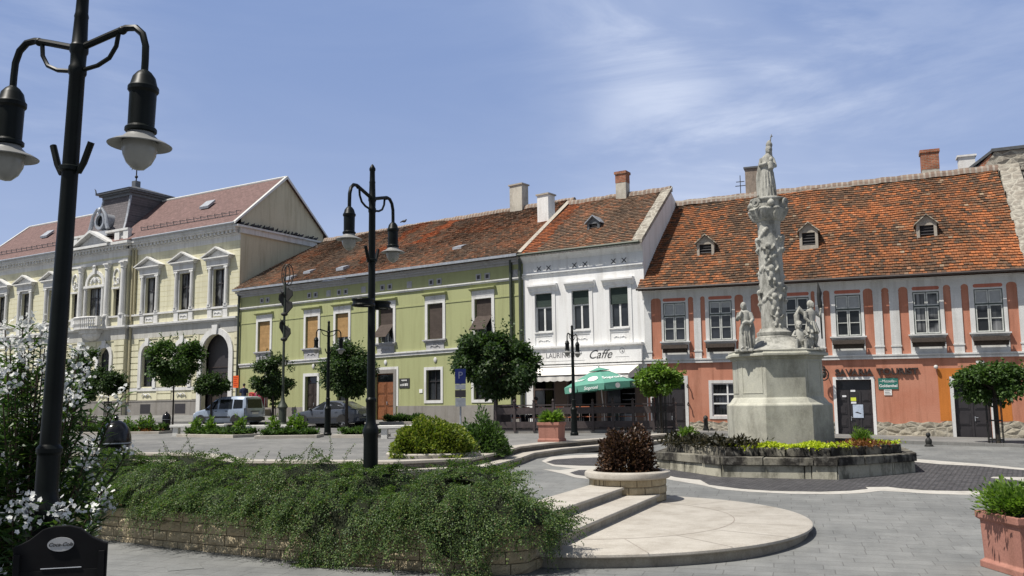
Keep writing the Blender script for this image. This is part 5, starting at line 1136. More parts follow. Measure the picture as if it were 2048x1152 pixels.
MB().add([(x, y, .97) for x, y in octo(3.2, ro)], [tuple(range(8))]).build('bed_soil', M['soil'], MO)
pr = R(-5)
def octring(hw, z, ch=.70, rot=pr):
    """square of half width hw with cut corners"""
    k = hw*ch*.66; P = [(-k, -hw), (k, -hw), (hw, -k), (hw, k), (k, hw), (-k, hw), (-hw, k), (-hw, -k)]; c, s = math.cos(rot), math.sin(rot)
    return [(x*c-y*s, x*s+y*c, z) for x, y in P]
mb = MB(); mb.loft([octring(h, z) for h, z in ((1.36, .9), (1.36, 2.06), (1.34, 2.09), (1.27, 2.13), (1.20, 2.24), (1.16, 2.28), (1.16, 3.34), (1.21, 3.35), (1.21, 3.41), (1.33, 3.43), (1.33, 3.50), (1.27, 3.52), (1.25, 3.60))]); PD = mb.build('pedestal', M['stoneped'], MO, False, .012)
mb = MB()
for i in range(8):
    A = [octring(1.16, z)[i] for z in (2.4, 3.28)]; B = [octring(1.16, z)[(i+1) % 8] for z in (2.4, 3.28)]
    f = lambda p, q, t: Vector(p).lerp(Vector(q), t); nr = Vector((A[0][0]+B[0][0], A[0][1]+B[0][1], 0)).normalized()*.012
    if nr.y < -.011: continue
    lo_, hi_ = (A[0], B[0]), (A[1], B[1])
    for t0, t1, za, zb in ((.12, .88, 0, .03), (.12, .88, .97, 1), (.12, .15, .03, .97), (.85, .88, .03, .97)):
        q = [f(f(*lo_, t0), f(*hi_, t0), za), f(f(*lo_, t1), f(*hi_, t1), za), f(f(*lo_, t1), f(*hi_, t1), zb), f(f(*lo_, t0), f(*hi_, t0), zb)]
        mb.add([tuple(p+nr) for p in q]+[tuple(p) for p in q], [(0, 1, 2, 3), (0, 1, 5, 4), (1, 2, 6, 5), (2, 3, 7, 6), (3, 0, 4, 7)])
mb.build('panel_moulding', M['stoneped'], PD)
mb = MB(); mb.loft([octring(h, z, .8) for h, z in ((1.27, 3.58), (1.02, 3.64), (.7, 3.78), (.56, 3.92), (.52, 3.98))]); mb.build('column_plinth', M['stone'], MO, True)
mb = MB(); mb.lathe([(.53, 3.94), (.53, 4.0), (.48, 4.03), (.50, 4.08), (.50, 4.14), (.42, 4.2), (.40, 4.26)], 24); mb.build('column_base', M['stone'], MO, True)
mb = MB(); mb.lathe([(.385, 4.1), (.38, 5.0), (.37, 6.2), (.345, 7.3), (.37, 7.34), (.37, 7.42)], 24)
def cherub(mb, th, z, r=.35, k=1.):
    c, s = math.cos(th), math.sin(th); t = (-s, c)
    P_ = lambda a, o, h: ((r+o)*c+a*t[0], (r+o)*s+a*t[1], z+h)
    mb.ball(P_(0, .09*k, .02), .095*k, 10, 8); mb.ball(P_(.0, .05, -.17*k), (.10*k, .10*k, .15*k), 8, 6)
    for q in (-1, 1):
        mb.tube([P_(q*.05, .05, -.08*k), P_(q*.16*k, .09, -.06*k), P_(q*.22*k, .1, .02*k)], [.045*k, .038*k, .03*k], 6); mb.tube([P_(q*.05, .05, -.28*k), P_(q*.09*k, .11, -.36*k), P_(q*.07*k, .06, -.47*k)], [.06*k, .05*k, .035*k], 6)
        mb.tube([P_(q*.09, .02, -.12*k), P_(q*.22*k, .0, .05*k), P_(q*.26*k, -.03, -.1*k)], [.05*k, .06*k, .02*k], 6)
fa = -PI/2-.30
for th, z, k in ((fa-.15, 6.62, 1.), (fa+.05, 5.98, 1.05), (fa+.2, 5.15, 1.1), (fa+.3, 4.62, .9), (fa-1.35, 6.85, .9), (fa-1.4, 5.3, 1.), (fa+1.35, 6.9, 1.), (fa+1.4, 5.4, 1.), (fa+2.6, 6.2, 1.), (fa+2.8, 5., 1.), (fa-2.3, 5.9, 1.)): cherub(mb, th, z, .315, k*.92)
for ph in (0., PI):
    mb.tube([(.335*math.cos(t+fa+ph), .335*math.sin(t+fa+ph), 4.35+2.85*t/(3.*PI)) for t in np.linspace(0, 3.*PI, 90)], [.075+.016*math.sin(i*.9)+.01*math.sin(i*2.3) for i in range(90)], 8)
remesh('column_shaft', mb, M['stone'], MO, .016, 4).scale = (.92, .92, 1)
mb = MB(); mb.lathe([(.36, 7.40), (.40, 7.46), (.47, 7.62), (.52, 7.76), (.46, 7.78), (.46, 7.98), (.52, 8.02), (.52, 8.08), (.40, 8.12)], 16)
for i in range(8):
    t = 2*PI*i/8+.2; c, s = math.cos(t), math.sin(t); mb.ball((.50*c, .50*s, 7.74), (.12, .12, .06), 8, 5); mb.tube([(.40*c, .40*s, 7.46), (.46*c, .46*s, 7.6), (.54*c, .54*s, 7.72)], [.06, .09, .07], 6)
for i in range(4):
    t = PI/4+PI/2*i+pr; c, s = math.cos(t), math.sin(t); ctr = Vector((.56*c, .56*s, 7.9)); tx = Vector((-s, c, 0))
    mb.tube([tuple(ctr+tx*.13*math.cos(q)*(1-q/16)+Vector((c*.03, s*.03, .13*math.sin(q)*(1-q/16)))) for q in np.linspace(0, 10, 24)], .035, 6)
for i in range(4):
    t = PI/2*i+pr; c, s = math.cos(t), math.sin(t); mb.ball((.47*c, .47*s, 7.9), (.11, .11, .1), 8, 6)
remesh('capital', mb, M['stone'], MO, .018, 1)
def rot2(p, a): return (p[0]*math.cos(a)-p[1]*math.sin(a), p[0]*math.sin(a)+p[1]*math.cos(a), p[2])
def place_statue(name, mb, loc, rz, label, cat='statue', voxel=.012, folds=True):
    o = remesh(name, mb, M['stone'], None, voxel, 2, (lambda co: (.014*np.sin(np.arctan2(co[:, 1], co[:, 0])*13+co[:, 2]*5)*np.clip((.85-co[:, 2])*3, 0, 1))) if folds else None)
    o.location = loc; o.rotation_euler = (0, 0, rz); return tag(o, label, cat)
def head(mb, c, r=.095, face=-1, hood=False):
    x, y, z = c; mb.ball(c, (r*.86, r, r*1.15), 12, 9); mb.ball((x, y+face*r*.95, z-.1*r), (.16*r, .25*r, .25*r), 6, 5); mb.ball((x, y+face*r*.8, z-.62*r), (.4*r, .3*r, .22*r), 7, 5)
    for s in (-1, 1): mb.ball((x+s*.4*r, y+face*.72*r, z+.32*r), (.26*r, .22*r, .1*r), 6, 5)
    if hood: mb.ball((x, y-face*.25*r, z+.12*r), (r*1.12, r*1.05, r*1.22), 12, 8); mb.tube([(x, y-face*.6*r, z), (x, y-face*1.3*r, z-2.2*r), (x, y-face*1.2*r, z-4*r)], [r*1.0, r*1.25, r*1.4], 8)
    mb.tube([(x, y, z-r), (x, y-face*.02, z-2.1*r)], [.55*r, .75*r], 8)
def ell(mb, rings): mb.loft([[(cx+rx*math.cos(2*PI*i/20), cy+ry*math.sin(2*PI*i/20), z) for i in range(20)] for cx, cy, rx, ry, z in rings])
# robed saint at the front left corner
mb = MB(); ell(mb, [(0, 0, .23, .2, 0), (0, 0, .24, .2, .08), (0, 0, .21, .18, .4), (.01, 0, .19, .16, .7), (.01, 0, .17, .14, .85), (.0, 0, .20, .15, 1.02), (-.01, .0, .22, .14, 1.13), (-.01, 0, .12, .1, 1.2)])
head(mb, (-.03, -.03, 1.32), .105, -1, True)
mb.tube([(.2, 0, 1.1), (.29, -.03, .9), (.24, -.16, .8), (.05, -.22, .84)], [.085, .08, .07, .05], 8); mb.tube([(-.2, 0, 1.1), (-.25, -.1, .93), (-.14, -.2, 1.02), (-.06, -.17, 1.16)], [.085, .075, .06, .045], 8)
mb.tube([(.12, -.2, .85), (.0, -.21, .8), (-.08, -.17, .62), (-.06, -.19, .5)], [.06, .07, .06, .03], 7); mb.tube([(.2, .02, 1.0), (.27, .02, .6), (.25, .02, .15)], [.06, .1, .08], 7)
for s in (-1, 1): mb.ball((s*.1, -.22, .04), (.06, .11, .045), 8, 6)
for i in range(9): t = 2*PI*i/9; mb.tube([(.2*math.cos(t), .17*math.sin(t), .7), (.235*math.cos(t+.1), .2*math.sin(t+.1), .02)], [.022, .04], 6)
mb.box(-.3, .3, -.3, .28, -.06, .01)
pf = Vector((MC.x-1.03, MC.y-.72, 3.62)); place_statue('saint_statue', mb, pf, R(-28), 'grey stone robed saint with a hood standing on the left corner of the column pedestal').scale = (.76, .8, .93)
# winged angel at the right corner
mb = MB()
for s, x in ((-1, -.09), (1, .1)): mb.tube([(x, .0, .62), (x+s*.02, -.06-.05*(s < 0), .34), (x+s*.03, .02, .06)], [.1, .075, .05], 9); mb.ball((x+s*.04, -.07, .035), (.05, .11, .04), 8, 6)
ell(mb, [(0, 0, .21, .17, .5), (0, 0, .2, .16, .66), (0, 0, .15, .12, .84), (0, 0, .19, .13, 1.03), (0, 0, .2, .12, 1.12), (0, 0, .1, .08, 1.2)])
head(mb, (.03, -.04, 1.33), .1, -1); mb.ball((.02, .02, 1.36), (.11, .11, .12), 10, 7)
mb.tube([(.2, 0, 1.1), (.30, -.08, .98), (.33, -.13, 1.14), (.31, -.14, 1.22)], [.07, .058, .045, .04], 8); mb.tube([(-.2, 0, 1.1), (-.28, -.08, .9), (-.2, -.2, .78)], [.075, .06, .045], 8)
mb.tube([(-.1, .1, 1.0), (-.28, .22, 1.22), (-.36, .26, 1.02), (-.38, .24, .62), (-.3, .2, .4)], [.06, .1, .1, .08, .03], 8); mb.tube([(.1, .1, 1.0), (.24, .26, 1.2), (.28, .28, .8)], [.06, .1, .04], 8)
for i in range(7): t = PI+PI*i/6; mb.tube([(.16*math.cos(t), .13*math.sin(t), .8), (.24*math.cos(t), .2*math.sin(t), .46+.03*(i % 2))], [.02, .045], 6)
mb.ball((-.12, .0, .16), (.16, .14, .2), 9, 7); mb.box(-.28, .28, -.24, .24, -.06, .01)
place_statue('angel_statue', mb, Vector((MC.x+.80, MC.y-.82, 3.62)), R(20), 'grey stone winged angel in a short tunic on the right corner of the pedestal').scale = (.84, .84, .93)
mb = MB(); mb.tube([(0, 0, 0), (.0, .0, .8)], [.025, .03], 6); ell(mb, [(0, 0, .035, .035, .75), (.0, 0, .07, .06, .95), (-.02, 0, .06, .05, 1.15), (0, 0, .075, .06, 1.3), (-.02, 0, .03, .03, 1.5), (-.03, 0, .01, .01, 1.62)])
o = remesh('torch', mb, M['ironmatt'], None, .014, 1); o.location = (MC.x+1.12, MC.y-.72, 3.9); tag(o, 'tall dark torch held upright beside the stone angel', 'torch')
# seated cherub
mb = MB(); ell(mb, [(0, 0, .15, .13, 0), (0, 0, .15, .13, .15), (-.01, 0, .12, .1, .34), (-.01, 0, .09, .07, .44)]); head(mb, (-.02, -.02, .56), .1, -1); mb.ball((-.02, .02, .6), (.105, .1, .1), 9, 7)
for s in (-1, 1): mb.tube([(s*.08, -.05, .08), (s*.13, -.25, .12), (s*.12, -.27, -.12)], [.08, .06, .04], 8); mb.tube([(s*.11, 0, .4), (s*.2, -.08, .26), (s*.1, -.18, .24)], [.05, .042, .03], 7)
mb.ball((.0, .06, -.06), (.24, .2, .14), 9, 7)
place_statue('cherub_statue', mb, Vector((MC.x+.46, MC.y-.86, 3.72)), R(-15), 'small grey stone cherub seated on the pedestal left of the angel', folds=False)
# crowned Madonna on top of the column
mb = MB(); ell(mb, [(-.03, 0, .30, .26, 0), (-.03, 0, .27, .24, .2), (-.05, 0, .25, .2, .5), (-.03, 0, .23, .18, .8), (.0, 0, .22, .17, 1.05), (.03, 0, .22, .15, 1.22), (.05, 0, .11, .1, 1.32)])
head(mb, (.09, -.04, 1.45), .11, -1, True); mb.lathe([(.1, 0), (.12, .05), (.11, .1), (.06, .17), (.02, .2)], 10, (.11, 0, 1.54))
mb.tube([(.2, 0, 1.18), (.27, -.1, .95), (.12, -.24, .92)], [.08, .07, .05], 8); mb.tube([(-.18, 0, 1.18), (-.24, -.12, .98), (-.02, -.24, 1.02)], [.08, .07, .05], 8)
mb.ball((.13, -.22, 1.12), .08, 9, 7); ell(mb, [(.12, -.2, .1, .08, .85), (.12, -.21, .09, .07, 1.05)]); mb.tube([(-.22, .02, 1.1), (-.3, .03, .6), (-.3, .02, .1)], [.06, .11, .1], 8)
for i in range(9): t = PI+PI*i/8; mb.tube([(.2*math.cos(t), .17*math.sin(t), .8), (.27*math.cos(t)-.03, .24*math.sin(t), .05)], [.025, .045], 6)
mb.tube([(.16, 0, 1.72), (.21, 0, 1.92)], [.025, .018], 6); mb.tube([(.15, 0, 1.84), (.26, 0, 1.86)], [.015, .015], 5)
place_statue('madonna_statue', mb, Vector((MC.x+.04, MC.y, 8.10)), R(-12), 'grey stone crowned Madonna holding a child on top of the tall column', voxel=.014).scale = (.84, .84, 1.03)

# ---------------------------------------------------------------- street lamps
def make_lamp(label, rings=False, tk=1., lk=1.):
    def shrink(m, s):
        m.v = [(s*.66+(x-s*.66)*lk, y*lk, 4.66+(z-4.66)*lk) for x, y, z in m.v]; return m
    r = empty('street_lamp', (0, 0, 0), 0, label, 'street lamp', 'twin arm cast iron street lamps on the square')
    m = MB(); m.lathe([(.20, 0), (.20, .12), (.165, .16), (.15, .5), (.145, 1.18), (.16, 1.24), (.165, 1.30), (.145, 1.34), (.105, 1.40), (.098, 1.46), (.098, 1.72), (.112, 1.74), (.112, 1.77), (.086, 1.80), (.074, 3.6), (.070, 4.72), (.082, 4.74), (.082, 4.79), (.070, 4.81), (.072, 4.90), (.084, 4.92), (.084, 4.97), (.07, 4.99), (.062, 5.20), (.066, 5.22), (.058, 5.25), (.054, 5.40), (.066, 5.42), (.066, 5.45), (.03, 5.50), (.01, 5.52)], 18); m.v = [(x*tk, y*tk, z) for x, y, z in m.v]; m.build('post', M['iron'], r, True, ang=30)
    L = .66
    for s in (-1, 1):
        m = MB(); path = [(0, 0, 4.95), (s*.3, 0, 5.03), (s*.46, 0, 5.07), (s*.55, 0, 5.06), (s*.62, 0, 5.0), (s*.655, 0, 4.9), (s*L, 0, 4.78), (s*L, 0, 4.62)]
        m.tube(path, [.028]*8, 8); m.tube([(0, 0, 4.76), (s*.2, 0, 4.79), (s*.31, 0, 4.84), (s*.37, 0, 4.93), (s*.385, 0, 5.04)], .018, 7); m.ball((s*.42, 0, 5.055), .035, 8, 6); m.build('arm', M['iron'], r, True)
        m = MB(); m.lathe([(.03, .18), (.055, .16), (.085, .12), (.10, .06), (.115, .04), (.115, .01), (.10, -.01), (.098, -.27), (.118, -.29), (.118, -.315), (.09, -.33)], 18, (s*L, 0, 4.52)); la = shrink(m, s).build('lantern', M['iron'], r, True, ang=35)
        m = MB(); m.lathe([(.09, -.30), (.105, -.34), (.14, -.375), (.20, -.40), (.237, -.422), (.233, -.429), (.19, -.415), (.13, -.39), (.08, -.34)], 28, (s*L, 0, 4.52), False); shrink(m, s).build('lamp_shade', M['lampunder2'], la, True)
        m = MB(); m.lathe([(.128, -.40), (.131, -.44), (.122, -.50), (.092, -.565), (.045, -.61), (.005, -.62)], 22, (s*L, 0, 4.52)); shrink(m, s).build('globe', M['opal'], la, True)
        m = MB(); m.tube([(s*.085, 0, 3.92), (s*.13, 0, 4.0), (s*.19, 0, 4.16)], [.022, .026, .026], 8); m.build('banner_socket', M['iron'], r, True)
    m = MB(); m.lathe([(.072, 3.93), (.088, 3.94), (.088, 3.97), (.072, 3.98)], 14); m.build('collar', M['iron'], r, True)
    if rings:
        for s in (-1, 1):
            m = MB()
            for zz in (3.22, 3.30): m.tube([(s*.24+.165*math.cos(t), .165*math.sin(t), zz) for t in np.linspace(0, 2*PI, 29)], .02, 6)
            m.lathe([(.165, 3.22), (.165, 3.30)], 28, (s*.24, 0, 0), False); m.build('basket_ring', M['iron'], r)
    return r
M['lampunder2'] = plain('grey painted lamp shade', (.22, .22, .21), .45, 0, .4, var=.1)
l1 = make_lamp('tall black twin lantern lamp at the left edge towering over the flowering oleander', False, .84); l1.location = (-3.60, 6.8, .22); l1.rotation_euler = (0, R(1.6), math.atan2(-.20, .63))
l2 = make_lamp('black twin lantern lamp with basket rings standing in the dark spreading shrub', True, .76, .85); l2.location = (-2.215, 13.7, .58); l2.rotation_euler = (0, 0, math.atan2(.60, .245))
l3 = make_lamp('small distant twin lantern lamp in front of the dark parked saloon car'); p = on_ground(655, 871); l3.location = (p.x, p.y, p.z-.02); l3.rotation_euler = (0, 0, R(40)); l3.scale = (.93, .93, .93)
l4 = make_lamp('distant twin lantern lamp in front of the cafe fascia'); l4.location = (2.40, 35.3, gz(2.4, 35.3)); l4.rotation_euler = (0, 0, R(64)); l4.scale = (.82, .82, .80)

# ---------------------------------------------------------------- chalkboard in the left foreground
BZ = zlow(-3.2, 6.3); CB = empty('chalkboard', (-3.18, 6.30, BZ), R(14), 'black arched pavement chalkboard with an oval white badge at the lower left', 'chalkboard')
CBH = 1.475-BZ
top = [(-.30, CBH-.13), (-.27, CBH-.12), (-.2, CBH-.085), (-.12, CBH-.02), (-.05, CBH), (.05, CBH), (.12, CBH-.02), (.2, CBH-.085), (.27, CBH-.12), (.30, CBH-.13)]
m = MB(); m.prism([(-.29, .1)]+top+[(.29, .1)], -.02, .02); M['board'] = plain('black board frame', (.007, .007, .008), .7, 0, .15, var=.2); m.build('frame', M['board'], CB, False, .006)
M['slateb'] = weather('chalk smeared board', (.009, .0095, .010), (.014, .014, .015), (.022, .022, .024), 6, 20, .5, .9, 0.); m = MB(); m.box(-.25, .25, -.026, -.02, .16, CBH-.30); sl_ = m.build('writing_panel', M['slateb'], CB)
m = MB(); m.box(-.285, -.25, -.05, -.02, .1, CBH-.18); m.box(.25, .285, -.05, -.02, .1, CBH-.18); m.build('side_rail', M['board'], CB)
for s in (-1, 1): m = MB(); m.box(s*.27-.02, s*.27+.02, -.04, .04, 0, .12); m.build('leg', M['board'], CB)
m = MB(); m.tube([(-.12, -.026, CBH-.285), (.14, -.026, CBH-.285)], .004, 5); m.build('metal_strip', M['zinc'], CB)
m = MB(); m.prism([(.085*math.cos(t), CBH-.125+.048*math.sin(t)) for t in np.linspace(0, 2*PI, 33)[:-1]], -.027, -.02); M['badge'] = plain('grey white badge', (.42, .42, .42), .5, var=.05); bd = m.build('badge', M['badge'], CB)
text('badge_lettering', 'Coca-Cola', .036, M['letterdark'], bd, (0, -.0285, CBH-.126), (PI/2, 0, 0), .001, shear=.35, bold=.0006)
M['chalk'] = plain('faint chalk', (.06, .06, .065), .9, var=.3); text('chalk_lettering', 'Fondülo', .14, M['chalk'], sl_, (0, -.0275, CBH-.46), (PI/2, 0, 0), .0005, shear=.25)
text('chalk_lettering', '~~~~~~', .10, M['chalk'], sl_, (0, -.0275, CBH-.64), (PI/2, 0, 0), .0005)

# ---------------------------------------------------------------- bins, pots, benches, bollard, signs
def dome_bin(label, h, d):
    r = empty('litter_bin', (0, 0, 0), 0, label, 'litter bin', 'black domed litter bins'); k = d/2
    m = MB(); m.lathe([(k*.9, 0), (k*.94, .06), (k*.94, h*.62), (k*1.0, h*.63), (k*1.02, h*.655), (k*.98, h*.67)], 28); m.build('body', M['black'], r, True, ang=30)
    m = MB(); m.lathe([(k*1.0, h*.675), (k*1.01, h*.70), (k*.97, h*.78), (k*.84, h*.87), (k*.6, h*.945), (k*.3, h*.985), (k*.08, h*.995)], 28); dm = m.build('lid', M['black'], r, True)
    m = MB(); m.lathe([(.02, h*.985), (.045, h*1.005), (.05, h*1.03), (.03, h*1.05), (.005, h*1.06)], 12); m.build('knob', M['black'], dm, True)
    m = MB(); m.lathe([(k*1.03, h*.66), (k*1.035, h*.668), (k*1.03, h*.676)], 28, (0, 0, 0), False); m.build('chrome_ring', M['zinc'], r, True); return r
b1 = dome_bin('large black domed litter bin behind the spreading shrub near the white oleander', 1.50, .64); p = at_depth(230, 900, 19.2); b1.location = (p.x, p.y, gz(p.x, p.y))
b2 = dome_bin('small black domed litter bin at the end of the long flower bed', 1.05, .44); p = on_ground(332, 866); b2.location = p
def clay_pot(label, w_, h):
    r = empty('clay_pot', (0, 0, 0), 0, label, 'plant pot', 'square terracotta pots'); k = w_/2
    def sq(a, z): return [(-a, -a, z), (a, -a, z), (a, a, z), (-a, a, z)]
    m = MB(); m.loft([sq(k*.97, 0), sq(k*.97, .08), sq(k*.90, .11), sq(k*.88, .12), sq(k*.91, h-.12), sq(k*.95, h-.11), sq(k, h-.09), sq(k, h), sq(k*.86, h), sq(k*.84, h-.08)]); m.build('pot', M['terra'], r, False, .008)
    m = MB(); m.add(sq(k*.86, h-.06), [(0, 1, 2, 3)]); m.build('soil', M['soil'], r)
    m = MB()
    for s in range(4):
        c, q = math.cos(s*PI/2), math.sin(s*PI/2)
        for (x0, x1, z0, z1) in ((-.6, .6, .18, .2), (-.6, .6, h-.2, h-.18), (-.62, -.59, .18, h-.18), (.59, .62, .18, h-.18)):
            y = -k*(.915+.0*z0) if False else -k*.918; V = [(x0*k, y, z0), (x1*k, y, z0), (x1*k, y, z1), (x0*k, y, z1)]; m.add([(a*c-b*q, a*q+b*c, z) for a, b, z in V], [(0, 1, 2, 3)])
    return r
pot1 = clay_pot('square terracotta pot with ferny green plant cut off by the right edge', .92, .74); pot1.location = (6.72, 11.75, zlow(6.7, 11.7)); pot1.rotation_euler = (0, 0, R(4))
pot2 = clay_pot('square terracotta pot with leafy plant on the terrace in front of the cafe fence', .80, .66); p = on_ground(1100, 882); pot2.location = (1.30, 30.55, gz(1.3, 30.55)); pot2.rotation_euler = (0, 0, R(-22))
M['benchstone'] = stucco('white bench stone', (.74, .73, .68), .1)
def stone_bench(label, px0, px1, py, Y):
    a = at_depth(px0, py, Y); b = at_depth(px1, py, Y); L_ = (b-a).length; c = (a+b)/2; z = gz(c.x, c.y); h = max(.36, min(.55, c.z-z))
    r = empty('stone_bench', (c.x, c.y, z), -math.atan2(c.x, c.y)*0, label, 'bench', 'pale stone benches along the flower beds')
    m = MB(); m.box(-L_/2, L_/2, -.24, .24, h-.12, h); m.build('seat', M['benchstone'], r, False, .015)
    for s in (-1, 1): m = MB(); m.box(s*(L_/2-.25)-.12, s*(L_/2-.25)+.12, -.18, .18, -.05, h-.122); m.build('leg', M['benchstone'], r, False, .01)
    return r
stone_bench('pale stone bench behind the leafy bed in front of the silver blue van', 343, 452, 849, 41.2); stone_bench('pale stone bench between the van and the dark saloon car', 475, 592, 850, 39.5); stone_bench('pale stone bench left of the yellow green bush behind the ringed lamp', 757, 890, 850, 35)
m = MB(); m.lathe([(.17, 0), (.17, .05), (.11, .1), (.13, .2), (.12, .3), (.06, .38), (.05, .42), (.085, .46), (.095, .53), (.06, .6), (.01, .62)], 14); o = m.build('stone_bollard', M['ironmatt'], None, True); p = on_ground(1858, 893); o.location = (p.x, p.y, p.z); o.scale = (.85, .85, .78); tag(o, 'small dark turned bollard on the pavement before the pink house', 'bollard')
# cast iron pump by the pink house wall
m = MB(); m.box(-.14, .14, -.12, .12, 0, .1); m.lathe([(.11, .1), (.10, .55), (.12, .58), (.1, .66), (.03, .72)], 12); m.tube([(0, 0, .5), (-.1, -.1, .55), (-.14, -.14, .45)], .03, 6); o = m.build('water_pump', M['ironmatt'], None, True)
q = PK.matrix_basis if False else Matrix.LocRotScale(PK.location, PK.rotation_euler, None); v = q @ Vector((3.0, -.35, 0)); o.location = (v.x, v.y, gz(v.x, v.y)); tag(o, 'small dark cast iron pump against the pink house left of the pedestal', 'pump')
# parking sign
PS_ = empty('parking_sign', (-2.06, 34.2, gz(-2.06, 34.2)), R(4), 'grey pole with blue parking sign in front of the dark round tree', 'sign')
H = 3.55-gz(-2.06, 34.2); m = MB(); m.tube([(0, 0, 0), (0, 0, H)], .035, 8); m.build('pole', M['zinc'], PS_); M['signshaded'] = plain('shaded white print', (.16, .18, .28), .6); M['signblue'] = plain('shaded blue enamel', (.012, .022, .12), .6, 0, .2, var=.05)  # panel and letter colours darkened to carry the shade of the round tree
m = MB(); m.box(-.21, .21, -.06, -.04, H-.58, H); pn = m.build('sign_panel', M['signblue'], PS_); text('lettering', 'P', .38, M['signshaded'], pn, (0, -.064, H-.26), (PI/2, 0, 0), .003)
m = MB(); m.box(-.2, .2, -.06, -.04, H-.80, H-.60); m.build('sign_panel', M['zinc'], PS_); m = MB(); m.box(-.21, .21, -.06, -.04, H-1.1, H-.82); m.build('sign_panel', M['framedark'], PS_); m = MB(); m.box(-.2, .2, -.12, -.04, H-1.45, H-1.12); m.build('ticket_box', M['zinc'], PS_)
# orange sign and shop things by the green house
GM = Matrix.LocRotScale(GR.location, GR.rotation_euler, None)
def gr_pt(u, y, z): return GM @ Vector((u, y, z))
v = gr_pt(.55, -.5, 0); OS = empty('orange_sign', (v.x, v.y, gz(v.x, v.y)), -R(25), 'orange upright information sign by the left end of the green house', 'sign')
M['orangesign'] = plain('orange enamel', (.72, .11, .012), .5, var=.06); m = MB(); m.tube([(0, 0, 0), (0, 0, 2.1)], .04, 6); m.build('pole', M['zinc'], OS); m = MB(); m.box(-.24, .24, -.05, .0, 2.0, 2.85); pn = m.build('sign_panel', M['orangesign'], OS)
m = MB()
for i in range(5): m.box(-.18, .18-.06*(i % 3), -.054, -.05, 2.7-.14*i, 2.75-.14*i)
M['orangedark'] = plain('dark orange print', (.40, .03, .01), .5); m.build('lettering', M['orangedark'], pn)
v = gr_pt(2.9, -.9, 0); PB = empty('post_box', (v.x, v.y, gz(v.x, v.y)+.0), -R(30), 'small red post box on a post behind the silver blue van', 'post box')
m = MB(); m.tube([(0, 0, 0), (0, 0, 1.1)], .04, 6); m.build('post', M['zincdark'], PB); M['redbox'] = plain('faded red paint', (.50, .07, .06), .5); m = MB(); m.box(-.17, .17, -.12, .12, 1.05, 1.5); m.prism([(-.19, 1.5), (.19, 1.5), (0, 1.58)], -.14, .14); m.build('box', M['redbox'], PB)
m = MB(); m.box(-.1, .1, -.125, -.12, 1.36, 1.4); m.build('slot', M['framedark'], PB)
# rack of pink clothes
v = gr_pt(3.95, -1.0, 0); RK = empty('clothes_rack', (v.x, v.y, gz(v.x, v.y)+.0), -R(35), 'clothes rack hung with pink garments under the tall tree by the green house', 'clothes rack')
m = MB(); m.tube([(-.5, 0, 0), (-.5, 0, 1.65), (.5, 0, 1.65), (.5, 0, 0)], .025, 6); m.box(-.53, -.47, -.25, .25, 0, .04); m.box(.47, .53, -.25, .25, 0, .04); m.build('rail', M['zinc'], RK)
M['cloth1'] = plain('magenta cloth', (.45, .03, .11), .9, var=.3); M['cloth2'] = plain('pale pink cloth', (.55, .25, .27), .9, var=.3); M['cloth3'] = plain('dark red cloth', (.16, .02, .04), .9, var=.3)
for i in range(6):
    x = -.38+.15*i; m = MB(); w0 = random.uniform(.10, .14); l = random.uniform(.6, 1.05); m.loft([[(x+rx*math.cos(t), .2*k*math.sin(t), 1.62-dz) for t in np.linspace(0, 2*PI, 13)[:-1]] for rx, k, dz in ((.02, .3, 0), (.05, 1, .08), (w0*.6, 1, .4*l), (w0*.8, 1.2, l))]); m.build('garment', M['cloth%d' % (1+i % 3)], RK, True)
# flower stand with red geraniums
v = gr_pt(5.75, -1.1, 0); FSD = empty('flower_stand', (v.x, v.y, gz(v.x, v.y)), 0, 'iron flower stand with red geranium balls beside the sculpture pole', 'flower stand')
m = MB(); m.tube([(0, 0, 0), (0, 0, 2.25)], .03, 6); m.lathe([(.25, 0), (.25, .04), (.03, .1)], 12)
BALLS = [(-.28, 0, 1.45), (.3, .05, 1.62), (.12, -.05, 2.25), (-.1, 0, .75), (.35, 0, .8)]
for b in BALLS: m.tube([(0, 0, b[2]-.25), (b[0]*.6, b[1]*.6, b[2]-.2), (b[0], b[1], b[2]-.12)], .018, 5); m.lathe([(.05, -.22), (.16, -.08), (.18, -.05)], 10, b)
m.build('frame', M['ironmatt'], FSD)
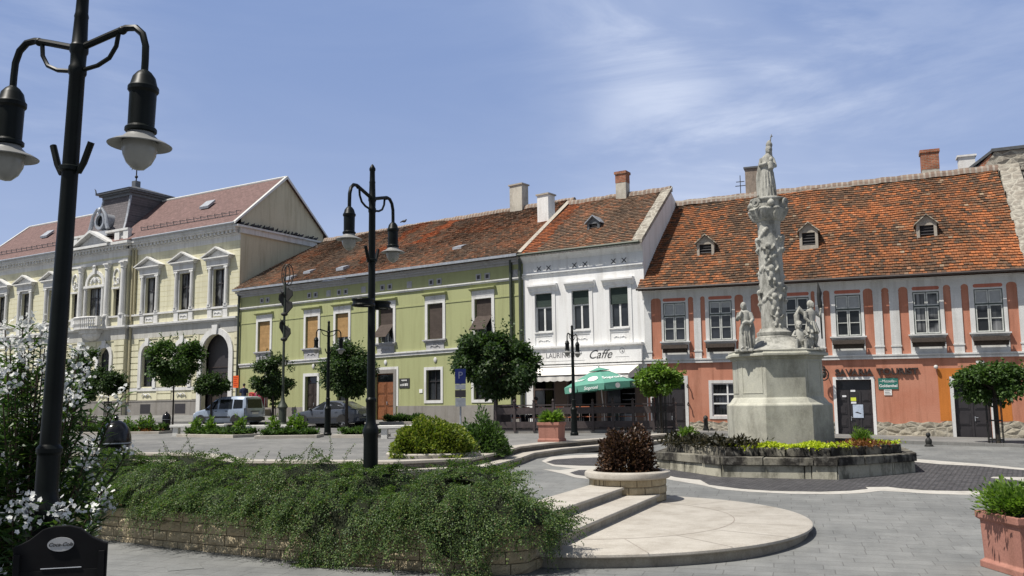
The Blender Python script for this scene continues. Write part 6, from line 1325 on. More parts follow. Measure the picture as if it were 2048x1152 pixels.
# tall sculpture pole
v = at_depth(565, 830, 50.5); SP = empty('sculpture_pole', (v.x, v.y, gz(v.x, v.y)), R(-20), 'tall thin iron pole with bent metal figures and a wheel on top', 'sculpture')
z0 = gz(v.x, v.y); m = MB(); m.lathe([(.32, 0), (.32, .15), (.22, .22), (.22, 1.0), (.3, 1.1), (.26, 1.2), (.14, 1.4), (.09, 1.7), (.075, 4), (.06, 8.3)], 12); m.build('pole', M['pipe'], SP, True, ang=30)
for k, (zb, zt) in enumerate(((5.9-z0+.2, 7.2-z0+.2), (7.35-z0+.2, 9.0-z0+.2))):
    m = MB()
    for i in range(5 if k else 3):
        t = i*2.1; zc = zb+(zt-zb)*(.2+.7*i/5); c, s = math.cos(t), math.sin(t); w_ = .5 if k else .4
        m.add([(c*.05, s*.05, zc-.5), (c*w_, s*w_*.6, zc-.05), (c*w_*.9, s*w_*.6, zc+.25), (c*.05, s*.05, zc+.45), (c*.05+.04, s*.05+.03, zc-.5), (c*w_+.05, s*w_*.6+.03, zc-.05), (c*w_*.9+.05, s*w_*.6+.03, zc+.25), (c*.05+.04, s*.05+.03, zc+.45)], [(0, 1, 2, 3), (7, 6, 5, 4), (0, 1, 5, 4), (1, 2, 6, 5), (2, 3, 7, 6), (3, 0, 4, 7)])
        m.add([(0, 0, zc), (c*.3, s*.3, zc+.5), (c*.1-s*.25, s*.1+c*.25, zc+.2), (.03, .03, zc)], [(0, 1, 2), (0, 2, 3), (1, 2, 3), (0, 1, 3)])
    m.ball((0, 0, zb-.1), (.2, .2, .12), 10, 6); m.build('metal_figure', [M['ironmatt'], M['zinc']][0], SP)
m = MB()
for a in (0, .9): m.tube([(.28*math.cos(t)*math.cos(a)+.05+.2*a, .28*math.cos(t)*math.sin(a), 9.75-z0+.62*math.sin(t)) for t in np.linspace(0, 2*PI, 25)], .03, 5)
m.tube([(0, 0, 8.2), (.05, 0, 9.2)], .04, 5); m.build('wheel', M['ironmatt'], SP)
# wall-side dark bench on the far left
p = at_depth(160, 838, 46); IB = empty('park_bench', (p.x, p.y, gz(p.x, p.y)), R(-25), 'dark slatted park bench with curved armrests in front of the yellow building', 'bench')
m = MB()
for i in range(4): m.box(-.9, .9, -.25+.13*i, -.15+.13*i, .43, .46)
m.build('seat', M['darkwood'], IB); m = MB()
for i in range(3): m.box(-.9, .9, .25+.03*i, .28+.03*i, .55+.14*i, .65+.14*i)
m.build('backrest', M['darkwood'], IB)
for s in (-1, 1): m = MB(); m.tube([(s*.8, -.25, 0), (s*.8, -.25, .62), (s*.8, -.1, .68), (s*.8, .2, .64)], .03, 6); m.tube([(s*.8, .22, 0), (s*.8, .22, .45), (s*.8, .34, .95)], .03, 6); m.build('side_frame', M['ironmatt'], IB)

# rectangular access cover in the foreground paving
q = [on_ground(*p) for p in ((328, 1132), (400, 1126), (408, 1137), (336, 1143))]; c = sum(q, Vector())/4
m = MB(); V = [(p.x-c.x, p.y-c.y, p.z-c.z+.006) for p in q]; Vi = [(x*.93, y*.93, z+.002) for x, y, z in V]
m.loft([V, Vi], cap=False); m.add([(x*.92, y*.92, z+.001) for x, y, z in V], [(0, 1, 2, 3)])
M['cover'] = stucco('paved access cover', (.195, .20, .195), .2, fine=20, scale=3); o = m.build('access_cover', M['cover']); o.location = c; tag(o, 'flat rectangular access cover in the paving before the stone wall', 'manhole cover')

# ---------------------------------------------------------------- cars (local +x = forward, y = left, z up)
def car(name, label, stations, paint, L_, wheel_x, wr, track, glass_polys, rear_poly, details, two=None):
    """stations: (x, z_bottom, z_belt, z_roof, half_bottom, half_belt, half_roof) from nose to tail, lofted into one body shell"""
    r = empty(name, (0, 0, 0), 0, label, 'car'); rings = []
    for x, zb, zl, zt, hb, hl, hr in stations:
        zl2 = max(zl, zb+.05); half = [(0, zb), (hb*.9, zb), (hb, zb+.06), (hl*1.0, zb+(zl2-zb)*.55), (hl, zl2-.06), (hl*.985, zl2), (hr+(hl-hr)*.5, zl2+(zt-zl2)*.5), (hr, max(zt-.05, zl2+.004)), (hr*.86, max(zt-.01, zl2+.008)), (0, max(zt, zl2+.012))]
        rings.append([(x, y, z) for y, z in half]+[(x, -y, z) for y, z in half[-2:0:-1]])
    m = MB(); m.loft(rings); body = m.build('body', paint, r, True, ang=50)
    def surf(x, z, side):
        for a, b in zip(stations[:-1], stations[1:]):
            if a[0] >= x >= b[0]:
                t = (a[0]-x)/(a[0]-b[0]+1e-9); zl = a[2]+(b[2]-a[2])*t; zt = a[3]+(b[3]-a[3])*t; hl = a[5]+(b[5]-a[5])*t; hr = a[6]+(b[6]-a[6])*t
                if z <= zl: return side*(hl+.02)
                k = max(0, min(1, (z-zl)/max(.05, zt-.05-zl))); return side*(hl*.985+(hr-hl*.985)*k+.03)
        return side*.8
    for side in (1, -1):
        for poly in glass_polys:
            m = MB(); cx = sum(p[0] for p in poly)/len(poly); cz = sum(p[1] for p in poly)/len(poly)
            n = len(poly); P_ = []
            for k in range(n):
                a, b = poly[k], poly[(k+1) % n]
                for t in (0, .25, .5, .75): P_.append((a[0]+(b[0]-a[0])*t, a[1]+(b[1]-a[1])*t))
            vs = [(x, surf(x, z, side), z) for x, z in P_]+[(cx, surf(cx, cz, side), cz)]
            m.add(vs, [(k, (k+1) % len(P_), len(P_)) for k in range(len(P_))]); m.build('side_window', M['carglass'], r)
    m = MB(); m.add(rear_poly, [tuple(range(len(rear_poly)))]); m.build('rear_window', M['carglass'], r)
    for x in wheel_x:
        for side in (1, -1):
            c = (x, side*(track-.09), wr)
            def ringx(rad, y): return [(c[0]+rad*math.cos(2*PI*i/22), y, c[2]+rad*math.sin(2*PI*i/22)) for i in range(22)]
            m = MB(); y0, y1 = side*(track-.19), side*(track+.01); m.loft([ringx(wr*.9, y0), ringx(wr, y0+side*.02), ringx(wr, y1-side*.03), ringx(wr*.93, y1), ringx(wr*.66, y1)]); wh = m.build('wheel', M['tyre'], r, True, ang=30)
            m = MB(); m.loft([ringx(wr*.66, y1-side*.004), ringx(wr*.6, y1-side*.03), ringx(wr*.15, y1-side*.02), ringx(.01, y1-side*.005)])
            for k in range(5):
                t = 2*PI*k/5; d = Vector((math.cos(t), 0, math.sin(t))); q = Vector((-math.sin(t), 0, math.cos(t)))*.035; p0 = Vector((c[0], y1+side*.004, c[2])); m.add([tuple(p0-q), tuple(p0+q), tuple(p0+d*wr*.62+q), tuple(p0+d*wr*.62-q)], [(0, 1, 2, 3)])
            m.build('rim', M['rim'], wh)
            m = MB(); ar = [(x+(wr+.07)*math.cos(t), surf(x, .6, side)+side*.003, wr+.02+(wr+.06)*math.sin(t)) for t in np.linspace(-.1, PI+.1, 16)]; m.add(ar, [tuple(range(len(ar)))]); m.build('wheel_arch', M['tyre'], r)
    details(r, surf); return r
M['tyre'] = plain('black rubber', (.014, .014, .014), .8); M['rim'] = plain('silver wheel rim', (.45, .46, .47), .35, .6); M['carglass'] = plain('car window glass', (.010, .012, .013), .08, 0, .35, var=.3)
def carpaint(name, col, metal=.35, rough=.3):
    m, t, b = newmat(name); n = noise(t, 2, 3); x = mixn(t, 1., col, ramp(t, n, [(.3, (.88, )*3), (.7, (1.1, )*3)]), 'MULTIPLY'); t.links.new(x, b.inputs['Base Color']); b.inputs['Metallic'].default_value = metal; b.inputs['Roughness'].default_value = rough; b.inputs['Coat Weight'].default_value = .6; b.inputs['Coat Roughness'].default_value = .06; return m
M['vanpaint'] = carpaint('silver blue car paint', (.36, .43, .54)); M['sedanpaint'] = carpaint('dark blue grey car paint', (.085, .098, .125), .25, .25); M['trimgrey'] = plain('dark plastic trim', (.04, .042, .045), .6); M['lightred'] = plain('red light lens', (.25, .012, .01), .2); M['lightclear'] = plain('clear light lens', (.55, .56, .56), .1); M['plate'] = plain('white number plate', (.7, .7, .68), .4)
vs = [(2.06, .42, .62, .66, .55, .62, .5), (2.0, .30, .72, .80, .72, .78, .62), (1.75, .24, .86, .96, .80, .84, .70), (1.3, .22, .95, 1.04, .82, .86, .74), (1.02, .22, .98, 1.10, .82, .86, .74), (.55, .22, 1.0, 1.50, .82, .86, .68), (.25, .22, 1.0, 1.70, .82, .86, .64), (-.2, .22, 1.0, 1.78, .82, .86, .64), (-1.0, .22, 1.0, 1.80, .82, .86, .65), (-1.75, .24, 1.0, 1.78, .82, .86, .66), (-1.95, .28, 1.0, 1.72, .80, .85, .66), (-2.05, .36, 1.0, 1.30, .76, .82, .74), (-2.08, .42, .95, 1.05, .70, .80, .74)]
def vd(r, surf):
    for s in (1, -1):
        m = MB(); m.ball((.78, s*.95, 1.05), (.08, .10, .09), 8, 6); m.box(.74, .82, s*.84-.05, s*.84+.05, 1.0, 1.04); m.build('mirror', M['trimgrey'], r)
        m = MB(); m.add([(-2.0, s*.845, .72), (-2.085, s*.73, .72), (-2.085, s*.73, 1.08), (-2.0, s*.845, 1.08)], [(0, 1, 2, 3)]); m.box(-2.06, -1.98, s*.80-.03, s*.80+.03, .72, 1.08); m.build('tail_light', M['trimgrey'], r)
        m = MB(); m.ball((1.96, s*.66, .74), (.10, .13, .10), 10, 6); m.build('headlight', M['lightclear'], r)
        m = MB(); m.box(-.95, 1.15, s*.862-.012, s*.862+.012, .52, .62); m.build('side_moulding', M['trimgrey'], r)
        m = MB(); m.box(.05, .22, s*.868-.015, s*.868+.015, .90, .94); m.box(-.75, -.58, s*.868-.015, s*.868+.015, .90, .94); m.build('door_handle', M['trimgrey'], r)
    m = MB(); m.mark(); m.box(-2.16, -1.98, -.80, .80, .34, .55); m.mark(); m.box(2.0, 2.1, -.70, .70, .32, .52); m.build_groups('bumper', M['trimgrey'], r, bevel=.02)
    MB().box(-2.115, -2.09, -.27, .27, .72, .84).build('number_plate', M['plate'], r)
    MB().box(-2.12, -2.06, -.35, .35, .87, .92).build('tailgate_grip', M['trimgrey'], r)
    m = MB(); m.add([(1.0, -.66, 1.12), (1.0, .66, 1.12), (.36, .60, 1.64), (.36, -.60, 1.64)], [(0, 1, 2, 3)]); m.build('windscreen', M['carglass'], r)
VAN = car('parked_van', 'silver blue high roofed van parked at the left with dark side windows', vs, M['vanpaint'], 4.1, (1.32, -1.38), .32, .82,
          [[(.92, 1.04), (.50, 1.46), (.12, 1.58), (.05, 1.04)], [(-.08, 1.06), (-.06, 1.60), (-1.02, 1.62), (-1.06, 1.06)], [(-1.16, 1.08), (-1.14, 1.60), (-1.78, 1.58), (-1.86, 1.1)]],
          [(-2.085, -.62, 1.08), (-2.085, .62, 1.08), (-2.02, .58, 1.60), (-2.02, -.58, 1.60)], vd)
def place_car(o, pxr, Yr, ang, L_, half):
    """rear left corner seen at pixel pxr at depth Yr; heading to the left and away"""
    d = Vector((-math.cos(R(ang)), math.sin(R(ang)))); lft = Vector((-d.y, d.x)); p = at_depth(pxr, 850, Yr); c = Vector((p.x, p.y))+d*(L_/2)-lft*half; o.location = (c.x, c.y, gz(c.x, c.y)+.0); o.rotation_euler = (0, 0, math.atan2(d.y, d.x))
place_car(VAN, 489, 51.5, 25, 4.16, .86)
ss = [(2.25, .40, .58, .60, .5, .6, .5), (2.18, .28, .66, .70, .68, .76, .62), (1.9, .22, .76, .82, .80, .84, .68), (1.4, .20, .85, .90, .82, .86, .72), (1.0, .20, .90, .95, .82, .86, .74), (.85, .20, .91, 1.0, .82, .86, .72), (.35, .20, .93, 1.30, .82, .86, .60), (.05, .20, .93, 1.41, .82, .86, .56), (-.4, .20, .94, 1.45, .82, .86, .56), (-.9, .20, .95, 1.40, .82, .86, .56), (-1.35, .20, .96, 1.24, .82, .86, .60), (-1.75, .22, .97, 1.06, .81, .85, .68), (-2.05, .26, .96, 1.02, .79, .83, .70), (-2.2, .34, .90, .95, .74, .79, .68), (-2.25, .42, .78, .82, .68, .72, .62)]
def sdt(r, surf):
    for s in (1, -1):
        m = MB(); m.ball((.80, s*.93, .98), (.07, .09, .07), 8, 6); m.box(.76, .84, s*.84-.05, s*.84+.05, .92, .97); m.build('mirror', M['trimgrey'], r)
        m = MB(); m.box(-2.22, -2.05, s*.74-.05, s*.74+.055, .72, .90); m.build('tail_light', M['lightclear'], r)
        m = MB(); m.ball((2.12, s*.62, .64), (.1, .14, .09), 10, 6); m.build('headlight', M['lightclear'], r)
        m = MB(); m.box(-1.0, 1.1, s*.866-.01, s*.866+.01, .50, .56); m.build('side_moulding', M['trimgrey'], r)
        m = MB(); m.box(.0, .18, s*.868-.015, s*.868+.015, .80, .835); m.box(-.95, -.78, s*.868-.015, s*.868+.015, .81, .845); m.build('door_handle', M['sedanpaint'], r)
    MB().box(-2.27, -2.24, -.27, .27, .60, .72).build('number_plate', M['plate'], r)
    m = MB(); m.box(-2.32, -2.1, -.76, .76, .32, .52); m.build('bumper', M['sedanpaint'], r, False, .03)
    m = MB(); m.add([(.98, -.66, .97), (.98, .66, .97), (.15, .52, 1.39), (.15, -.52, 1.39)], [(0, 1, 2, 3)]); m.build('windscreen', M['carglass'], r)
SED = car('parked_car', 'dark blue grey saloon car parked behind the thin distant lamp post', ss, M['sedanpaint'], 4.5, (1.38, -1.30), .31, .82,
          [[(.80, .97), (.34, 1.26), (.0, 1.35), (-.02, .97)], [(-.12, .98), (-.10, 1.37), (-.62, 1.37), (-1.0, 1.30), (-1.40, 1.04), (-1.36, 1.0)]],
          [(-1.70, -.60, 1.075), (-1.70, .60, 1.075), (-1.0, .50, 1.385), (-1.0, -.50, 1.385)], sdt)
place_car(SED, 714, 47.0, 25, 4.5, .86)

# ---------------------------------------------------------------- cafe terrace
DKZ = 1.08
CA, CBp = Vector((-.80, 38.6)), Vector((6.7, 37.0)); dv = (CBp-CA).normalized(); dn = Vector((-dv.y, dv.x)); LEN = (CBp-CA).length
DK = empty('cafe_deck', (CA.x, CA.y, 0), math.atan2(dv.y, dv.x), 'raised dark wooden terrace deck in front of the cafe', 'deck')
m = MB()
for i in range(26): m.box(0, LEN, .0+.2*i, .19+.2*i, DKZ-.06, DKZ)
m.build('floor_boards', M['deckwood'], DK)
m = MB(); m.box(0, LEN, .01, .06, DKZ-.20, DKZ-.065)
m.build('fascia_board', M['plinth'], DK)
m = MB()
for i in range(9): x = .2+(LEN-.4)*i/8; m.box(x-.06, x+.06, .05, .2, .5, DKZ-.07); m.box(x-.06, x+.06, 3.0, 3.15, .5, DKZ-.07)
m.build('deck_leg', M['deckwood'], DK)
FN = empty('cafe_fence', (CA.x, CA.y, DKZ), math.atan2(dv.y, dv.x), 'dark brown wooden fence with posts around the cafe terrace', 'fence')
k = 9
for i in range(k+1):
    x = LEN*i/k; m = MB(); m.box(x-.05, x+.05, -.07, .03, -.12, 1.12); m.lathe([(.03, 1.12), (.055, 1.17), (.05, 1.22), (.01, 1.27)], 8, (x, -.02, 0)); m.build('post', M['deckwood'], FN)
for i in range(k):
    a, b = LEN*i/k+.05, LEN*(i+1)/k-.05; m = MB(); m.box(a, b, -.045, -.015, .98, 1.03); m.box(a, b, -.04, -.02, .62, .90); m.box(a, b, -.04, -.02, .04, .30); m.build('panel', M['deckwood'], FN)
for x in (0, LEN):
    m = MB()
    for y0 in np.arange(.1, 3.6, .14): m.box(x-.015, x+.015, y0, y0+.03, .1, 1.0)
    m.box(x-.025, x+.025, 0, 3.6, .98, 1.04); m.box(x-.025, x+.025, 0, 3.6, .04, .1); m.build('side_rail', M['deckwood'], FN)
def deck_pt(x, y): p = CA+dv*x+dn*y; return (p.x, p.y, DKZ)
M['chairwood'] = plain('orange brown chair wood', (.42, .13, .06), .5, var=.15); M['chairmetal'] = plain('pale chair metal', (.55, .55, .54), .35, .5)
def cafe_chair():
    r = empty('cafe_chair', (0, 0, 0), 0, 'orange wooden cafe chair with pale metal legs behind the dark fence', 'chair', 'cafe chairs behind the fence')
    m = MB(); m.box(-.21, .21, -.21, .21, .44, .47); m.build('seat', M['chairwood'], r); m = MB(); m.box(-.2, .2, .19, .215, .70, .92); m.build('backrest', M['chairwood'], r)
    for x in (-.19, .19):
        for y in (-.19, .19): m = MB(); m.tube([(x*1.05, y*1.05, 0), (x, y, .44 if y < 0 else .92)], .016, 6); m.build('leg', M['chairmetal'], r)
    return r
def cafe_table():
    r = empty('cafe_table', (0, 0, 0), 0, 'round cafe table behind the dark fence', 'table', 'cafe tables behind the fence')
    m = MB(); m.lathe([(.36, .72), (.37, .735), (.36, .75)], 22); m.build('table_top', M['chairmetal'], r); m = MB(); m.tube([(0, 0, .02), (0, 0, .72)], .03, 8); m.build('leg', M['framedark'], r); m = MB(); m.lathe([(.24, 0), (.24, .02), (.04, .04)], 16); m.build('base', M['framedark'], r); return r
c0 = None; t0 = None
for x, y, rz in ((.7, 1.0, .3), (1.15, 1.8, 2.6), (1.7, .8, -.9), (2.7, 1.1, .4), (3.3, 1.0, -.2), (3.75, 1.9, 3.0), (4.35, 1.0, .1), (4.85, .9, -.3), (5.5, 1.6, .9), (6.2, 1.0, .2)):
    c = c0 = cafe_chair() if c0 is None else c0
    if c0.get('used'): c = copy_tree(c0)
    c0['used'] = 1; c.location = deck_pt(x, y); c.rotation_euler = (0, 0, rz+math.atan2(dv.y, dv.x))
for o in [o for o in scene.objects if 'used' in o]: del o['used']
for x, y in ((1.2, 1.2), (3.3, 1.7), (4.6, 1.6), (5.9, 1.9)):
    if t0 is None: t = t0 = cafe_table()
    else: t = copy_tree(t0)
    t.location = deck_pt(x, y)
UM = empty('parasol', (3.92, 37.9, DKZ), R(12), 'green octagonal parasol with white lettering and round badges over the cafe terrace', 'parasol'); UM.rotation_euler = (R(-3), R(-4), R(22.5))
M['parasolgreen'] = plain('sea green parasol cloth', (.10, .29, .22), .8, var=.08, scale=3); M['paleprint'] = plain('white print', (.80, .82, .80), .7, var=.03); M['palepink'] = plain('pale round badge', (.70, .66, .66), .7, var=.05)
AP, RZ_, RRm = 2.55, 1.86, 1.58
def up_(i, r, z): t = 2*PI*(i+.5)/8; return (r*math.cos(t), r*math.sin(t), z)
m = MB()
for i in range(8):
    A, B = up_(i, RRm, RZ_), up_(i+1, RRm, RZ_); a, b = up_(i, .42, AP-.14), up_(i+1, .42, AP-.14); mid = Vector(A).lerp(Vector(B), .5)*.985; mid.z = RZ_+.02
    m.add([a, b, B, tuple(mid), A], [(0, 1, 2, 3, 4)]); A2, B2 = up_(i, RRm+.01, RZ_-.26), up_(i+1, RRm+.01, RZ_-.26); m2_ = mid*1.0; m2_.z = RZ_-.27
    g = .03; A3 = Vector(A2).lerp(Vector(B2), g); B3 = Vector(B2).lerp(Vector(A2), g); m.add([A, tuple(mid), B, tuple(B3), tuple(m2_), tuple(A3)], [(0, 1, 4, 5), (1, 2, 3, 4)])
m.build('canopy', M['parasolgreen'], UM)
cap = MB(); cap.loft([[up_(i, r, z) for i in range(8)] for r, z in ((.50, AP-.10), (.46, AP-.09), (.06, AP+.04))]); cap.build('canopy_cap', M['parasolgreen'], UM)
m = MB(); m.tube([(0, 0, 0), (0, 0, AP+.1)], .025, 8); m.lathe([(.02, AP+.04), (.035, AP+.1), (.005, AP+.16)], 8); m.build('pole', M['chairmetal'], UM)
m = MB()
for i in range(8): m.tube([(0, 0, AP-.1), up_(i, RRm*.97, RZ_-.02)], .012, 5)
m.build('rib', M['framedark'], UM)
m = MB(); m.lathe([(.3, 0), (.3, .1), (.06, .14), (.05, .3)], 16); m.build('base', M['framedark'], UM)
for i in range(8):
    t = 2*PI*(i+1)/8; rad = Vector((math.cos(t), math.sin(t), 0)); tang = Vector((-math.sin(t), math.cos(t), 0)); ri = .42*math.cos(PI/8); ro_ = RRm*math.cos(PI/8)
    sl = Vector((rad.x*(ro_-ri), rad.y*(ro_-ri), RZ_-AP+.14)).normalized(); n_ = tang.cross(-sl).normalized(); n_ = n_ if n_.z > 0 else -n_
    pc = rad*(ri+(ro_-ri)*.60); pc.z = AP-.14+(RZ_-AP+.14)*.60; pc += n_*.022
    X_, Y_ = tang, -sl; mt = Matrix((X_, Y_, n_)).transposed().to_4x4(); mt.translation = pc
    pv = rad*(ro_+.02); pv.z = RZ_-.14; mv = Matrix((tang, Vector((0, 0, 1)), rad)).transposed().to_4x4(); mv.translation = pv
    if i % 2 == 1:
        o = text('print', 'Soproni', .30, M['paleprint'], UM, (0, 0, 0), (0, 0, 0), .001, shear=.2, bold=.006); o.matrix_local = mt
        m = MB(); m.lathe([(.11, 0), (.11, .004)], 20); o = m.build('badge', M['palepink'], UM); o.matrix_local = mv
    else:
        m = MB(); m.lathe([(.22, 0), (.22, .004)], 26); o = m.build('badge', M['paleprint'], UM); o.matrix_local = mt; m = MB(); m.lathe([(.17, .0045), (.17, .007)], 26); m.build('badge_centre', M['palepink'], o)
        o = text('print', 'Soproni', .19, M['paleprint'], UM, (0, 0, 0), (0, 0, 0), .001, shear=.2, bold=.005); o.matrix_local = mv

# ---------------------------------------------------------------- trees and plants
def tree(label, c, base, rx, rz, h0, n, mat, leaf=.17, trunk_r=.07, clumps=26, name='tree', lean=0., flat=1.):
    """crown centre height and trunk given in metres; leaves lie in clumps spread through and over the crown"""
    x, y = base; z = gz(x, y); r = empty(name, (x, y, z), random.uniform(0, 6), label, 'tree'); cz = h0
    m = MB(); m.tube([(0, 0, -.05), (lean*.3, 0, cz*.4), (lean*.6, .02, cz-rz*.75), (lean, 0, cz)], [trunk_r*1.25, trunk_r, trunk_r*.85, trunk_r*.5], 9)
    CL = []
    for i in range(clumps):
        d = unit(1)[0]; k = random.uniform(.3, 1.0)**.55; p = np.array([d[0]*rx*k, d[1]*rx*k, d[2]*rz*k]); CL.append(p)
        if i < 12: m.tube([(lean*.8, 0, cz-rz*.7+rz*.5*random.random()), (lean+p[0]*.5, p[1]*.5, cz+p[2]*.4-.05), (lean+p[0]*.9, p[1]*.9, cz+p[2]*.9)], [trunk_r*.5, trunk_r*.3, trunk_r*.12], 5)
    m.build('trunk', M['bark'], r, True)
    P = []; per = int(n*2.2)//clumps
    for p in CL:
        s = random.uniform(.24, .40)*rx; q = unit(per)*(rng.random((per, 1))**.45)*s*np.array([1.1, 1.1, .8]); P.append(p+q)
    P = np.concatenate(P)
    e = np.sqrt((P[:, 0]/rx)**2+(P[:, 1]/rx)**2+(P[:, 2]/rz)**2); P = P[e < 1.04+.22*rng.random(len(P))]; k = len(P)
    outw = P/(np.linalg.norm(P, axis=1)[:, None]+1e-6)
    D = outw*.7+unit(k)*.8+np.array([0, 0, -.25]); U = unit(k)*.7+np.array([0, 0, 1.])+outw*.5
    Lf = leaf*.74*(.6+.8*rng.random(k)); Sx = []; Sd = []
    for i in range(26):
        d = unit(1)[0]; d[2] = abs(d[2])*.9+.1; d /= np.linalg.norm(d); st = d*np.array([rx, rx, rz])*.85; d2 = d*.6+np.array([0, 0, .5])+unit(1)[0]*.25
        for j in range(12): Sx.append(st+d2*rx*.42*j/12+unit(1)[0]*leaf*.12); Sd.append(d2*.4+unit(1)[0]*.8)
    Sx = np.array(Sx); Sd = np.array(Sd); P = np.concatenate([P, Sx]); D = np.concatenate([D, Sd]); U = np.concatenate([U, unit(len(Sx))+np.array([0, 0, .8])]); Lf = np.concatenate([Lf, leaf*.62*(.6+.7*rng.random(len(Sx)))])
    leaves('crown', P+np.array([lean, 0, cz]), D, U, Lf, Lf*.72, mat, r, .1); return r
def guard(x, y, h, rad, label):
    r = empty('tree_guard', (x, y, gz(x, y)), 0, label, 'tree guard', 'iron tree guards')
    m = MB()
    for i in range(12): t = 2*PI*i/12; m.tube([(rad*math.cos(t), rad*math.sin(t), 0), (rad*math.cos(t), rad*math.sin(t), h)], .014, 5)
    m.build('bars', M['ironmatt'], r); m = MB()
    for z in (.12, h*.5, h-.05): m.lathe([(rad+.012, z-.02), (rad+.012, z+.02), (rad-.005, z+.02), (rad-.005, z-.02), (rad+.012, z-.02)], 20, (0, 0, 0), False)
    m.build('hoop', M['ironmatt'], r); return r
def tz(x, y, zc): return zc-gz(x, y)
tree('large dense dark round tree in front of the join of green and white houses', 0, (-.80, 39.6), 1.74, 1.60, tz(-.7, 39.6, 4.05), 11000, M['leafdark'], .20, .10, 60)
tree('dense dark green tree above the roof of the saloon car', 0, (-8.8, 46.5), 1.50, 1.32, tz(-8.8, 46.5, 3.98), 7000, M['leafdark'], .19, .08, 40)
tree('upright dark green tree wrapped around the sculpture pole', 0, (-14.05, 51.5), 1.15, 1.30, tz(-14, 51.5, 3.9), 4800, M['leafdark'], .19, .07, 34)
tree('mid green young tree on a thin trunk before the yellow building', 0, (-18.6, 48.2), 1.42, 1.28, tz(-18.6, 48.2, 4.75), 5000, M['leaf'], .20, .045, 30)
tree('small flat ball tree in an iron guard before the yellow building', 0, (-23.0, 50), .95, .62, tz(-23, 50, 3.65), 3400, M['leafdark'], .17, .05, 26); guard(-23.0, 50, 1.7, .2, 'slim iron guard round the trunk of the small ball tree by the yellow building')
tree('small ball tree directly behind the roof of the silver blue van', 0, (-18.0, 52.5), .92, .6, tz(-18.0, 52.5, 3.45), 3400, M['leafdark'], .17, .05, 26)
tree('dark tree half hidden by the oleander flowers', 0, (-25.5, 52), 1.15, 1.65, tz(-25.5, 52, 4.2), 4200, M['leafdark'], .2, .07, 30)
tree('dark tree behind the left part of the oleander', 0, (-31., 54), 1.5, 1.6, tz(-31, 54, 3.9), 3600, M['leafdark'], .22, .07, 26)
tree('small bright green ball tree between the cafe and the pink house', 0, (6.05, 36.2), .93, .62, tz(6.05, 36.2, 3.05), 3800, M['leafbright'], .17, .055, 30); guard(6.05, 36.2, 1.75, .2, 'iron guard round the trunk of the bright green ball tree')
tree('broad flat crowned ball tree in front of the right door of the pink house', 0, (16.62, 30.5), 1.16, .64, tz(16.55, 30.5, 2.62), 5600, M['leaf'], .16, .07, 38); guard(16.55, 30.5, 1.55, .24, 'iron guard round the trunk of the ball tree at the right')
def bush(name, label, c, rx, ry, rz, n, mat, leaf, cat='bush', asp=.6, shell=.5, up=.3, parent=None, kind=None, lump=.22, sq=1.):
    """a leafy mound: leaves spread over lumpy shells of an ellipsoid"""
    d = unit(n); d[:, 2] = np.abs(d[:, 2])*1.0-.25*(rng.random(n) < .35); ph = rng.random(6)*6
    lm = 1+lump*np.sin(d[:, 0]*5+ph[0])*np.sin(d[:, 1]*5+ph[1])+lump*.6*np.sin(d[:, 2]*9+ph[2]+d[:, 0]*7)
    k = (shell+(1-shell)*rng.random(n)**.5)*lm; P = np.sign(d)*np.abs(d)**sq*k[:, None]*np.array([rx, ry, rz]); P[:, 2] = np.maximum(P[:, 2], .02)
    D = d*.8+unit(n)*.7+np.array([0, 0, up]); U = unit(n)*.8+d+np.array([0, 0, .6]); Lf = leaf*(.6+.8*rng.random(n))
    if parent is not None:
        o = leaves(name, P+np.array(c), D, U, Lf, Lf*asp, mat, parent, .1); return o
    r = empty(name, c, 0, label, cat); leaves('foliage', P, D, U, Lf, Lf*asp, mat, r, .1)
    m = MB()
    for i in range(14): t = random.uniform(0, 6.28); e = random.uniform(.4, .85); m.tube([(0.05*math.cos(t), .05*math.sin(t), -.05), (rx*.45*e*math.cos(t), ry*.45*e*math.sin(t), rz*.5*e), (rx*.9*e*math.cos(t+.2), ry*.9*e*math.sin(t+.2), rz*.85*e)], [.018, .012, .005], 5)
    m.build('stems', M['twig'], r); return r
bush('purple_bush', 'dense dark purple brown bush growing in the round stone planter', (2.38, 18.82, .78), .55, .55, .86, 12000, M['purple'], .07, 'bush', .55, .35, sq=.6, lump=.12)
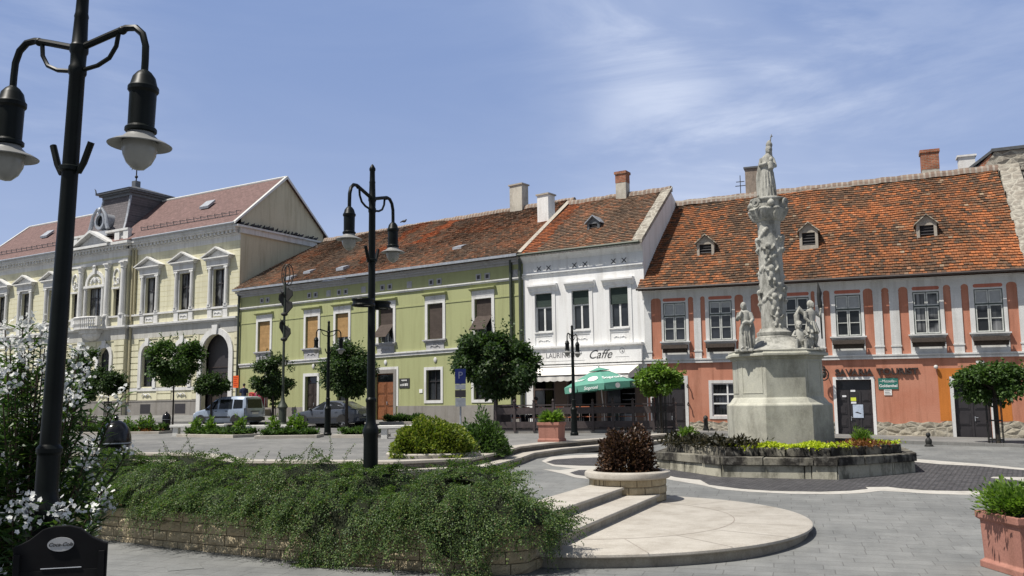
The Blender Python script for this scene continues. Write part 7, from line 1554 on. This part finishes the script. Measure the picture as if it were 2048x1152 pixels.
# spiky shoots of the purple bush come from a second layer inside the same mound
bush('yellow_bush', 'rounded yellow green bush left of the clay pot behind the dark spreading shrub', (-2.12, 23.3, .90), 1.06, 1.0, .90, 20000, M['yellowgreen'], .08, 'bush', .6, .5, sq=.75, lump=.11)
bush('green_bush', 'looser dark olive bush right behind the yellow green bush', (-.85, 24.9, .80), .66, .7, 1.08, 5200, M['leaf'], .11, 'bush', .4, .3)
cu = empty('planter_kerb', (-2.12, 23.3, TZ), 0, 'low pale oval kerb round the yellow green bush', 'kerb'); MB().lathe([(1.22, -.02), (1.24, .09), (1.21, .12), (1.08, .12), (1.06, .05)], 40, (0, 0, 0), False, 0, .85).build('kerb_stone', M['pale'], cu, True); MB().lathe([(1.08, .08), (.01, .1)], 30, (0, 0, 0), True, 0, .85).build('soil', M['soil'], cu)
def pot_plant(name, label, c, r_, h, n, mat, L, W):
    t = rng.random(n)*2*PI; el = rng.random(n)*1.2+.15; D = np.stack([np.cos(t)*np.cos(el), np.sin(t)*np.cos(el), np.sin(el)], 1); P = np.stack([np.cos(t)*r_*.7*rng.random(n), np.sin(t)*r_*.7*rng.random(n), h*.55*rng.random(n)], 1)+D*rng.random((n, 1))*r_*.55
    o = leaves(name, P, D+unit(n)*.35, unit(n)*.5+np.array([0, 0, 1.]), L*(.6+.8*rng.random(n)), W*(.7+.6*rng.random(n)), mat); o.location = c; return tag(o, label, 'plant')
pot_plant('pot_plant', 'feathery bright green plant spilling over the terracotta pot at the right edge', (6.72, 11.75, zlow(6.7, 11.7)+.68), .60, .30, 4200, M['leafbright'], .075, .040)
pot_plant('pot_plant', 'broad leaved green plant in the terracotta pot on the terrace', (1.30, 30.55, gz(1.3, 30.55)+.6), .34, .42, 700, M['leafbright'], .17, .07)
# plants of the monument bed
def bed_leaves(name, label, pts, h, dens, mat, L, W, cat='ground cover', rr=.22):
    P = []
    for (a, b), (c, d) in zip(pts[:-1], pts[1:]):
        k = int(math.hypot(c-a, d-b)*dens); t = rng.random((k, 1)); q = np.array([[a, b]])*(1-t)+np.array([[c, d]])*t+rng.normal(size=(k, 2))*rr; P.append(q)
    P = np.concatenate(P); n = len(P); hh = h*(.55+.45*np.sin(P[:, 0]*6)*np.sin(P[:, 1]*5+1))*rng.random(n)**.5; P3 = np.stack([P[:, 0], P[:, 1], .98+hh], 1)
    o = leaves(name, P3, unit(n)*.9+np.array([0, 0, .45]), unit(n)*.6+np.array([0, 0, 1.]), L*(.6+.8*rng.random(n)), W*(.6+.8*rng.random(n)), mat); return tag(o, label, cat, None, 'stuff')
V8 = [Vector((x+MC.x, y+MC.y)) for x, y in octo(2.95, ro)]; fl = sorted(V8, key=lambda p: p.y)
f1, f2 = sorted(fl[:2], key=lambda p: p.x); lft = min(V8, key=lambda p: p.x+.3*p.y); V8s = sorted(V8, key=lambda p: p.x)
lw = [p for p in V8s[:2]]; lw = min(lw, key=lambda p: p.y); rw = min(V8s[-2:], key=lambda p: p.y); rw2 = max(V8s[-2:], key=lambda p: p.y); lw2 = max(V8s[:2], key=lambda p: p.y)
mixp = lambda a, b, t: tuple(a.lerp(b, t))
bed_leaves('dark_bedding', 'dark bronze bedding plants along the left side of the monument bed', [tuple(lw2), tuple(lw), tuple(f1), mixp(f1, f2, .18)], .30, 900, M['darkleaf'], .13, .06, rr=.24)
bed_leaves('lime_bedding', 'bright lime green bedding plants along the front of the monument bed', [mixp(f1, f2, .14), tuple(f2), mixp(f2, rw, .25)], .16, 1500, M['lime'], .075, .05, rr=.17)
bed_leaves('brown_bedding', 'reddish brown bedding plants at the right of the monument bed', [mixp(f2, rw, .2), mixp(f2, rw, .85)], .16, 800, M['redbrown'], .10, .05, rr=.2)
bed_leaves('lime_bedding', 'small patch of lime green plants at the right end of the monument bed', [mixp(f2, rw, .82), tuple(rw), mixp(rw, rw2, .2)], .15, 900, M['lime'], .075, .05, rr=.14)
q = f2.lerp(rw, .66)+Vector((.1, .55)); bush('feathery_bush', 'small feathery light green bush right of the pedestal', (q.x, q.y, .98), .28, .28, .42, 1800, M['leafbright'], .10, 'bush', .22, .3)
q = lw.lerp(f1, .3)+Vector((.0, .9)); bush('feathery_bush', 'small light green bush left of the pedestal behind dark leaves', (q.x, q.y, 1.1), .26, .26, .34, 1200, M['leafbright'], .10, 'bush', .3, .3)
for b in BALLS: bush('flower_ball', None, b, .24, .22, .18, 420, M['geranium'] if b[2] > 1 else M['leafdark'], .07, asp=.8, parent=FSD)
# flower beds on the terrace, each with its own kerb
def flower_bed(label, a, b, depth, seed, talls, hgt=.20, redend=False):
    random.seed(seed); A = Vector(a[:2]); B = Vector(b[:2]); d = (B-A).normalized(); n_ = Vector((-d.y, d.x)); n_ = n_ if n_.y > 0 else -n_; L_ = (B-A).length; c = (A+B)/2; z = gz(c.x, c.y)
    r = empty('flower_bed', (c.x, c.y, z), 0, label, 'flower bed', 'flower beds on the terrace'); P_ = lambda s, o: (A.x+d.x*s+n_.x*o-c.x, A.y+d.y*s+n_.y*o-c.y)
    m = MB(); m.prism([P_(0, 0), P_(L_, 0), P_(L_, .22), P_(0, .22)], -.05, .13, 'z'); m.prism([P_(0, .222), P_(.22, .222), P_(.22, depth), P_(0, depth)], -.05, .13, 'z'); m.prism([P_(L_-.22, .222), P_(L_, .222), P_(L_, depth), P_(L_-.22, depth)], -.05, .13, 'z'); m.build('kerb', M['pale'], r, False, .015)
    m = MB(); m.add([(*P_(.2, .2), .08), (*P_(L_-.2, .2), .08), (*P_(L_-.2, depth), .08), (*P_(.2, depth), .08)], [(0, 1, 2, 3)]); m.build('soil', M['soil'], r)
    k = int(L_*depth*900); s = rng.random(k)*(L_-.4)+.2; o = rng.random(k)*(depth-.3)+.25; hh = hgt*(.45+.55*np.abs(np.sin(s*3.1+o*2)))*rng.random(k)**.6
    P = np.stack([A.x+d.x*s+n_.x*o-c.x, A.y+d.y*s+n_.y*o-c.y, .1+hh], 1); le = leaves('low_plants', P, unit(k)*.9+np.array([0, 0, .6]), unit(k)*.6+np.array([0, 0, 1.]), (.17*(.6+.8*rng.random(k))), .08*(.6+.8*rng.random(k)), M['leaf'], r); le['kind'] = 'stuff'
    for i in range(talls):
        s0 = L_*(.12+.8*(i+random.random()*.6)/talls); p = P_(s0, depth*random.uniform(.35, .7)); bush('tall_plant', None, (p[0], p[1], .15), .24, .24, random.uniform(.5, .75), 360, M['leafbright'], .15, asp=.5, parent=r)
    if redend: p = P_(L_*.85, .45); bush('red_plants', None, (p[0], p[1], .1), .7, .3, .22, 500, M['redbrown'], .09, parent=r)
g = lambda x, y: on_ground(x, y)
flower_bed('long leafy flower bed left of the small domed bin', g(128, 870), g(318, 868), 1.6, 3, 6, .34, True)
flower_bed('leafy flower bed in front of the silver blue van', g(352, 874), g(466, 876), 1.6, 4, 3)
flower_bed('leafy flower bed in front of the sculpture pole', g(508, 878), g(634, 876), 1.6, 5, 3)
flower_bed('low green flower bed behind the ringed lamp and under the saloon car', g(662, 876), g(748, 876), 1.5, 6, 0, .24)
flower_bed('grey green flower bed in front of the brown double door', g(758, 850), g(850, 848), 1.2, 8, 0, .35)
random.seed(11)
# strip of pale step edge behind the shrub: it is the terrace step itself

# ---------------------------------------------------------------- cotoneaster spreading over the wall
def cotoneaster():
    r = empty('spreading_shrub', (-3.5, 14, .58), 0, 'wide dark green spreading shrub with arching twigs hanging over the stone wall', 'shrub'); o0 = np.array([-3.5, 14, .58])
    S0 = 3.0; tot = CUM[-1]
    def lumpy(s, q): return 1+.20*math.sin(s*2.1+q*4)+.17*math.sin(s*4.7+1+q*7)+.07*math.sin(s*9.1+q*11)
    def prof(s, q):
        """point on the mound at distance s along the wall; q runs from the back (0) over the top to the hanging fringe (1)"""
        s = max(0, min(tot-.02, s)); p, nr = wpos(s); e = sstep(-.1, 2.0, tot-s); hang = .68-.20*sstep(10.8, 12.6, s)-.30*sstep(.25, .9, math.sin(s*3.1+.5))*sstep(11.0, 12.2, s)+.14*sstep(tot-1.2, tot-.4, s)+.10*math.sin(s*3.3)+.05*math.sin(s*7.1); top = (.60+.66*(.35+.65*e))
        K = [(0, 2.7, .56), (.16, 2.2, .80), (.34, 1.5, top-.06), (.52, .75, top), (.66, .18, top-.14), (.78, -.20, top-.30), (.90, -.34, max(hang+.14, .15)), (1., -.32, max(hang, .08))]
        for (a, b1, c1), (d, b2, c2) in zip(K[:-1], K[1:]):
            if q <= d: t = (q-a)/(d-a); bk, z = b1+(b2-b1)*t, c1+(c2-c1)*t; break
        if bk > 0: bk *= (.45+.55*e); z = .56+(z-.56)*lumpy(s, q)
        return Vector((p.x-nr.x*bk, p.y-nr.y*bk, z)), nr
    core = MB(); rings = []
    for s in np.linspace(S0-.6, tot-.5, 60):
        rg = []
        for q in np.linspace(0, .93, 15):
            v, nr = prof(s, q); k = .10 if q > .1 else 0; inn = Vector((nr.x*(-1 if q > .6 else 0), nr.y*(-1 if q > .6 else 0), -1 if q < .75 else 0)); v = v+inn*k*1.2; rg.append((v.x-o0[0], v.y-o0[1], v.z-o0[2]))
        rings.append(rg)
    core.loft(rings, cap=False, closed=False); core.build('shade_core', M['shadecore'], r, True)  # opaque hull behind the sprays; shade of the gaps is in its dark colour
    LP, LD, LU, LL = [], [], [], []; tw = MB(); nt = 2050
    for i in range(nt):
        s = S0+(tot-.65-S0)*random.random(); q = random.random()**.85*(1. if s > 11.3 else .93); v, nr = prof(s, q); v2, _ = prof(s, min(1., q+.05)); tan = (v2-v).normalized() if q < .95 else Vector((0, 0, -1))
        side = Vector((-nr.y, nr.x, 0)); outw = Vector((nr.x, nr.y, .25)).normalized() if q > .6 else Vector((nr.x*.35, nr.y*.35, 1.)).normalized(); kind = random.random()
        v = v-outw*random.uniform(.02, .14)
        if kind > .90 and q < .60: d = Vector((nr.x*random.gauss(0, .5), nr.y*random.gauss(0, .5), 1.))+side*random.gauss(.1, .6); Lt = random.uniform(.25, .55); gr = .2; nn = Vector((random.gauss(0, 1), random.gauss(0, 1), .3)); wd = .35
        else: d = tan*random.uniform(.55, 1.)+outw*random.uniform(.1, .55)+side*random.gauss(.35, .5); Lt = random.uniform(.32, .68); gr = random.uniform(.35, .75); nn = outw*1.+Vector((random.gauss(0, .3), random.gauss(0, .3), random.gauss(.3, .3))); wd = 1.
        if q > .84: Lt *= .60 if s < 11.3 else .72
        d.normalize(); nn = (nn-d*nn.dot(d)).normalized(); sd = d.cross(nn); k = int(Lt/.024); D0, S_, N_ = np.array(d), np.array(sd), np.array(nn)
        ts = np.linspace(0, 1, k); main = np.array(v)+D0*(ts*Lt)[:, None]+np.array([0, 0, -gr*Lt*.5])*(ts**2)[:, None]+S_*(random.gauss(0, .08)*ts**2)[:, None]; main[:, 2] = np.maximum(main[:, 2], .04)
        for j in range(1, k):
            w_ = wd*.15*math.sin(min(1, ts[j]*1.15+.12)*PI)**.7*(1.15-ts[j]*.5)*random.uniform(.6, 1.2); m_ = max(1, int(w_/.021))
            for sg in (-1, 1):
                u = (np.arange(m_)+.6)/m_*w_; pts = main[j]+S_*sg*u[:, None]*.8+D0*u[:, None]*.6+np.array([0, 0, -1.])*(u[:, None]**2)*1.6+rng.normal(size=(m_, 3))*.006; pts[:, 2] = np.maximum(pts[:, 2], .03); LP.append(pts); LD.append(S_*sg*.5+D0*.6+rng.normal(size=(m_, 3))*.45); LU.append(N_+rng.normal(size=(m_, 3))*.35); LL.append(.020+.013*rng.random(m_))
        if kind > .90 or i % 6 == 0: tw.tube([tuple(main[j]-o0) for j in range(0, k, max(1, k//4))], .0035, 3)
    P = np.concatenate(LP)-o0
    leaves('foliage', P, np.concatenate(LD), np.concatenate(LU), np.concatenate(LL), np.concatenate(LL)*.7, M['cotone'], r, .12); tw.build('twigs', M['twig'], r)
M['shadecore'] = stucco('shaded shrub core', (.020, .026, .012), .3, fine=50, scale=8, bstr=1.)
cotoneaster()
# ---------------------------------------------------------------- oleander with white flowers at the left edge
def oleander():
    c = Vector((-4.45, 8.1)); z = .1; r = empty('oleander', (c.x, c.y, z), 0, 'tall oleander bush with narrow leaves and white flower clusters at the left edge', 'bush')
    LP, LD, LU, LL, LW = [], [], [], [], []; FP, FD, FU, FL, FW = [], [], [], [], []; m = MB(); tips = []
    for i in range(74):
        t = random.uniform(0, 2*PI); rr = random.uniform(.1, .85); top = random.uniform(.9, 2.6); lean = Vector((math.cos(t), math.sin(t)))*rr
        P0 = Vector((lean.x*.15, lean.y*.15, .0)); P1 = Vector((lean.x*.5, lean.y*.5, top*.55)); P2 = Vector((lean.x*1.05+random.gauss(0, .1), lean.y*1.05+random.gauss(0, .1), top))
        m.tube([P0, P1, P2], [.014, .010, .005], 5); k = random.randint(95, 135)
        for j in range(k):
            u = .18+.82*j/k; q = P0*(1-u)**2+P1*2*u*(1-u)+P2*u*u; a = j*2.2+random.random(); el = random.uniform(-.1, .9)
            LP.append(q); LD.append((math.cos(a)*math.cos(el), math.sin(a)*math.cos(el), math.sin(el)+.15)); LU.append((random.gauss(0, .3), random.gauss(0, .3), 1)); LL.append(random.uniform(.11, .18)); LW.append(random.uniform(.024, .036))
        if random.random() < .6: tips.append(P2)
        if random.random() < .25: tips.append(P0*.16+P1*.48+P2*.36+Vector((random.gauss(0, .12), random.gauss(0, .12), .08)))
    # flower clusters also where the photograph shows them low, right of the lamp post
    for (px, py, Y) in ((172, 745, 8.3), (160, 775, 8.2), (160, 700, 8.5), (178, 905, 7.6), (175, 930, 7.7), (205, 985, 7.5), (185, 1020, 7.0), (65, 1045, 6.45), (40, 1025, 6.5), (25, 1030, 6.45), (60, 1000, 6.5), (120, 1030, 6.42), (130, 1022, 6.42), (50, 690, 7.5), (35, 720, 7.4), (60, 640, 7.6), (20, 690, 7.3), (100, 720, 7.8), (75, 730, 7.5), (10, 660, 7.5), (45, 655, 7.5), (110, 665, 8), (85, 655, 7.7), (30, 770, 7.3), (155, 730, 8.2), (130, 755, 7.9), (5, 790, 7.2), (70, 670, 7.8), (15, 745, 7.2), (90, 690, 7.7), (140, 800, 7.6), (120, 650, 8.2)):
        v = at_depth(px, py, Y); tips.append(Vector((v.x-c.x, v.y-c.y, v.z-z))); q = tips[-1]; P0 = Vector((q.x*.35, q.y*.35, .05)); m.tube([P0, Vector((q.x*.6, q.y*.6, q.z*.65)), q], [.012, .009, .005], 5)
        for j in range(60):
            u = .30+.70*j/60; w_ = P0.lerp(q, u); a = j*2.3; el = random.uniform(-.2, .8); LP.append(w_); LD.append((math.cos(a)*math.cos(el), math.sin(a)*math.cos(el), math.sin(el))); LU.append((0, random.gauss(0, .4), 1)); LL.append(random.uniform(.11, .17)); LW.append(.030)
    for q in tips:
        if q.z < .5: continue
        for f in range(random.randint(13, 22)):
            fc = q+Vector((random.gauss(0, .05), random.gauss(0, .05), random.gauss(.02, .042))); ax = Vector((random.gauss(0, .7), random.gauss(-.5, .7), random.gauss(.5, .6))).normalized(); e1 = ax.orthogonal().normalized(); e2 = ax.cross(e1)
            for k in range(5):
                t = 2*PI*k/5+f; d = e1*math.cos(t)+e2*math.sin(t)+ax*.25; FP.append(fc); FD.append(d); FU.append(ax); FL.append(random.uniform(.017, .025)); FW.append(random.uniform(.018, .025))
    A = lambda l: np.array([tuple(v) for v in l], float)
    leaves('leaves', A(LP), A(LD), A(LU), np.array(LL), np.array(LW), M['olea'], r, .15); leaves('flowers', A(FP), A(FD), A(FU), np.array(FL), np.array(FW), M['olefl'], r, .1); m.build('stems', M['twig'], r, True)
oleander()

# tree just outside the left edge; its crown shades the oleander's foot, the chalkboard and the lamp post
tree('leafy tree beyond the left edge of the picture shading the chalkboard', 0, (-8.2, 4.8), 1.9, 1.5, 6.7, 9000, M['leaf'], .2, .12, 50, 'tree', 0.)
# ---------------------------------------------------------------- pigeons, one person
def pigeon_mesh():
    m = MB(); m.ball((0, 0, .12), (.15, .075, .08), 10, 7); m.ball((.14, 0, .20), (.05, .045, .05), 8, 6); m.tube([(.08, 0, .14), (.13, 0, .19)], [.06, .045], 7); m.tube([(-.10, 0, .12), (-.26, 0, .06)], [.055, .03], 6); m.tube([(.18, 0, .20), (.215, 0, .19)], [.014, .004], 5)
    for s in (-1, 1): m.tube([(.0, s*.03, .06), (.01, s*.03, 0)], .01, 4)
    return m
pg = None; YM = Matrix.LocRotScale(YE.location, YE.rotation_euler, None)
M['pigeon'] = plain('dark grey feathers', (.045, .047, .055), .7, var=.3)
ys = [-.1, .35, .9, 1.25, 1.5, 2.0, 2.15, 2.35, 2.55, 2.75, 2.9, 3.3, 3.7, 4.2, 4.5, 4.9, 5.2, 5.35, 5.6, 5.9, 6.5, 7.0, 7.5]
for i, y in enumerate(ys):
    v = YM @ Vector((Y1+.22, y, 15.24)); 
    if pg is None: pg = remesh('pigeon', pigeon_mesh(), M['pigeon'], None, .014, 1); o = pg; tag(o, 'dark pigeon perched on the ledge of the pale gable wall', 'bird', 'pigeons perched along the gable ledge')
    else: o = pg.copy(); COL.objects.link(o)
    o.location = v; o.rotation_euler = (0, 0, random.uniform(-1.2, .6)); k = random.uniform(.95, 1.25); o.scale = (k, k, k)
v = GM @ Vector((9.6, 7.0, 15.2)); o = pg.copy(); COL.objects.link(o); o.location = v; del o['group']; o['label'] = 'lone dark pigeon perched on the ridge of the green house roof'
v = GM @ Vector((1.95, -.85, 1.95))
PE = empty('person', tuple(v), R(200), 'person in a dark blue shirt standing on the shop step behind the van', 'person')
m = MB(); ell(m, [(0, 0, .15, .10, .86), (0, 0, .17, .11, .98), (0, 0, .155, .10, 1.12), (0, 0, .19, .11, 1.32), (0, 0, .20, .10, 1.42), (0, 0, .08, .07, 1.5)])
m.tube([(0, 0, 1.46), (0, -.01, 1.58)], [.055, .05], 8); head(m, (0, -.01, 1.66), .098, -1)
for s in (-1, 1):
    m.tube([(s*.09, 0, .92), (s*.10, -.01, .5), (s*.10, .01, .09)], [.095, .065, .045], 9); m.ball((s*.10, -.06, .04), (.045, .12, .045), 8, 6); m.tube([(s*.19, 0, 1.40), (s*.25, .02, 1.12), (s*.23, -.07, .88)], [.055, .045, .035], 8); m.ball((s*.23, -.085, .82), (.03, .04, .07), 8, 6)
M['skin'] = plain('skin', (.42, .24, .16), .6); M['shirt'] = plain('dark blue cloth', (.02, .03, .07), .9, var=.2); M['trousers'] = plain('dark trousers', (.03, .03, .04), .9); M['hair'] = plain('black hair', (.012, .010, .009), .6)
remesh('body', m, M['skin'], PE, .014, 2)
m = MB(); ell(m, [(0, 0, .175, .13, .84), (0, 0, .19, .13, .98), (0, 0, .175, .12, 1.12), (0, 0, .21, .13, 1.32), (0, 0, .215, .12, 1.42), (0, 0, .09, .085, 1.49)])
for s in (-1, 1): m.tube([(s*.19, 0, 1.41), (s*.25, .02, 1.14)], [.075, .065], 9)
remesh('shirt', m, M['shirt'], PE, .016, 2)
m = MB()
for s in (-1, 1): m.tube([(s*.085, 0, .90), (s*.10, -.01, .5), (s*.10, .01, .10)], [.115, .085, .07], 9)
ell(m, [(0, 0, .17, .125, .80), (0, 0, .175, .13, .93)]); remesh('trousers', m, M['trousers'], PE, .016, 2)
m = MB(); m.ball((0, .02, 1.70), (.098, .105, .105), 12, 8); remesh('hair', m, M['hair'], PE, .014, 1)

# two guests sitting on the cafe terrace
def guest(x, y, rz, label, cloth):
    p = deck_pt(x, y); r = empty('person', p, rz, label, 'person'); m = MB()
    ell(m, [(0, .08, .16, .12, .44), (0, .08, .165, .12, .55), (0, .06, .15, .1, .72), (0, .05, .19, .11, .92), (0, .05, .19, .1, 1.0), (0, .05, .08, .07, 1.08)])
    m.tube([(0, .05, 1.04), (0, .04, 1.16)], [.055, .05], 8); head(m, (0, .03, 1.24), .098, -1)
    for s in (-1, 1):
        m.tube([(s*.09, .05, .50), (s*.11, -.36, .50), (s*.11, -.40, .10)], [.095, .075, .05], 9); m.ball((s*.11, -.46, .05), (.045, .12, .045), 8, 6); m.tube([(s*.19, .05, .98), (s*.25, -.02, .74), (s*.15, -.30, .74)], [.055, .045, .035], 8); m.ball((s*.13, -.37, .75), (.035, .07, .03), 8, 6)
    remesh('body', m, M['skin'], r, .014, 2); m = MB()
    ell(m, [(0, .08, .185, .145, .46), (0, .08, .185, .14, .56), (0, .06, .17, .12, .72), (0, .05, .205, .13, .92), (0, .05, .205, .12, 1.0), (0, .05, .09, .085, 1.07)])
    for s in (-1, 1): m.tube([(s*.19, .05, .99), (s*.25, -.01, .76)], [.072, .062], 9)
    remesh('shirt', m, cloth, r, .016, 2); m = MB()
    for s in (-1, 1): m.tube([(s*.09, .06, .49), (s*.11, -.36, .49), (s*.11, -.39, .14)], [.115, .095, .07], 9)
    remesh('trousers', m, M['trousers'], r, .016, 2); m = MB(); m.ball((0, .06, 1.28), (.1, .105, .105), 12, 8); remesh('hair', m, M['hair'], r, .014, 1)
guest(.52, 1.7, math.atan2(dv.y, dv.x)+1.2, 'seated guest in dark clothing at the left end of the cafe terrace', M['shirt'])
guest(1.42, 1.75, math.atan2(dv.y, dv.x)-1.4, 'seated guest in a brown top facing the other on the cafe terrace', M['darkwood'])
